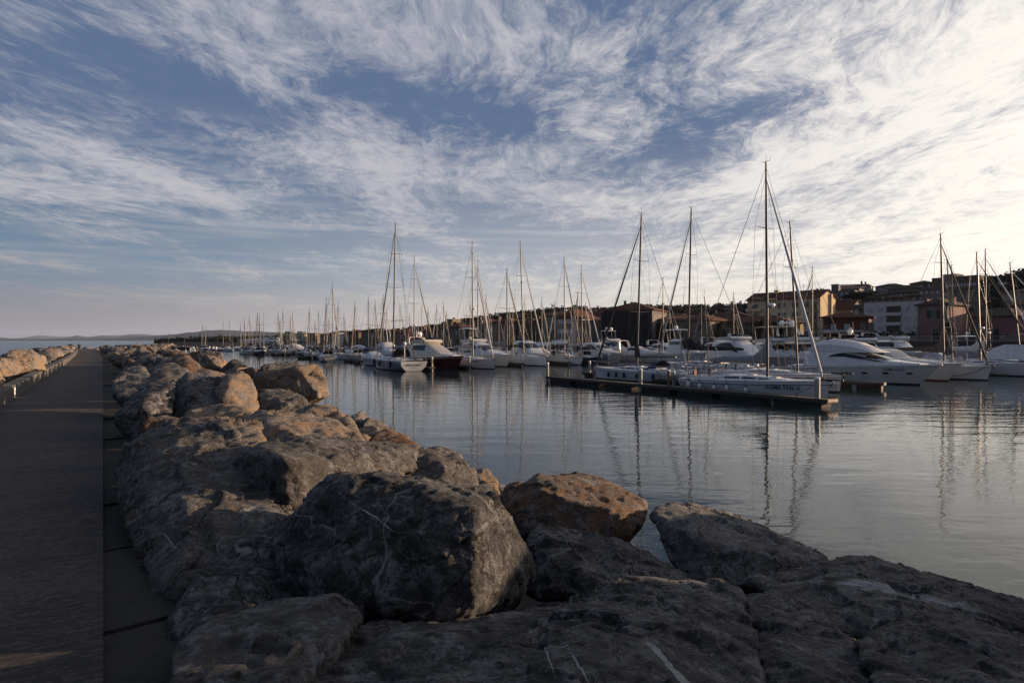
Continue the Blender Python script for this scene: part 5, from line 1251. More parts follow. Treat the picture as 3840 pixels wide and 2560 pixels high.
# ------------------------------------------------------------------ pontoons and piles
PLANK = mat('grey_planks', (.036, .031, .027), .8, var=.3, scale=5)
FASC = mat('weathered_fascia', (.034, .029, .025), .75, var=.3, scale=4)
FLOAT = mat('concrete_float', (.014, .013, .013), .8, var=.3)
PILE = mat('pale_pile', (.24, .235, .225), .55, var=.15, scale=3, dirt=((.16, .12, .09), .5))
RUST = mat('rusty_pile', (.16, .09, .055), .8, var=.35, scale=3)
def pontoon(label, A, B_, w, zt=.52, n=5, group=None, fl=.80, cap=True):
    d = (B_-A); L = d.length; c = (A+B_)/2
    e = empty('pontoon', (c.x, c.y, 0), math.atan2(d.y, d.x), label, 'pontoon', group)
    b = MB(); b.box(-L/2, L/2, -w/2+.05, w/2-.05, zt-.06, zt)
    k = int(L/.5); b2 = MB()
    b.build('walking_deck', PLANK, e)
    b = MB()
    for sd in (-1, 1): b.box(-L/2, L/2, sd*w/2-.05, sd*w/2+.05, zt-.22, zt+.03)
    for x in (-L/2, L/2): b.box(x-.04, x+.04, -w/2+.051, w/2-.051, zt-.22, zt+.02)
    b.build('edge_beam', FASC, e)
    for i in range(n):
        x0 = -L/2+L*(i+.12)/n; x1 = -L/2+L*(i+.12+fl)/n
        b = MB(); b.box(x0, x1, -w/2+.12, w/2-.12, -.35, zt-.221); b.build('float', FLOAT, e)
    return e
A = WL(2046, 1412, .5); Bp = WL(3096, 1500, .5)
A.z = Bp.z = 0
dirp = (Bp-A).normalized(); nrm = Vector((-dirp.y, dirp.x, 0))
e = pontoon('long near pontoon of grey planks running along the yacht with bow numbers', A+nrm*.6, Bp+nrm*.6, 1.2, .52, 7)
b = MB(); Lp = (Bp-A).length; b.box(Lp/2+.041, Lp/2+.10, -.5, .5, .36, .54); b.build('end_cap', mat('pale_wood', (.35, .27, .17), .7, var=.2), e)
pontoon('shorter finger pontoon beside the yacht with the black furled jib', PX(2196, 79.5), PX(2478, 69.0), 1.0, .5, 4)
A2, B2 = PX(2440, 66.5), PX(2640, 60.5)
pontoon('wide pontoon platform joining the two near fingers behind the piles', PX(2470, 66.0), PX(2640, 62.6), 2.4, .5, 3)
pontoon('dark finger pontoon along the big covered motor yacht', PX(2985, 63.5), PX(3318, 58.8), 1.0, .55, 3)
def pile(px, d, ytop, r, label, m=None, zb=-.6):
    p = PX(px, d); zt = ZY(ytop, d)
    e = empty('mooring_pile', p, 0, label.replace('finger pontoon','finger'), 'pile', 'mooring piles of the pontoons')
    b = MB(); b.tube([(0, 0, zb), (0, 0, zt)], r, 10); b.build('pile_shaft', m or PILE, e, True)
    b = MB(); b.lathe([(r+.012, zt-.10), (r+.012, zt), (r*.6, zt+.05), (.001, zt+.06)], (0, 0, 0), 10); b.build('cap', DOME, e, True)
def pd(px):                       # depth of the near pontoon under a column
    k = (px-1920)/FS; return (A.y*dirp.x-A.x*dirp.y)/(dirp.x-k*dirp.y)
pile(2053, pd(2053)+.7, 1360, .15, 'pale pile at the far tip of the long near pontoon')
pile(2402, pd(2402)+.2, 1383, .15, 'pale pile on the long near pontoon, left of the group of piles')
pile(3065, pd(3065)+.5, 1416, .17, 'thick pale pile in front of the bow with numbers, near end of the pontoon')
pile(2211, 78.5, 1354, .14, 'pale pile at the far tip of the finger beside the black furled jib')
pile(2467, 66.5, 1387, .13, 'slim pale pile left of the brown one on the platform')
pile(2508, 63.5, 1388, .15, 'rusty brown pile on the pontoon platform', RUST)
pile(2527, 63.2, 1392, .13, 'pale pile right beside the rusty brown one')
pile(2560, 66.0, 1372, .15, 'tall pale pile at the right end of the platform')
pile(2779, 68, 1372, .14, 'pale pile behind the boom of the long near yacht')
pile(2898, 72, 1370, .14, 'pale pile just right of the tallest mast')
pile(2958, 73, 1370, .14, 'pale pile left of the raked mast behind the long near yacht')
FG = 'finger pontoons between the middle berths'
for px, d, y, lab in ((1353, 124, 1325, 'dark finger pontoon left of the white sports cruiser'), (1620, 94, 1340, 'dark finger pontoon between the white transom and the maroon hull'), (1760, 99, 1338, 'dark finger pontoon left of the plumb bow'), (1958, 110, 1333, 'dark finger pontoon left of the light grey hull'), (2133, 116, 1327, 'dark finger pontoon beside the dark decked cruiser'), (2284, 124, 1328, 'dark finger pontoon left of the low open cruiser')):
    p = PX(px, d); q = p+Vector((-5.2, 9.5, 0)); pontoon(lab, q, p, .9, .5, 2)
    pile(px, d+.3, y, .15, lab.replace('dark finger pontoon', 'pale pile at the tip of the finger pontoon'))
pontoon('low pontoon with two white piles at the left, before the lone white yacht', PX(1118, 153), PX(1215, 157), 2.2, .6, 3)
pile(1163, 154, 1312, .16, 'left one of the two white piles on the low left pontoon'); pile(1171, 152, 1315, .16, 'right one of the two white piles on the low left pontoon')
pontoon('dark square pontoon end in the far left berths', PX(1022, 190), PX(1085, 193), 2.5, .6, 2)
pile(1068, 191, 1306, .17, 'white pile on the dark square pontoon end')
pontoon('broad dark jetty at the far left by the red boat', PX(694, 180), PX(742, 176), 4.5, .65, 2)
pile(696, 181, 1312, .18, 'pale pile at the left corner of the broad dark jetty'); pile(714, 185, 1308, .18, 'pale pile behind the broad dark jetty')
for k, (xa, da, xb, db) in enumerate(((1270, 178, 1700, 160), (1700, 152, 2350, 140), (2350, 138, 3100, 124), (3100, 118, 3840, 106))):
    pontoon(['long rear pontoon in the left berths', 'long rear pontoon behind the middle berths', 'long rear pontoon before the cream villa', 'long rear pontoon before the pink villas'][k], PX(xa, da), PX(xb, db), 2.0, .55, 8)

# ropes and service posts of the near pontoon
ROPE = mat('dark_rope', (.02, .02, .022), .9)
def boat_pt(e, u, L, y, z): return Matrix.Translation(e.location) @ Matrix.Rotation(e.rotation_euler.z, 4, 'Z') @ Vector((-L/2+u*L, y, z))
Lr = 12.3; sdr = side_of(ROMA)
for u, v, lab in ((.36, .25, 'dark mooring rope slanting from the long near yacht to the pontoon, amidships'), (.955, .62, 'dark mooring rope hanging from the bow with numbers to the pontoon')):
    a = boat_pt(ROMA, u, Lr, sdr*1.3*(1 if u < .6 else .45), 1.12); c = boat_pt(ROMA, u+.07 if u < .6 else u-.03, Lr, sdr*2.25, .56)
    o = empty('mooring_rope', a, 0, lab, 'rope'); d = c-a
    b = MB(); b.tube([(0, 0, 0), d*.35+Vector((0, 0, -.06)), d*.7+Vector((0, 0, -.07)), d], .022, 5); b.build('rope', ROPE, o)
for k, (f, lab) in enumerate(((.22, 'small grey service post on the near pontoon, far one'), (.55, 'small grey service post on the near pontoon, beside the stern of the long yacht'))):
    p = A.lerp(Bp, f)+nrm*.95; e = empty('service_post', (p.x, p.y, .52), 0, lab, 'service post')
    b = MB(); b.box(-.11, .11, -.11, .11, 0, .85); b.box(-.13, .13, -.13, .13, .851, .92); b.build('post_body', mat('post_grey', (.12, .12, .125), .5), e); b = MB(); b.box(-.08, .08, -.125, -.111, .5, .72); b.build('socket_panel', BLK, e)
for k in range(8):
    p = A.lerp(Bp, .06+.125*k)+nrm*.12; e = empty('cleat', (p.x, p.y, .55), math.atan2(dirp.y, dirp.x), 'small dark cleat on the near edge of the long near pontoon', 'cleat', 'cleats on the edge of the long near pontoon')
    b = MB(); b.box(-.04, .04, -.03, .03, 0, .08); b.tube([(-.16, 0, .10), (.16, 0, .10)], .022, 5); b.build('cleat_horn', BLK, e)
# ------------------------------------------------------------------ land: quay, street terrace, hills
def noise_mat(name, a, b_, scale, rough=.9, bump=.4, det=6):
    m, t, b = nt(name); g = NG(t); c = g.coord()
    n = g.noise(c, scale, det, .65); g.put(b.inputs['Base Color'], g.mix(g.sstep(n, .35, .65), a, b_)); b.inputs['Roughness'].default_value = rough
    b.inputs['Specular IOR Level'].default_value = .2
    g.put(b.inputs['Normal'], g.bump(n, bump, .2)); return m
ASPH = noise_mat('quay_surface', (.03, .029, .028), (.05, .048, .045), .3)
HILLM = noise_mat('wooded_slope', (.007, .008, .005), (.02, .018, .012), .08)
WOODM = noise_mat('pine_wood', (.004, .006, .003), (.015, .018, .009), .25)
qe = [(430, 430), (600, 338), (900, 322), (1150, 304), (1300, 278), (1500, 232), (1700, 192), (1900, 166), (2400, 158), (2700, 150), (3200, 138), (3840, 126), (4600, 112), (5600, 88), (7000, 60)]
pts = [PX(px, d, 1.25) for px, d in qe]
b = MB(); top = pts+[Vector((620, 60, 1.25)), Vector((620, 900, 1.25)), Vector((-300, 900, 1.25))]
b.add(top, [tuple(range(len(top)))]); tag(b.build('quay', ASPH), kind='structure')
b = MB(); b.loft([[p, Vector((p.x, p.y, -1))] for p in pts]); tag(b.build('quay_wall', mat('quay_stone', (.035, .032, .029), .9, var=.3, scale=.8)), 'low dark quay wall along the whole far side of the harbour', 'wall')
# street terrace behind a stone sea wall
STONE = None
def stone_mat():
    m, t, b = nt('sea_wall_stone'); g = NG(t); c = g.coord()
    br = t.nodes.new('ShaderNodeTexBrick'); br.inputs['Scale'].default_value = .9; t.links.new(g.coord('UV') if False else c, br.inputs['Vector'])
    n = g.noise(c, 1.1, 6, .65); col = g.mix(g.sstep(n, .35, .7), (.04, .032, .028), (.085, .068, .060))
    v = g.voro(g.vmath('MULTIPLY', c, (1, 1, 1.7)), 1.1, 'DISTANCE_TO_EDGE'); col = g.mix(g.sstep(v, .06, .01), col, (.05, .045, .04))
    g.put(b.inputs['Base Color'], col); b.inputs['Roughness'].default_value = .9; return m
STONE = stone_mat()
se = [(2560, 160), (2720, 156), (3100, 150), (3230, 148), (3560, 142), (3840, 137), (4300, 128), (5200, 100)]
TZ = 3.95
tp = [PX(px, d, TZ) for px, d in se]
b = MB(); top = tp+[Vector((500, 130, TZ)), Vector((500, 420, TZ)), PX(2560, 420, TZ)]
b.add(top, [tuple(range(len(top)))]); tag(b.build('street', ASPH), kind='structure')
e = empty('sea_wall', tp[2], 0, 'stone sea wall with a pale coping carrying the street above the right hand quay', 'wall')
o_ = tp[2]
b = MB(); b.loft([[p-o_, Vector((p.x-o_.x, p.y-o_.y, 1.0-o_.z))] for p in tp]); b.build('wall_face', STONE, e)
b = MB(); b.loft([[p-o_+Vector((-.1, -.25, .0)), p-o_+Vector((-.1, -.25, .24)), p-o_+Vector((.1, .3, .24)), p-o_+Vector((.1, .3, 0))] for p in tp], True, cap0=True, cap1=True); b.build('coping', mat('coping_stone', (.15, .14, .132), .8, var=.15), e)
def on_wall(px):                       # point of the wall line under a column
    for (a, da), (c, dc) in zip(se, se[1:]):
        if a <= px <= c:
            pa, pc = PX(a, da), PX(c, dc); return pa.lerp(pc, max(0, min(1, u_at(pa, pc, px))))
    return PX(px, 150)
for px in (3403, 3500, 3618, 3752):
    p = on_wall(px)-o_; q = on_wall(px+18)-o_
    b = MB(); b.loft([[Vector((p.x, p.y-.06, -1.35)), Vector((q.x, q.y-.06, -1.35))], [Vector((p.x, p.y-.06, -.55)), Vector((q.x, q.y-.06, -.55))]]); b.build('wall_opening', BLK, e)
# balustrade with square posts
e = empty('balustrade', on_wall(3228)+Vector((0, 0, TZ)), 0, 'grey balustrade with square posts along the street edge before the pink villas', 'railing')
o2 = on_wall(3228)+Vector((0, 0, TZ)); b = MB(); b3 = MB()
run = [on_wall(px)+Vector((0, .1, TZ))-o2 for px in range(3228, 4020, 66)]
for i, p in enumerate(run): b3.box(p.x-.28, p.x+.28, p.y-.28, p.y+.28, .245, 1.28)
b3.build('post', mat('coping_stone', (.15, .14, .132)), e)
for p, q in zip(run, run[1:]):
    b.tube([p+Vector((0, 0, 1.12)), q+Vector((0, 0, 1.12))], .06, 4); b.tube([p+Vector((0, 0, .32)), q+Vector((0, 0, .32))], .04, 4)
    n = 16
    for k in range(1, n): a = p.lerp(q, k/n); b.tube([a+Vector((0, 0, .3)), a+Vector((0, 0, 1.1))], .022, 4)
b.build('bars', mat('grey_iron', (.16, .16, .165), .6), e)

# hills
ridge = [(1330, 520, 760, 1268), (1380, 470, 740, 1262), (1450, 420, 720, 1251), (1560, 380, 700, 1238), (1640, 350, 690, 1227), (1760, 320, 670, 1204), (1900, 300, 650, 1186), (2000, 290, 650, 1175), (2100, 285, 650, 1165), (2160, 285, 650, 1161), (2250, 280, 650, 1166), (2420, 275, 650, 1158),
         (2600, 270, 640, 1154), (2750, 268, 620, 1152), (2850, 268, 580, 1142), (2980, 265, 540, 1122), (3080, 260, 500, 1100), (3200, 250, 460, 1094), (3300, 245, 440, 1089), (3420, 238, 410, 1074), (3520, 225, 390, 1064), (3640, 215, 370, 1064), (3750, 200, 340, 1058), (3840, 190, 320, 1040), (3980, 178, 290, 1030), (4400, 150, 220, 1050), (4900, 125, 160, 1000), (5300, 108, 128, 960), (5700, 96, 108, 1010), (6100, 88, 96, 1120)]
b = MB(); rows = []
def hill_pt(rr, f):
    px, d0, d1, y = rr
    zr = ZY(y, d1); d = d0+(d1-d0)*f
    prof = f**1.15 if f <= 1 else 1-(f-1)*.5
    return PX(px, d, 3.6+(zr-3.6)*prof)
FR = (0, .12, .25, .4, .55, .7, .85, 1.0, 1.25, 1.8)
b.loft([[hill_pt(r_, f) for f in FR] for r_ in ridge]); tag(b.build('hill', HILLM, smooth=True), kind='structure')
def ridge_at(px):
    for r0, r1 in zip(ridge, ridge[1:]):
        if r0[0] <= px <= r1[0]:
            k = (px-r0[0])/(r1[0]-r0[0]); return tuple(a+(c-a)*k for a, c in zip(r0, r1))
    return ridge[0]
def leafclump(b, p, r, n=26, zf=.75, size=.34, m=0):
    """a crown of many small leaf sprays, uneven in outline"""
    lob = [Vector((random.gauss(0, .45), random.gauss(0, .45), random.gauss(0, .35))) for _ in range(4)]
    vs = []; fs = []
    for k in range(n):
        c = random.choice(lob); v = Vector((random.gauss(0, 1), random.gauss(0, 1), random.gauss(0, 1))).normalized()*random.uniform(.25, .62)
        q = p+Vector(((c.x+v.x)*r, (c.y+v.y)*r, (c.z+v.z)*r*zf))
        a = Vector((random.gauss(0, 1), random.gauss(0, 1), random.gauss(0, .7))).normalized(); c2 = a.cross(Vector((random.gauss(0, 1), random.gauss(0, 1), random.gauss(0, 1)))).normalized()
        s = r*size*random.uniform(.6, 1.3); i = len(vs)
        vs += [q-a*s, q+c2*s*.6, q+a*s, q-c2*s*.7]; fs.append((i, i+1, i+2, i+3))
    b.add(vs, fs, m)
random.seed(5)
b = MB()
for k in range(2300):
    px = random.uniform(1370, 3900); f = random.uniform(.1, 1.03)
    if random.random() < .25: f = random.uniform(.94, 1.03)
    rr = ridge_at(px); p = hill_pt(rr, f)
    if px > 3080 and f < .75 and random.random() < .45: continue
    if 3085 < px < 3690 and f > .5: continue
    r = random.uniform(2.2, 4.2)*(1.0 if f > .8 else .9)
    leafclump(b, p+Vector((0, 0, r*.45)), r, 44, .7, .26)
o = b.build('pine_wood', WOODM); tag(o, 'dark pine wood covering the hills behind the town', 'wood', kind='stuff')

TRUNK = mat('tree_trunk', (.05, .038, .028), .9, var=.3)
LEAFD = noise_mat('dark_foliage', (.006, .009, .004), (.022, .027, .011), .6)
def tree(name, p, h, r, label, cat='tree', zf=.6, n=240, group=None, size=.17, m=None, bare=.45):
    e = empty(name, p, 0, label, cat, group)
    b = MB(); b.tube([(0, 0, -.5), (.1*r, 0, h*.4), (0, .08*r, h*.75)], [h*.035, h*.026, h*.012], 7)
    for k in range(5):
        a = k*1.26+.4; b.tube([(.08*r, 0, h*(bare+.05*k)), (math.cos(a)*r*.5, math.sin(a)*r*.5, h*(bare+.22+.05*k))], [h*.014, h*.006], 5)
    b.build('trunk', TRUNK, e, True)
    b = MB(); 
    for k in range(9): 
        a = random.uniform(0, 6.28); q = random.uniform(.15, .62)
        leafclump(b, Vector((math.cos(a)*r*q, math.sin(a)*r*q, h*random.uniform(bare+.25, .93))), r*random.uniform(.42, .62), n//9, zf, size*2)
    b.build('crown', m or LEAFD, e); return e
for px, ty, h in ((1886, 1179, 7), (1900, 1176, 8), (1918, 1175, 7), (1938, 1172, 9), (1953, 1172, 8), (1972, 1169, 8), (1990, 1170, 7)):
    rr = ridge_at(px); d = rr[2]-5; zt = ZY(ty-4, d)
    tree('umbrella_pine', PX(px, d, zt-h), h, h*.55, 'small umbrella pine silhouetted on the ridge of the middle hill', group='umbrella pines on the ridge of the middle hill', n=120, zf=.35, bare=.5)
tree('pine_tree', PX(3203, 300, ZY(1140, 300)), 4.6, 4.6, 'broad dark umbrella pine right of the grey hillside flats', zf=.6, n=420)
tree('pine_tree', PX(3740, 300, ZY(1064, 300)), 3.6, 2.0, 'lone pine standing on the skyline at the right', zf=.5, n=260)
tree('pine_tree', PX(2410, 330, ZY(1172, 330)), 3.4, 2.8, 'dark tree behind the roof of the scaffolded building', zf=.6, n=260)
tree('pine_tree', PX(2800, 330, ZY(1172, 330)), 3.6, 2.6, 'dark tree at the left end of the yellow apartment block', zf=.6, n=260)
for px, d, h, r, lab in ((2925, 160, 4.6, 2.0, 'small round tree in front of the low building, right of the second palm'), (2790, 160, 2.6, 1.0, 'shrub by the wall of the low building, left of the second palm'), (2830, 160, 2.4, 1.2, 'shrub under the second palm'), (2725, 161, 2.3, 1.1, 'shrub right of the first palm'), (3605, 175, 7.5, 3.5, 'dark tree between the two pink villas'), (3660, 205, 9, 4.5, 'dark tree above the roof of the long pink villa'), (3720, 210, 9, 4.5, 'dark tree right above the long pink villa'), (3780, 190, 10, 4, 'dark tree beside the pale villa at the right edge')):
    tree('leafy_tree' if h > 4 else 'shrub', PX(px, d, TZ), h, r, lab, 'tree' if h > 4 else 'shrub', zf=.85, n=300, bare=.2)
e = empty('hedge', PX(3330, 152, TZ), math.atan2(-4, 10), 'dark clipped hedge below the white apartment block', 'hedge'); b = MB()
for k in range(60): leafclump(b, Vector((random.uniform(-5.5, 5.5), random.uniform(-.8, .8), random.uniform(.5, 1.9))), .75, 26, .8, .3)
b.build('foliage', LEAFD, e)

PALMT = mat('palm_trunk', (.060, .045, .033), .95, var=.35, scale=8, bump=.8, bscale=12)
PALML = noise_mat('palm_leaf', (.007, .010, .005), (.025, .03, .013), .8)
def palm(px, d, ycrown, R_, label):
    p = PX(px, d, TZ); zc = ZY(ycrown, d)-TZ
    e = empty('palm_tree', p, 0, label, 'palm', 'palm trees in front of the waterfront buildings')
    b = MB(); b.tube([(0, 0, -.3), (.05, 0, zc*.5), (0, .05, zc-.5), (0, 0, zc)], [.42, .36, .42, .55], 10); b.build('trunk', PALMT, e, True)
    b = MB()
    for k in range(46):
        az = k*2.39996; el = R(78-k*2.75); ln = R_*random.uniform(.9, 1.1)
        prev = None; pts = []
        for i in range(9):
            f = i/8; drop = .62*ln*f*f*(1.15-.4*math.sin(max(0, el)))
            pts.append(Vector((math.cos(az)*math.cos(el)*ln*f, math.sin(az)*math.cos(el)*ln*f, zc+.1+math.sin(el)*ln*f-drop)))
        side = Vector((-math.sin(az), math.cos(az), 0))
        for i in range(1, 9):
            for s_ in (-1, 1):
                for q in (0, .5):
                    a = pts[i-1].lerp(pts[i], q); l2 = .62*(1-abs(i/8-.45)*.9); dirv = (pts[i]-pts[i-1]).normalized()
                    tip = a+side*s_*l2*.75+dirv*l2*.6+Vector((0, 0, -.28*l2)); c = a+dirv*.11
                    b.add([a, c, tip], [(0, 1, 2)])
        b.tube(pts, [.05]+[.03]*7+[.01], 3)
    b.build('crown', PALML, e)
random.seed(9)
palm(2697, 158, 1229, 3.0, 'full crowned palm in front of the low ochre building, left of the tallest mast')
palm(2852, 159, 1224, 3.2, 'palm partly hidden by the tallest mast')
palm(3556, 147, 1228, 2.6, 'palm at the corner of the pink villa behind the right hand masts')
# ------------------------------------------------------------------ the town
def plaster(name, col, dirt=.5):
    if name in MATS: return MATS[name]
    col = tuple(x*.6 for x in col)
    m, t, b = nt(name); g = NG(t); c = g.coord()
    n = g.noise(c, .35, 6, .65); n2 = g.noise(g.vmath('MULTIPLY', c, (1.2, 1.2, .18)), 1.0, 5, .6)
    cc = g.mix(n, tuple(x*.82 for x in col), tuple(min(1, x*1.1) for x in col))
    cc = g.mix(g.math('MULTIPLY', g.sstep(n2, .52, .72), dirt), cc, tuple(x*.55 for x in col))
    g.put(b.inputs['Base Color'], cc); b.inputs['Roughness'].default_value = .9; b.inputs['Specular IOR Level'].default_value = .2
    g.put(b.inputs['Normal'], g.bump(g.noise(c, 9, 3, .6), .25, .02)); MATS[name] = m; return m
def tiles(name, col):
    if name in MATS: return MATS[name]
    col = tuple(x*.6 for x in col)
    m, t, b = nt(name); g = NG(t); c = g.coord()
    x, y, z = g.sep(c)
    w = g.math('SINE', g.math('MULTIPLY', x, 24.0)); n = g.noise(c, .9, 6, .7); n2 = g.noise(g.vmath('MULTIPLY', c, (4.5, 1.6, 1.6)), 1.0, 3, .6)
    cc = g.mix(g.sstep(g.math('ADD', g.math('MULTIPLY', n, .6), g.math('MULTIPLY', n2, .4)), .35, .65), tuple(q*.5 for q in col), tuple(q*1.25 for q in col))
    cc = g.mix(g.sstep(w, -.4, -.95), cc, tuple(q*.4 for q in col))
    g.put(b.inputs['Base Color'], cc); b.inputs['Roughness'].default_value = .9; b.inputs['Specular IOR Level'].default_value = .15
    g.put(b.inputs['Normal'], g.bump(w, .5, .06)); MATS[name] = m; return m
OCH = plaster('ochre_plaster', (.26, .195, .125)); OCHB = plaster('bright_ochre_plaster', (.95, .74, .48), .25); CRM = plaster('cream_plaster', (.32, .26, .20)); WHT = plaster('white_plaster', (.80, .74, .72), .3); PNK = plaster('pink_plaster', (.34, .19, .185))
REDB = plaster('red_plaster', (.17, .065, .045)); GRYP = plaster('grey_plaster', (.19, .175, .16)); BEI = plaster('beige_plaster', (.26, .21, .165)); PALE = plaster('pale_plaster', (.38, .34, .31)); TANP = plaster('tan_plaster', (.17, .125, .092)); GREEN = plaster('grey_green_quoin', (.20, .21, .195))
BRK = plaster('old_brick', (.11, .075, .055), .8)
TR = tiles('terracotta_tiles', (.16, .056, .036)); TB = tiles('brown_tiles', (.085, .052, .040)); TP = tiles('pinkish_tiles', (.16, .075, .055))
FLATR = mat('roof_felt', (.10, .09, .085), .9)
WIN = mat('dark_window', (.012, .014, .017), .12, spec=.6); SHUT = mat('green_shutter', (.045, .085, .075), .6, var=.15); SHUTD = mat('dark_shutter', (.018, .018, .016), .7); FRW = mat('window_frame', (.22, .215, .21), .6); CURT = mat('pale_blind', (.34, .33, .345), .7, var=.1); SILL = mat('pale_stone_trim', (.17, .155, .14), .8); IRON = mat('dark_railing', (.035, .033, .032), .7)

WMESH = {}
def window(e, x, z, w, h, m, frame=FRW, side='front', yo=0.0, fw=.09, arch=False, name='window'):
    key = (round(w, 2), round(h, 2), m.name, frame.name if frame else '', arch)
    if key not in WMESH:
        b = MB()
        if arch:
            n = 8; pr = [(-w/2, 0), (w/2, 0)]+[(w/2*math.cos(math.pi*k/n), h-w/2+w/2*math.sin(math.pi*k/n)) for k in range(n+1)]
            b.prism(pr, -.035, .05, 'y', 0)
        else:
            b.box(-w/2, w/2, -.03, .05, 0, h, 0)
            if frame:
                b.box(-w/2-fw, -w/2, -.07, .05, -fw, h+fw, 1); b.box(w/2, w/2+fw, -.07, .05, -fw, h+fw, 1)
                b.box(-w/2, w/2, -.07, .05, h, h+fw, 1); b.box(-w/2-.05, w/2+.05, -.10, .05, -fw, 0, 1); b.box(-.04, .04, -.055, .05, 0, h, 1)
        o = b.build(name, [m, frame or m]); WMESH[key] = o.data
    else:
        o = bpy.data.objects.new(name, WMESH[key]); COL.objects.link(o)
    o.parent = e
    if side == 'front': o.location = (x, yo, z)
    elif side == 'right': o.location = (yo, x, z); o.rotation_euler = (0, 0, math.pi/2)
    else: o.location = (yo, x, z); o.rotation_euler = (0, 0, -math.pi/2)
    return o

def house(label, fl, fr, depth, z0, z1, wallm, roofm=None, roof='hip', rise=2.0, over=.6, wins=(), rwins=(), lwins=(), chim=(), cat='building', group=None, name='building', trim=None, gablem=None):
    """fl, fr: (column, depth) of the front corners as seen; z0 ground, z1 eave; x along the front, y away from the harbour"""
    a, c = PX(*fl), PX(*fr); d = c-a; W = d.length
    e = empty(name, (a.x, a.y, z0), math.atan2(d.y, d.x), label, cat, group)
    hgt = z1-z0
    b = MB(); b.box(0, W, 0, depth, -1.5, hgt)
    if roof == 'gable': b.prism([(0-.0, hgt), (depth, hgt), (depth/2, hgt+rise)], 0.0, W, 'x')
    b.build('wall', wallm, e)
    if roof == 'hip':
        b = MB(); o = over; k = min(depth, W)/2; t = .18
        lo = [(-o, -o, hgt), (W+o, -o, hgt), (W+o, depth+o, hgt), (-o, depth+o, hgt)]; up = [(x, y, z+t) for x, y, z in lo]
        if W >= depth: r0, r1 = (k, depth/2, hgt+rise), (W-k, depth/2, hgt+rise)
        else: r0, r1 = (W/2, k, hgt+rise), (W/2, depth-k, hgt+rise)
        v = lo+up+[r0, r1]
        if W >= depth: f = [(4, 5, 9, 8), (6, 7, 8, 9), (5, 6, 9), (7, 4, 8)]
        else: f = [(4, 5, 8), (6, 7, 9), (5, 6, 9, 8), (7, 4, 8, 9)]
        b.add(v, f+[(3, 2, 1, 0), (0, 1, 5, 4), (1, 2, 6, 5), (2, 3, 7, 6), (3, 0, 4, 7)]); ro = b.build('roof', roofm, e)
    elif roof == 'gable':
        b = MB(); o = over; s = rise/(depth/2); t = .2
        for sd in (0, 1):
            y0 = -o if sd == 0 else depth+o; z0_ = hgt-s*o
            q = [(-o*.6, y0, z0_+.02), (W+o*.6, y0, z0_+.02), (W+o*.6, depth/2, hgt+rise+.02), (-o*.6, depth/2, hgt+rise+.02)]
            b.add(q+[(x, y, z+t) for x, y, z in q], [(0, 1, 2, 3), (4, 5, 6, 7), (0, 1, 5, 4), (1, 2, 6, 5), (2, 3, 7, 6), (3, 0, 4, 7)])
        ro = b.build('roof', roofm, e)
    elif roof == 'shed':
        b = MB(); o = over; q = [(-o, -o, hgt+.02), (W+o, -o, hgt+.02), (W+o, depth, hgt+rise), (-o, depth, hgt+rise)]
        b.add(q+[(x, y, z+.2) for x, y, z in q], [(0, 1, 2, 3), (4, 5, 6, 7), (0, 1, 5, 4), (1, 2, 6, 5), (2, 3, 7, 6), (3, 0, 4, 7)]); ro = b.build('roof', roofm, e)
    else:
        b = MB(); b.box(-.15, W+.15, -.15, depth+.15, hgt+.002, hgt+.30); ro = b.build('roof', roofm or FLATR, e)
    for (x, y, w, h) in chim:
        zt = hgt+(rise if roof in ('hip', 'gable') else 0.3)*.7
        b = MB(); b.box(x-w/2, x+w/2, y-w/2, y+w/2, hgt, zt+h); b.box(x-w/2-.08, x+w/2+.08, y-w/2-.08, y+w/2+.08, zt+h, zt+h+.12); b.build('chimney', wallm, ro)
    if trim:
        b = MB(); 
        for x in (0, W): b.box(x-.04 if x == 0 else x-.55, .55 if x == 0 else x+.04, -.05, .3, -1, hgt-.01)
        b.build('corner_quoins', trim, e)
    for q in wins: window(e, *q)
    for q in rwins: window(e, q[0], *q[1:], side='right', yo=W)
    for q in lwins: window(e, q[0], *q[1:], side='left', yo=0)
    return e, W
def grid(cols, rows, w, h, m, frame=FRW, **k): return [(x, z, w, h, m, frame) for z in rows for x in cols]
def balcony(e, x0, x1, z, dep=1.2, m=None, solid=False, h=1.0):
    b = MB(); b.box(x0, x1, -dep, -.02, z-.16, z); bo = b.build('balcony', m or SILL, e)
    b = MB()
    if solid: b.box(x0, x1, -dep-.06, -dep+.04, z+.002, z+h); b.box(x0, x0+.08, -dep+.041, -.02, z+.002, z+h); b.box(x1-.08, x1, -dep+.041, -.02, z+.002, z+h)
    else:
        b.tube([(x0, -.02, z+h), (x0, -dep, z+h), (x1, -dep, z+h), (x1, -.02, z+h)], .04, 4)
        n = max(3, int((x1-x0)/.22))
        for k in range(n+1): xx = x0+(x1-x0)*k/n; b.box(xx-.02, xx+.02, -dep-.02, -dep+.02, z, z+h)
    b.build('railing', (m if solid else IRON) or IRON, bo)

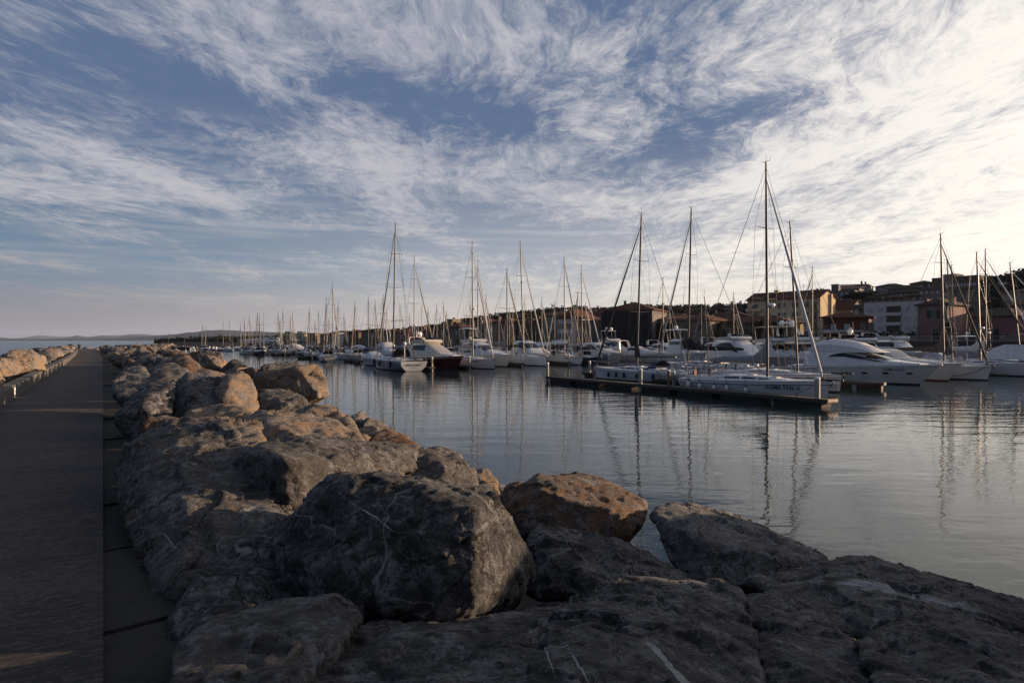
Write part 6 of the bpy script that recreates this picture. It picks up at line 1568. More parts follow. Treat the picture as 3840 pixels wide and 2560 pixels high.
# --- yellow apartment block with sunlit gable
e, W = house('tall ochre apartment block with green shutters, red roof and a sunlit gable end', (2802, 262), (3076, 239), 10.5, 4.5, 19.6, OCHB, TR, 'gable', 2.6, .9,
   chim=((9.5, 5, 1.6, 1.6), (24, 3.5, .6, 1.0)))
rows = [11.6, 8.1, 4.6, 1.2]
for z in rows:
    for x, w in ((9.0, 1.3), (13.2, 1.2), (15.4, 1.2), (19.6, 2.2), (23.8, 2.0)): window(e, x, z, w, 1.75, SHUT, FRW, fw=.06)
    window(e, 3.4, z-.8, 2.4, 2.5, WIN, FRW); window(e, W-2.0, z-.8, 1.8, 2.5, WIN, FRW)
    balcony(e, .1, 6.6, z-.8, 1.3, OCHB, True, .95); balcony(e, W-3.8, W-.1, z-.8, 1.3, SILL)
b = MB(); b.box(W-.02, W+.6, 6.6, 7.5, 0, 16.2); b.build('chimney_stack', OCHB, e)
b = MB()
for x in (9.5, 20):
    b.tube([(x, 5, 17), (x, 5, 20.3)], .05, 4)
    for k in range(4): b.tube([(x-.6+.1*k, 5, 19.2+.3*k), (x+.6-.1*k, 5, 19.2+.3*k)], .035, 3)
b.build('roof_aerial', IRON, e)
# --- low ochre building with the coast guard letters
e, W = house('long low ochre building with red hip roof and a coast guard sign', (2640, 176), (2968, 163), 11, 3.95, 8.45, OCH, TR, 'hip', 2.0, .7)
for px in (2752, 2793, 2812, 2935): 
    x = (px-2640)/328*W; window(e, x, 2.4, .8, 1.25, WIN, SILL, fw=.14)
for px in (2700, 2753, 2806, 2814): window(e, (px-2640)/328*W, .25, .8, 1.2, WIN, SILL, fw=.12)
window(e, (2806-2640)/328*W+.9, .1, 1.0, 1.6, SHUTD, SILL)
b = MB(); sx = (2773-2640)/328*W; b.box(sx+.75, sx+4.9, -.06, .02, 1.52, 1.98); b.lathe([(.001, 0)], (0, 0, 0), 3); so_ = b.build('sign_board', BEI, e)
lettering(e, 'GUARDIA COSTIERA', .40, Matrix.Translation((sx+2.82, -.075, 1.6)) @ Matrix.Rotation(math.pi/2, 4, 'X'), mat('blue_black_letters', (.02, .022, .04), .6), 'sign_lettering')
b = MB(); b.prism([(sx+.3+.3*math.cos(k*math.pi/6), 1.78+.3*math.sin(k*math.pi/6)) for k in range(12)], -.06, .0, 'y'); b.build('round_emblem', PALE, e)
b = MB(); b.box(W*.73, W*.76, -.08, .02, 0, 4.4); b.build('downpipe', IRON, e)
# glass line of the roofs behind it
house('row of low roofs with a bright gutter behind the coast guard building', (2560, 215), (2815, 202), 10, 4, 8.9, BEI, TR, 'hip', 3.0, .5, chim=((8, 4, .7, 1), (15, 5, .7, 1)))
# --- cream villa
e, W = house('cream villa with white corners, two dark upper windows and a small balcony', (2548, 172), (2662, 166), 9, 3.95, 9.0, CRM, TR, 'hip', 1.9, .8, trim=SILL)
for x in (2.0, 5.6): window(e, x, 2.6, .85, 1.45, SHUTD, SILL, fw=.16)
for x in (1.4, 3.6, 5.8): window(e, x, .2, .9, 1.5, WIN, SILL)
balcony(e, -.5, 4.6, 2.35, 1.5, SILL, False, .8)
b = MB(); b.box(-2.6, -.01, 1.2, 8, -1, 4.6); b.build('side_wing', CRM, e); window(e, -1.6, 2.5, .8, 1.4, SHUTD, SILL, yo=1.2)
house('low ochre annex wall with a small door between the cream villa and the first palm', (2662, 163), (2735, 161), 3, 3.95, 6.6, OCH, None, 'flat', wins=((1.2, .0, .9, 1.8, SHUTD, None),), name='garden_building')
# --- red house with white pergola
e, W = house('brick red house with a low tiled hip roof, two arches and a white pergola', (3086, 163), (3258, 158), 10, 3.95, 9.5, REDB, TR, 'hip', 1.8, 1.0)
for x in (2.3, 5.2): window(e, x, 2.75, 1.25, 1.35, CURT, SHUTD, fw=.14)
for x in (8.5, 10.2): window(e, x, 2.35, 1.25, 2.1, WIN, None, arch=True, name='arch_opening')
b = MB(); b.lathe([(.02, 0), (.5, .12), (.62, .3)], (0, 0, 0), 12)
for v in range(len(b.v)): x, y, z = b.v[v]; b.v[v] = (x+7.2, -z-.2, y*1.15+6.9)
b.build('satellite_dish', FRW, e)
pe = empty('pergola', PX(3084, 158.5, TZ), math.atan2(-2, 10), 'white framed pergola awning on the terrace of the brick red house', 'pergola')
b = MB()
for x in (0.2, 3.7, 7.2, 9.9):
    b.tube([(x, 0, 0), (x, 0, 2.15), (x+.6, 3.0, 2.75)], .06, 4)
b.tube([(0, 0, 2.15), (10.2, 0, 2.15)], .07, 4); b.build('frame', FRW, pe)
b = MB(); b.loft([[(0, .05, 2.24), (.6, 3.0, 2.82)], [(10.2, .05, 2.24), (10.8, 3.0, 2.82)]]); b.build('awning_sheet', mat('pale_awning', (.22, .22, .24), .8), pe)
b = MB()
for x in (1.8, 5.2, 8.6): b.loft([[(x-.5, .1, 2.1), (x-.35, .1, .1)], [(x+.1, .16, 2.1), (x-.1, .16, .1)], [(x+.4, .1, 2.1), (x, .1, .1)]])
b.build('curtain', REDB, pe)
b = MB(); b.box(-.2, 11, -.5, -.42, -.2, 1.0); o = b.build('terrace_fence', IRON, pe)
# --- white apartment block
e, W = house('white four storey apartment block with a flat roof and shaded loggias', (3239, 232), (3468, 218), 14, 4.5, 17.0, WHT, FLATR, 'flat')
for k, z in enumerate((9.2, 6.0, 2.8)):
    for x in (2.0, 5.3, 13.6, 16.6): window(e, x, z, 1.8, 1.45, CURT, FRW, fw=.05)
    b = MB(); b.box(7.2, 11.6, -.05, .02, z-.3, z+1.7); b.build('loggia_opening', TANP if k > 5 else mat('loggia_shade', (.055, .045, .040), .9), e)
    b = MB(); b.box(7.0, 11.9, -.5, -.051, z-1.25, z-.3); b.build('loggia_parapet', WHT, e)
    b = MB(); b.box(7.0, 11.9, -.7, -.051, z+1.7, z+1.84); b.build('sun_blind', FRW, e)
e2, W2 = house('brown balconied wing on the left end of the white apartment block', (3196, 236), (3238, 233.5), 10, 4.5, 16.2, GRYP, FLATR, 'flat', wins=((1.0, 8.0, 1.0, 1.8, FRW, None), (2.4, 8.0, 1.3, 1.8, WIN, None), (1.8, 4.6, 2.0, 1.7, WIN, None)))
for z in (10.2, 6.8): balcony(e2, -.6, W2+.4, z, 1.4, TANP, True, 1.2)
# --- pink villas
e, W = house('two storey pink villa with grey corners and one shuttered window', (3442, 158), (3552, 153), 10, 3.95, 12.2, PNK, TB, 'hip', 1.7, .7, trim=GREEN, chim=((6.6, 2, .8, .4), (.7, 2.5, .7, .4)))
sh_ = window(e, 3.3, 5.3, 1.5, 1.75, SHUT, SILL, fw=.12)
for dx in (-1.05, 1.05): b = MB(); b.box(3.3+dx-.42, 3.3+dx+.42, -.12, -.03, 5.25, 7.1); b.build('shutter', SHUTD, e)
b = MB(); b.prism([(2.2, 7.35), (4.4, 7.35), (3.3, 7.75)], -.16, -.02, 'y'); b.build('pediment', SILL, e)
window(e, 3.8, .1, 1.4, 2.6, WIN, GREEN, fw=.2, name='door')
b = MB(); b.box(-.05, W+.05, -.07, -.005, 3.45, 3.62); b.box(-.05, W+.05, -.06, -.004, 3.9, 4.0); b.box(-.1, W+.1, -.1, -.006, 8.0, 8.24); b.build('string_course', GREEN, e)
e, W = house('long single storey pink building with tall dark doors behind the right hand masts', (3566, 166), (3812, 152), 10, 3.95, 9.6, PNK, TB, 'hip', 2.2, .7)
for px in (3652, 3738): window(e, (px-3566)/246*W, .05, 1.45, 2.75, WIN, GREEN, fw=.22, name='door')
for px in (3600, 3700, 3780): window(e, (px-3566)/246*W, .9, .5, .8, WIN, None)
b = MB(); b.box(0, W, -.07, -.005, 3.2, 3.34); b.box(0, W, -.1, -.006, 5.4, 5.62); b.box(W*.24, W*.25, -.1, -.01, 0, 5.39); b.build('string_course', GREEN, e)
house('pale yellow house with a red roof at the right edge of the town', (3786, 182), (3960, 166), 12, 4, 13.2, PALE, TR, 'hip', 2.6, .8, wins=((2.5, 2, 1, 2.4, WIN, SILL), (7, 2, 1, 2, WIN, SILL), (2.5, 6, 1, 1.8, SHUTD, SILL), (7, 6, 1, 1.8, SHUTD, SILL)))

# --- hillside houses above
def hz(py, d): return ZY(py, d)
def hh(label, x0, d0, x1, d1, eave, dep, wallm, roofm, roof='hip', rise=1.4, drop=6.0, wn=0, wm=CURT, arch=True, group=None, rows=1, ww=1.1):
    z1 = hz(eave, (d0+d1)/2); e, W = house(label, (x0, d0), (x1, d1), dep, z1-drop, z1, wallm, roofm, roof, rise, .6, group=group)
    for r_ in range(rows):
        for k in range(wn): window(e, W*(k+.6)/(wn+.2), drop-2.1-r_*2.9, ww, 1.35, wm, None, arch=arch)
    return e
hh('grey hillside flats with a square chimney tower on top', 3092, 330, 3205, 322, 1092, 14, GRYP, FLATR, 'flat', drop=9, wn=6, wm=CURT, arch=False, rows=2)
house('square pale tower rising over the grey hillside flats', (3117, 328), (3144, 326), 4, 22, hz(1068, 327), GRYP, FLATR, 'flat', wins=((1.4, 3.4, .5, .8, WIN, None),), name='tower')
hh('long low house with a lit window band, above the grey hillside flats', 3130, 350, 3222, 342, 1084, 9, PALE, TB, 'shed', 1.5, 4, wn=8, arch=False, ww=.7)
HG = 'brown terraced houses stepping up the hillside'
hl = [('topmost left house of the hillside row, pale wall under a long brown roof', 3190, 396, 3266, 390, 1074, 10, PALE, TB, 1.6, 5, 4),
      ('low dark roofed hillside house with a single white arch window', 3228, 345, 3290, 340, 1097, 9, TANP, TB, 1.5, 4.5, 2),
      ('long hillside terrace with a row of small bright arches, upper tier', 3330, 380, 3452, 368, 1082, 9, TANP, TB, 2.2, 4.5, 7),
      ('long hillside terrace with a row of small bright arches, lower tier', 3330, 356, 3442, 346, 1097, 8, TANP, TB, 2.2, 4.5, 8),
      ('wide brown roofed house on the hillside crest with three pale windows', 3282, 404, 3388, 394, 1073, 11, PALE, TB, 1.9, 6, 3),
      ('dark house under a flared roof on the crest left of the hilltop building', 3412, 392, 3500, 384, 1062, 11, TANP, TB, 1.9, 6, 3),
      ('pale brown hillside house with two arched loggias and white windows', 3442, 318, 3528, 312, 1085, 12, BEI, TB, 1.6, 9, 4),
      ('small dark hillside house just above the white apartment block', 3252, 300, 3300, 297, 1120, 8, TANP, TB, 1.4, 4.5, 2),
      ('hillside house with a pale flat terrace above the white apartment block', 3262, 322, 3330, 318, 1106, 9, GRYP, TB, 1.4, 4.5, 2),
      ('low hillside house half behind shrubs above the middle of the white block', 3320, 305, 3386, 300, 1117, 8, TANP, TB, 1.4, 4.5, 2),
      ('hillside house with a door and terrace above the right part of the white block', 3388, 322, 3442, 317, 1110, 8, TANP, TB, 1.4, 6, 2)]
for (lab, x0, d0, x1, d1, ev, dep, wm_, rm, rise, drop, wn) in hl:
    hh(lab, x0, d0, x1, d1, ev, dep, wm_, rm, 'hip', rise, drop, wn, rows=2 if drop > 8 else 1, group=HG)
house('row of small chimneyed roofs on the skyline left of the crest houses', (3128, 402), (3262, 396), 8, 20, hz(1071, 399), GRYP, TB, 'shed', 1.2, .4, chim=((15, 3, .9, 2.4), (17, 3, .8, 2.0)))
e, W = house('long modern hilltop building with terraces catching the last sun', (3494, 372), (3668, 352), 16, 22, hz(1039, 362), TANP, FLATR, 'flat')
for z in (3.0, 6.2, 9.4):
    b = MB(); b.box(W*.3, W+.5, -1.6, -.02, z, z+.9); b.build('terrace', BEI, e)
for k in range(10): window(e, W*(.34+.065*k), 10.6, 1.0, 1.6, CURT, None)
b = MB(); b.box(W*.16, W*.44, 3, 12, 16.3+.0, hz(1024, 362)-22); b.build('roof_storey', TANP, e)
house('white walled house with a pale flat roof on the hill behind the thick pale mast', (3672, 330), (3765, 318), 9, hz(1100, 325), hz(1072, 325), GRYP, mat('pale_roof', (.30, .29, .29), .6), 'shed', 1.8, .5)
house('pinkish roof among trees on the hill near the right edge', (3760, 240), (3850, 230), 9, hz(1130, 235), hz(1098, 235), PALE, TP, 'hip', 1.8, .5)
house('terracotta roof with a white gable between the ochre and the white apartment blocks', (3118, 252), (3192, 246), 9, 4.5, hz(1158, 250), PALE, TR, 'gable', 3.2, .5)

# --- scaffolded building
NET = None
def net_mat():
    m, t, b = nt('scaffold_netting'); g = NG(t); c = g.coord(); n = g.noise(c, .5, 5, .6); f = g.noise(c, 7, 3, .6)
    g.put(b.inputs['Base Color'], g.mix(g.math('ADD', g.math('MULTIPLY', n, .7), g.math('MULTIPLY', f, .3)), (.014, .0145, .016), (.036, .036, .038))); b.inputs['Roughness'].default_value = .9
    b.inputs['Specular IOR Level'].default_value = .1; return m
NET = net_mat()
def scaffold(e, W, H_, n, lev):
    b = MB(); b.box(-.1, W+.1, -1.25, -1.2, -.5, H_-.2); b.build('netting', NET, e)
    b = MB()
    for k in range(n+1): x = W*k/n; b.tube([(x, -1.3, -.5), (x, -1.3, H_+.3)], .05, 4)
    for k in range(lev): z = H_*(k+.5)/lev; b.tube([(-.2, -1.3, z), (W+.2, -1.3, z)], .04, 4)
    b.build('scaffold_poles', IRON, e)
e, W = house('large building wrapped in dark scaffold netting under a red hip roof', (2262, 182), (2446, 176), 15, 1.3, 12.0, GRYP, TR, 'hip', 2.6, .7, chim=((4.8, 4, .6, .9), (6.4, 5, .5, .6)), wins=())
scaffold(e, W, 10.6, 17, 5)
e, W = house('lower pale building behind scaffold netting right of the large wrapped one', (2446, 182), (2560, 177), 10, 1.3, 9.6, PALE, TR, 'shed', 1.2, .4)
scaffold(e, W, 7.6, 11, 4)
house('pale upper house with a tiled roof over the right end of the scaffolded building', (2384, 196), (2444, 193), 9, 1.3, 11.5, PALE, TR, 'hip', 1.6, .6, wins=((1.6, 7.6, 1.2, 1.6, WIN, FRW), (3.4, 7.6, 1.0, 1.6, WIN, FRW)))
house('netted low building left of the scaffolded one', (2150, 190), (2262, 184), 12, 1.3, 9.4, GRYP, TR, 'shed', .8, .3, wins=())
e, W = house('white house with two rows of tall dark windows', (2092, 193), (2162, 189), 11, 1.3, 10.3, WHT, TR, 'hip', 2.8, .5)
for z in (6.1, 3.4):
    for x in (.45, 1.0, 1.75, 2.45, 3.0, 3.6, 4.2, 4.8):
        if x < W-.3: window(e, x, z, .36, 1.45, WIN, FRW, fw=.04)
b = MB(); b.box(-1, W+8, -2.5, -.01, 2.3, 2.5); b.build('arcade_roof', TANP, e)
pale = [('narrow pale house with shutters, left of the white house with tall windows', 2038, 196, 2092, 193, 1186, 10, PALE, TP, 'shed', 1.6), ('stepped pale house with balconies in the middle of the old waterfront', 1984, 200, 2040, 197, 1210, 10, BEI, TR, 'hip', 1.5),
        ('tall upper house with a pinkish roof behind the stepped pale house', 2010, 222, 2086, 216, 1190, 9, PALE, TP, 'shed', 2.2), ('ruined brown brick house front between beige houses', 1918, 206, 1966, 203, 1206, 9, BRK, TB, 'shed', .8),
        ('long beige house with small windows at the old waterfront', 1838, 212, 1920, 207, 1210, 10, BEI, TR, 'hip', 1.6), ('grey gabled house end beside the ruined brick front', 1950, 198, 1985, 196, 1222, 9, GRYP, TR, 'gable', 2.0),
        ('pale house with a red roof left of the long beige house', 1770, 222, 1838, 216, 1222, 10, PALE, TR, 'hip', 1.6), ('low ochre house with a red roof below the square yellow block', 1648, 226, 1722, 220, 1230, 10, BEI, TR, 'hip', 1.6),
        ('square yellowish block rising above the waterfront roofs on the left', 1655, 262, 1712, 257, 1210, 10, OCH, FLATR, 'flat', 1), ('orange plastered wing right of the square yellowish block', 1712, 262, 1745, 259, 1218, 8, plaster('orange_plaster', (.19, .125, .075)), FLATR, 'flat', 1),
        ('small yellow top storey on the square yellowish block', 1672, 264, 1696, 262, 1199, 5, OCH, FLATR, 'flat', 1), ('row of pinkish houses behind the yacht masts at the left of the waterfront', 1560, 240, 1650, 232, 1243, 10, PNK, TR, 'hip', 1.6),
        ('pink house with a red roof over the small boats', 1478, 252, 1530, 247, 1246, 10, PNK, TR, 'hip', 1.5), ('grey brown houses low behind the hangars', 1400, 262, 1478, 256, 1247, 10, TANP, TR, 'hip', 1.5),
        ('pale house with two chimneys on the left of the pink house', 1355, 280, 1420, 275, 1243, 9, BEI, TB, 'hip', 1.4), ('brown roofed house above the first hangar', 1290, 300, 1345, 296, 1247, 9, TANP, TR, 'hip', 1.4),
        ('yellow fronted house in the trees above the hangars', 1358, 330, 1400, 327, 1240, 9, plaster('yellow_plaster', (.22, .165, .075)), TB, 'shed', 1.0), ('upper pale house on the slope above the beige waterfront', 1768, 262, 1830, 256, 1207, 9, PALE, TR, 'hip', 1.5),
        ('red roofed upper house on the slope behind the scaffolding', 2180, 240, 2262, 234, 1184, 10, PALE, TR, 'hip', 2.2), ('low red roof on the slope right of the dark tree', 2560, 250, 2660, 243, 1192, 10, TANP, TR, 'hip', 2.0), ('upper red roof on the slope left of the ochre apartment block', 2660, 270, 2790, 262, 1184, 11, TANP, TR, 'hip', 2.2),
        ('small house with broken render among trees behind the scaffolding', 2520, 300, 2560, 297, 1183, 7, BRK, TR, 'shed', 1.0)]
for k, (lab, x0, d0, x1, d1, ev, dep, wm_, rm, rf, rise) in enumerate(pale):
    z1 = hz(ev, (d0+d1)/2); e, W = house(lab, (x0, d0), (x1, d1), dep, 1.3, z1, wm_, rm, rf, rise, .5, chim=((W*.3 if k % 2 else 1.5, 3, .6, .7),))
    nf = max(1, int((z1-2)/3.0)); nc = max(2, int(W/2.1))
    for r_ in range(min(nf, 3)):
        for q in range(nc): window(e, W*(q+.5)/nc, z1-1.3-2.2-r_*2.9, .75, 1.3, (WIN, CURT, SHUTD)[(q+r_+k) % 3], SILL, fw=.08)
    if k in (0, 1, 2): balcony(e, W*.3, W*.9, z1-1.3-5.2, 1.1, SILL)
# awnings, kiosks and vans along the quay
for px0, px1, d, z, m, lab in ((1992, 2060, 172, 3.4, CVW, 'long white market awning on the quay, left'), (2062, 2120, 171, 3.9, CVW, 'white awning with a raised ridge on the quay, middle'), (2125, 2200, 170, 3.3, CVG, 'pale grey awning on the quay before the scaffolding'), (2205, 2330, 168, 3.1, CVW, 'long low pale awning on the quay under the scaffolding')):
    a, c = PX(px0, d, 1.25), PX(px1, d-2, 1.25); Lh = (c-a).length
    e = empty('awning', a, math.atan2((c-a).y, (c-a).x), lab, 'awning', 'awnings along the quay')
    b = MB(); h = z-1.25; b.loft([[(0, 0, h-.5), (0, 1.6, h+.35), (0, 3.2, h-.5)], [(Lh, 0, h-.5), (Lh, 1.6, h+.35), (Lh, 3.2, h-.5)]], cap0=True, cap1=True); b.box(0, Lh, -.02, .02, h-.75, h-.501); b.build('roof_sheet', m, e)
    b = MB()
    for k in range(int(Lh/2.5)+1):
        for y in (0.1, 3.1): b.tube([(min(Lh-.1, .1+k*2.5), y, 0), (min(Lh-.1, .1+k*2.5), y, h-.5)], .05, 4)
    b.build('frame', IRON, e)
e = empty('billboard', PX(1925, 176, 1.25), 0, 'white billboard standing on the quay before the ruined brick house', 'billboard')
b = MB(); b.box(0, 1.6, 0, .1, 1.0, 2.9); b.build('panel', FRW, e); b = MB(); b.box(.1, .2, .12, .2, -.2, 2.8); b.box(1.4, 1.5, .12, .2, -.2, 2.8); b.build('posts', IRON, e)
for px, d, hgt, lab in ((2720, 152, 5.5, 'thin street lamp on the sea wall between the palms'), (3440, 149, 6.5, 'thin street lamp at the corner of the pink villa'), (3085, 152, 6, 'thin street lamp left of the pergola')):
    e = empty('street_lamp', PX(px, d-1, TZ-2.6), 0, lab, 'lamp'); b = MB(); b.tube([(0, 0, 0), (0, 0, hgt-.3), (.5, 0, hgt)], .05, 5); b.build('pole', IRON, e); b = MB(); b.box(.35, .95, -.12, .12, hgt-.02, hgt+.07); b.build('lamp_head', FRW, e)
e = empty('antenna_tower', PX(2777, 330, hz(1172, 330)), 0, 'phone antenna mast left of the ochre apartment block', 'antenna'); b = MB(); h = hz(1128, 330)-hz(1172, 330); b.tube([(0, 0, 0), (0, 0, h)], .16, 6); b.build('pole', IRON, e)
b = MB()
for a in (0, 2.1, 4.2): b.box(.5*math.cos(a)-.14, .5*math.cos(a)+.14, .5*math.sin(a)-.14, .5*math.sin(a)+.14, h-1.9, h+.1); b.tube([(0, 0, h-1), (.5*math.cos(a), .5*math.sin(a), h-1)], .05, 4); b.box(.5*math.cos(a)-.1, .5*math.cos(a)+.1, .5*math.sin(a)-.1, .5*math.sin(a)+.1, h-3.6, h-2.9)
b.build('antenna_panels', FRW, e)

# ------------------------------------------------------------------ boatyard and far left
HANG = mat('hangar_sheet', (.50, .465, .44), .7, var=.1, scale=1.5)
e, W = house('first white gabled boat hangar with a brown door', (1250, 302), (1320, 300), 18, 1.25, hz(1266, 301), HANG, HANG, 'flat', name='hangar')
def gable_front(e, W, dep, h, rise, m):
    b = MB(); b.prism([(0, h+.31), (W, h+.31), (W/2, h+.31+rise)], 0, dep, 'y'); b.build('gable', m, e)
gable_front(e, W, 18, hz(1266, 301)-1.25, 1.5, HANG); window(e, W*.66, .1, W*.30, 2.4, TANP, None, name='door')
b = MB(); b.box(W+.0, W+.06, .5, 18, 0, 3); b.build('side_sheet', TANP, e)
e, W = house('second white gabled boat hangar with a wide dark opening', (1321, 300), (1388, 298), 18, 1.25, hz(1266, 299), HANG, HANG, 'flat', name='hangar'); gable_front(e, W, 18, hz(1266, 299)-1.25, 1.5, HANG); window(e, W*.52, .1, W*.80, 2.6, BLK, None, name='door')
e, W = house('dark wooden shed right of the hangars with a bright tilted roof light', (1392, 296), (1448, 290), 8, 1.25, hz(1261, 293), TANP, FLATR, 'flat', wins=((2, .3, 1.2, 2.0, WIN, FRW),), name='shed')
e, W = house('dark grey workshop left of the hangars', (1215, 308), (1250, 306), 12, 1.25, hz(1253, 307), mat('dark_sheet', (.03, .03, .032), .8), TB, 'shed', 1.5, .3, name='workshop')
GRN = mat('green_gantry', (.008, .05, .045), .6)
for px, lab in ((1072, 'left green portal of the boat lift'), (1118, 'right green portal of the boat lift')):
    d = 325; e = empty('boat_lift', PX(px, d, 1.25), 0, lab, 'boat lift'); h = hz(1247, d)-1.25; b = MB()
    for x in (0, 1.5):
        for y in (0, 6): b.box(x-.22, x+.22, y-.22, y+.22, 0, h)
    b.build('legs', GRN, e)
    b = MB(); b.box(-.3, 1.8, -.3, 6.3, h+.001, h+.6); b.build('top_beam', GRN, e)
sm('cab', 1100, 0, .1, 'white boat lifted in the green boat lift', d=330); bpy.context.view_layer.update()
for o in bpy.data.objects:
    if o.get('label') == 'white boat lifted in the green boat lift': o.location.z = 3.6; o.scale = (1.1, 1.1, 1.1)
for px, d, L_, lab in ((960, 330, 17, 'big pale yacht propped ashore in the boatyard, left'), (1000, 326, 15, 'pale yacht propped ashore in the boatyard, right')):
    c = PX(px, d); e, L, hb, sh_ = yacht(lab, c+Vector((L_/2, 1, 0)), c+Vector((-L_/2, -1, 0)), B=4, tops=[(.1, 2.4), (.14, 3.0), (.45, 3.0), (.62, 2.2), (.86, 2.0)], win=((.18, .45, .86, .5),), rails=False)
    e.location.z = 2.6
    b = MB(); 
    for x in (-3, 0, 3):
        for y in (-1, 1): b.tube([(x, y*1.6, -1.4), (x, y*1.1, .1)], .07, 4)
    b.build('yard_props', IRON, e)
house('low white container by the boatyard edge', (1012, 322), (1038, 321), 2.4, 1.25, hz(1281, 322), FRW, FRW, 'flat', name='container', cat='container')
house('low white yard wall right of the green boat lift', (1135, 316), (1178, 314), .3, 1.25, hz(1283, 315), FRW, SILL, 'flat', name='yard_wall', cat='wall')
for px0, px1, d, ev, m, lab in ((1026, 1056, 405, 1259, plaster('orange_plaster', (.19, .125, .075)), 'first ochre house in the trees at the far left of the town'), (1058, 1086, 401, 1262, OCH, 'second ochre house in the trees at the far left of the town'), (1088, 1140, 395, 1252, PALE, 'pale flat roofed house behind the green boat lift'), (1146, 1182, 400, 1250, OCH, 'pale block with a rooftop frame, between the boat lift and the hangars'), (1200, 1260, 393, 1254, BEI, 'beige house with trees behind the dark workshop')):
    house(lab, (px0, d), (px1, d-2), 9, 2, hz(ev, d), m, TB if ev > 1253 else FLATR, 'hip' if ev > 1253 else 'flat', 1.0, .4, wins=tuple((1.0+1.7*k, hz(ev, d)-2-2.0, .7, 1.1, WIN, None) for k in range(2)))
# beige quay wall with dark fence, lamps
p0, p1 = PX(604, 346, 1.25), PX(905, 330, 1.25)
e = empty('harbour_wall', p0, math.atan2((p1-p0).y, (p1-p0).x), 'beige wall along the far left quay', 'wall'); Lw = (p1-p0).length
b = MB(); b.box(0, Lw, 0, .5, -.5, hz(1282, 346)-1.25); b.build('wall_face', mat('beige_wall', (.20, .165, .125), .9, var=.3, scale=.6, dirt=((.08, .065, .05), .5)), e)
b = MB(); b.box(-8, Lw, -9, -.01, -1.6, -.05); b.build('quay_edge', BEI, e)
p0, p1 = PX(606, 395, 2), PX(1010, 365, 2); e = empty('fence', p0, math.atan2((p1-p0).y, (p1-p0).x), 'long dark close boarded fence behind the beige quay wall', 'fence'); Lw = (p1-p0).length
b = MB(); n = int(Lw/2.2)
for k in range(n): b.box(Lw*k/n+.03, Lw*(k+1)/n-.03, 0, .08, -1, hz(1271, 395)-2+.06*math.sin(k*2.3))
b.build('boards', mat('dark_fence', (.022, .022, .016), .9, var=.3), e); b = MB()
for k in range(n+1): b.box(Lw*k/n-.06, Lw*k/n+.06, .09, .2, -1, hz(1271, 395)-1.9)
b.build('posts', mat('dark_fence', (.022, .022, .016)), e)
for px, lab in ((632, 'first lamp post on the far left quay, nearest the open sea'), (692, 'second lamp post on the far left quay'), (815, 'third lamp post on the far left quay, before the pines')):
    d = 335; e = empty('lamp_post', PX(px, d, 1.25), 0, lab, 'lamp'); h = hz(1251, d)-1.25; b = MB(); b.tube([(0, 0, 0), (0, 0, h)], .09, 5); b.build('pole', IRON, e); b = MB(); b.box(-.1, .6, -.1, .1, h, h+.12); b.build('lamp_head', IRON, e)
# pine belt behind the fence
random.seed(31); b = MB()
for k in range(420):
    px = random.uniform(600, 1330); d = random.uniform(440, 600); top = 1268-9*max(0, min(1, (px-600)/250))+random.uniform(-1.5, 5)
    z = ZY(top, d); r = random.uniform(3.0, 5.5); leafclump(b, PX(px, d, z-r*.6), r, 80, .55, .17)
    if k % 2: leafclump(b, PX(px, d-10, max(2, z-r*1.6)), r, 60, .7, .2)
tag(b.build('pine_belt', WOODM), 'dark belt of pines along the shore at the far left', 'wood', kind='stuff')
b = MB(); b.loft([[PX(598, 410, 0), PX(598, 430, 3), PX(590, 700, 3)], [PX(1000, 380, 0), PX(1000, 400, 3.5), PX(1000, 800, 4)], [PX(1500, 380, 1), PX(1500, 420, 3.5), PX(1500, 900, 4)]]); tag(b.build('shore', HILLM), kind='structure')
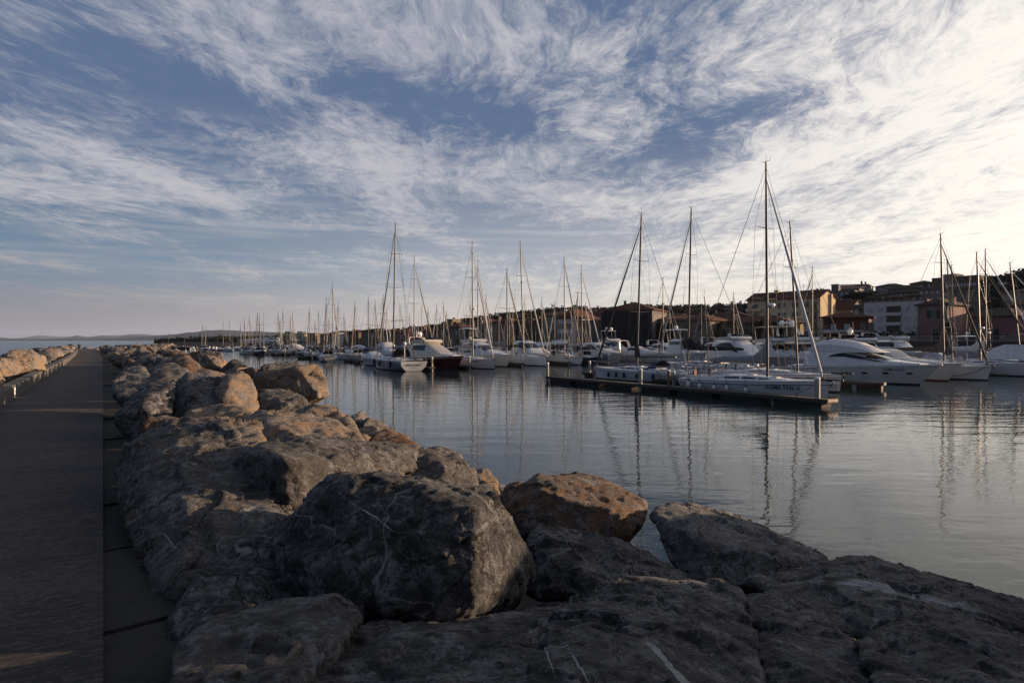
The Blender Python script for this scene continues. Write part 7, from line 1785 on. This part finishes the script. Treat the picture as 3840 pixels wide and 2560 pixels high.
# rubble bank closing the basin at the far left
bank = []
random.seed(4)
e0, e1 = ST(1.5, 172), PX(600, 345)
for k in range(520):
    f = random.random(); q = e0.lerp(e1, f); bank.append((q+Vector((random.uniform(-2, 7), random.uniform(-7, 3), random.uniform(.2, 2.1))), random.uniform(.9, 1.5), random.choice(MK)))
for k in range(160):
    f = random.random(); q = PX(622, 325).lerp(PX(740, 285), f); bank.append((q+Vector((random.uniform(-1, 1), random.uniform(-4, 2), random.uniform(-.1, 1.3))), random.uniform(.8, 1.3), random.choice(MK)))
tag(merged('rubble_bank', bank), 'dark rubble bank closing the basin at the far left', 'boulders', kind='stuff')
b = MB(); b.loft([[e0+Vector((-6, -8, -1)), e0+Vector((0, 0, 1.8)), e0+Vector((0, 8, 1.8)), e0+Vector((-3, 18, -1))], [e1+Vector((4, -8, -1)), e1+Vector((0, 0, 1.6)), e1+Vector((0, 10, 1.6)), e1+Vector((-4, 22, -1))]]); tag(b.build('bank_core', bpy.data.materials['rubble_core']), kind='structure')

# far mountains and the air between
MTN = noise_mat('far_mountain', (.020, .026, .026), (.045, .048, .042), .002)
def range_(name, d, prof, dep):
    b = MB(); rows = []
    random.seed(int(d))
    P_ = []
    for (x0, y0), (x1, y1) in zip(prof, prof[1:]):
        n = max(2, int((x1-x0)/14))
        for k in range(n): f = k/n; P_.append((x0+(x1-x0)*f, y0+(y1-y0)*(f*f*(3-2*f))+random.uniform(-.5, .5)))
    P_.append(prof[-1])
    b.loft([[PX(px, d*.93, -30), PX(px, d*.97, (ZY(py, d))*.55), PX(px, d, ZY(py, d)), PX(px, d*1.06, ZY(py, d)*.5), PX(px, d*1.12, -30)] for px, py in P_])
    tag(b.build(name, MTN), kind='structure')
range_('near_mountain', 6500, [(-900, 1270), (0, 1271), (300, 1270), (430, 1268), (560, 1261), (640, 1254), (720, 1246), (780, 1238), (830, 1237), (880, 1238), (920, 1243), (960, 1241), (1010, 1245), (1080, 1247), (1180, 1250), (1300, 1255), (1420, 1262), (1600, 1268)], 800)
range_('middle_mountain', 10500, [(-800, 1262), (-200, 1262), (0, 1264), (60, 1270), (180, 1271), (225, 1266), (260, 1262), (290, 1257), (330, 1263), (390, 1257), (440, 1263), (480, 1256), (540, 1258), (620, 1262), (900, 1266)], 800)
range_('far_mountain', 15000, [(-700, 1262), (60, 1268), (150, 1258), (230, 1262), (340, 1263), (430, 1257), (520, 1252), (600, 1256), (800, 1262), (1100, 1265)], 800)
m, t, b_ = nt('haze_air'); t.nodes.clear(); on = t.nodes.new('ShaderNodeOutputMaterial'); pv = t.nodes.new('ShaderNodeVolumePrincipled')
pv.inputs['Color'].default_value = (.56, .69, 1.0, 1); pv.inputs['Density'].default_value = .000026; pv.inputs['Anisotropy'].default_value = .1
t.links.new(pv.outputs[0], on.inputs['Volume'])
b = MB(); b.box(-19000, 19000, -800, 18500, -32, 260); tag(b.build('haze', m), kind='stuff')
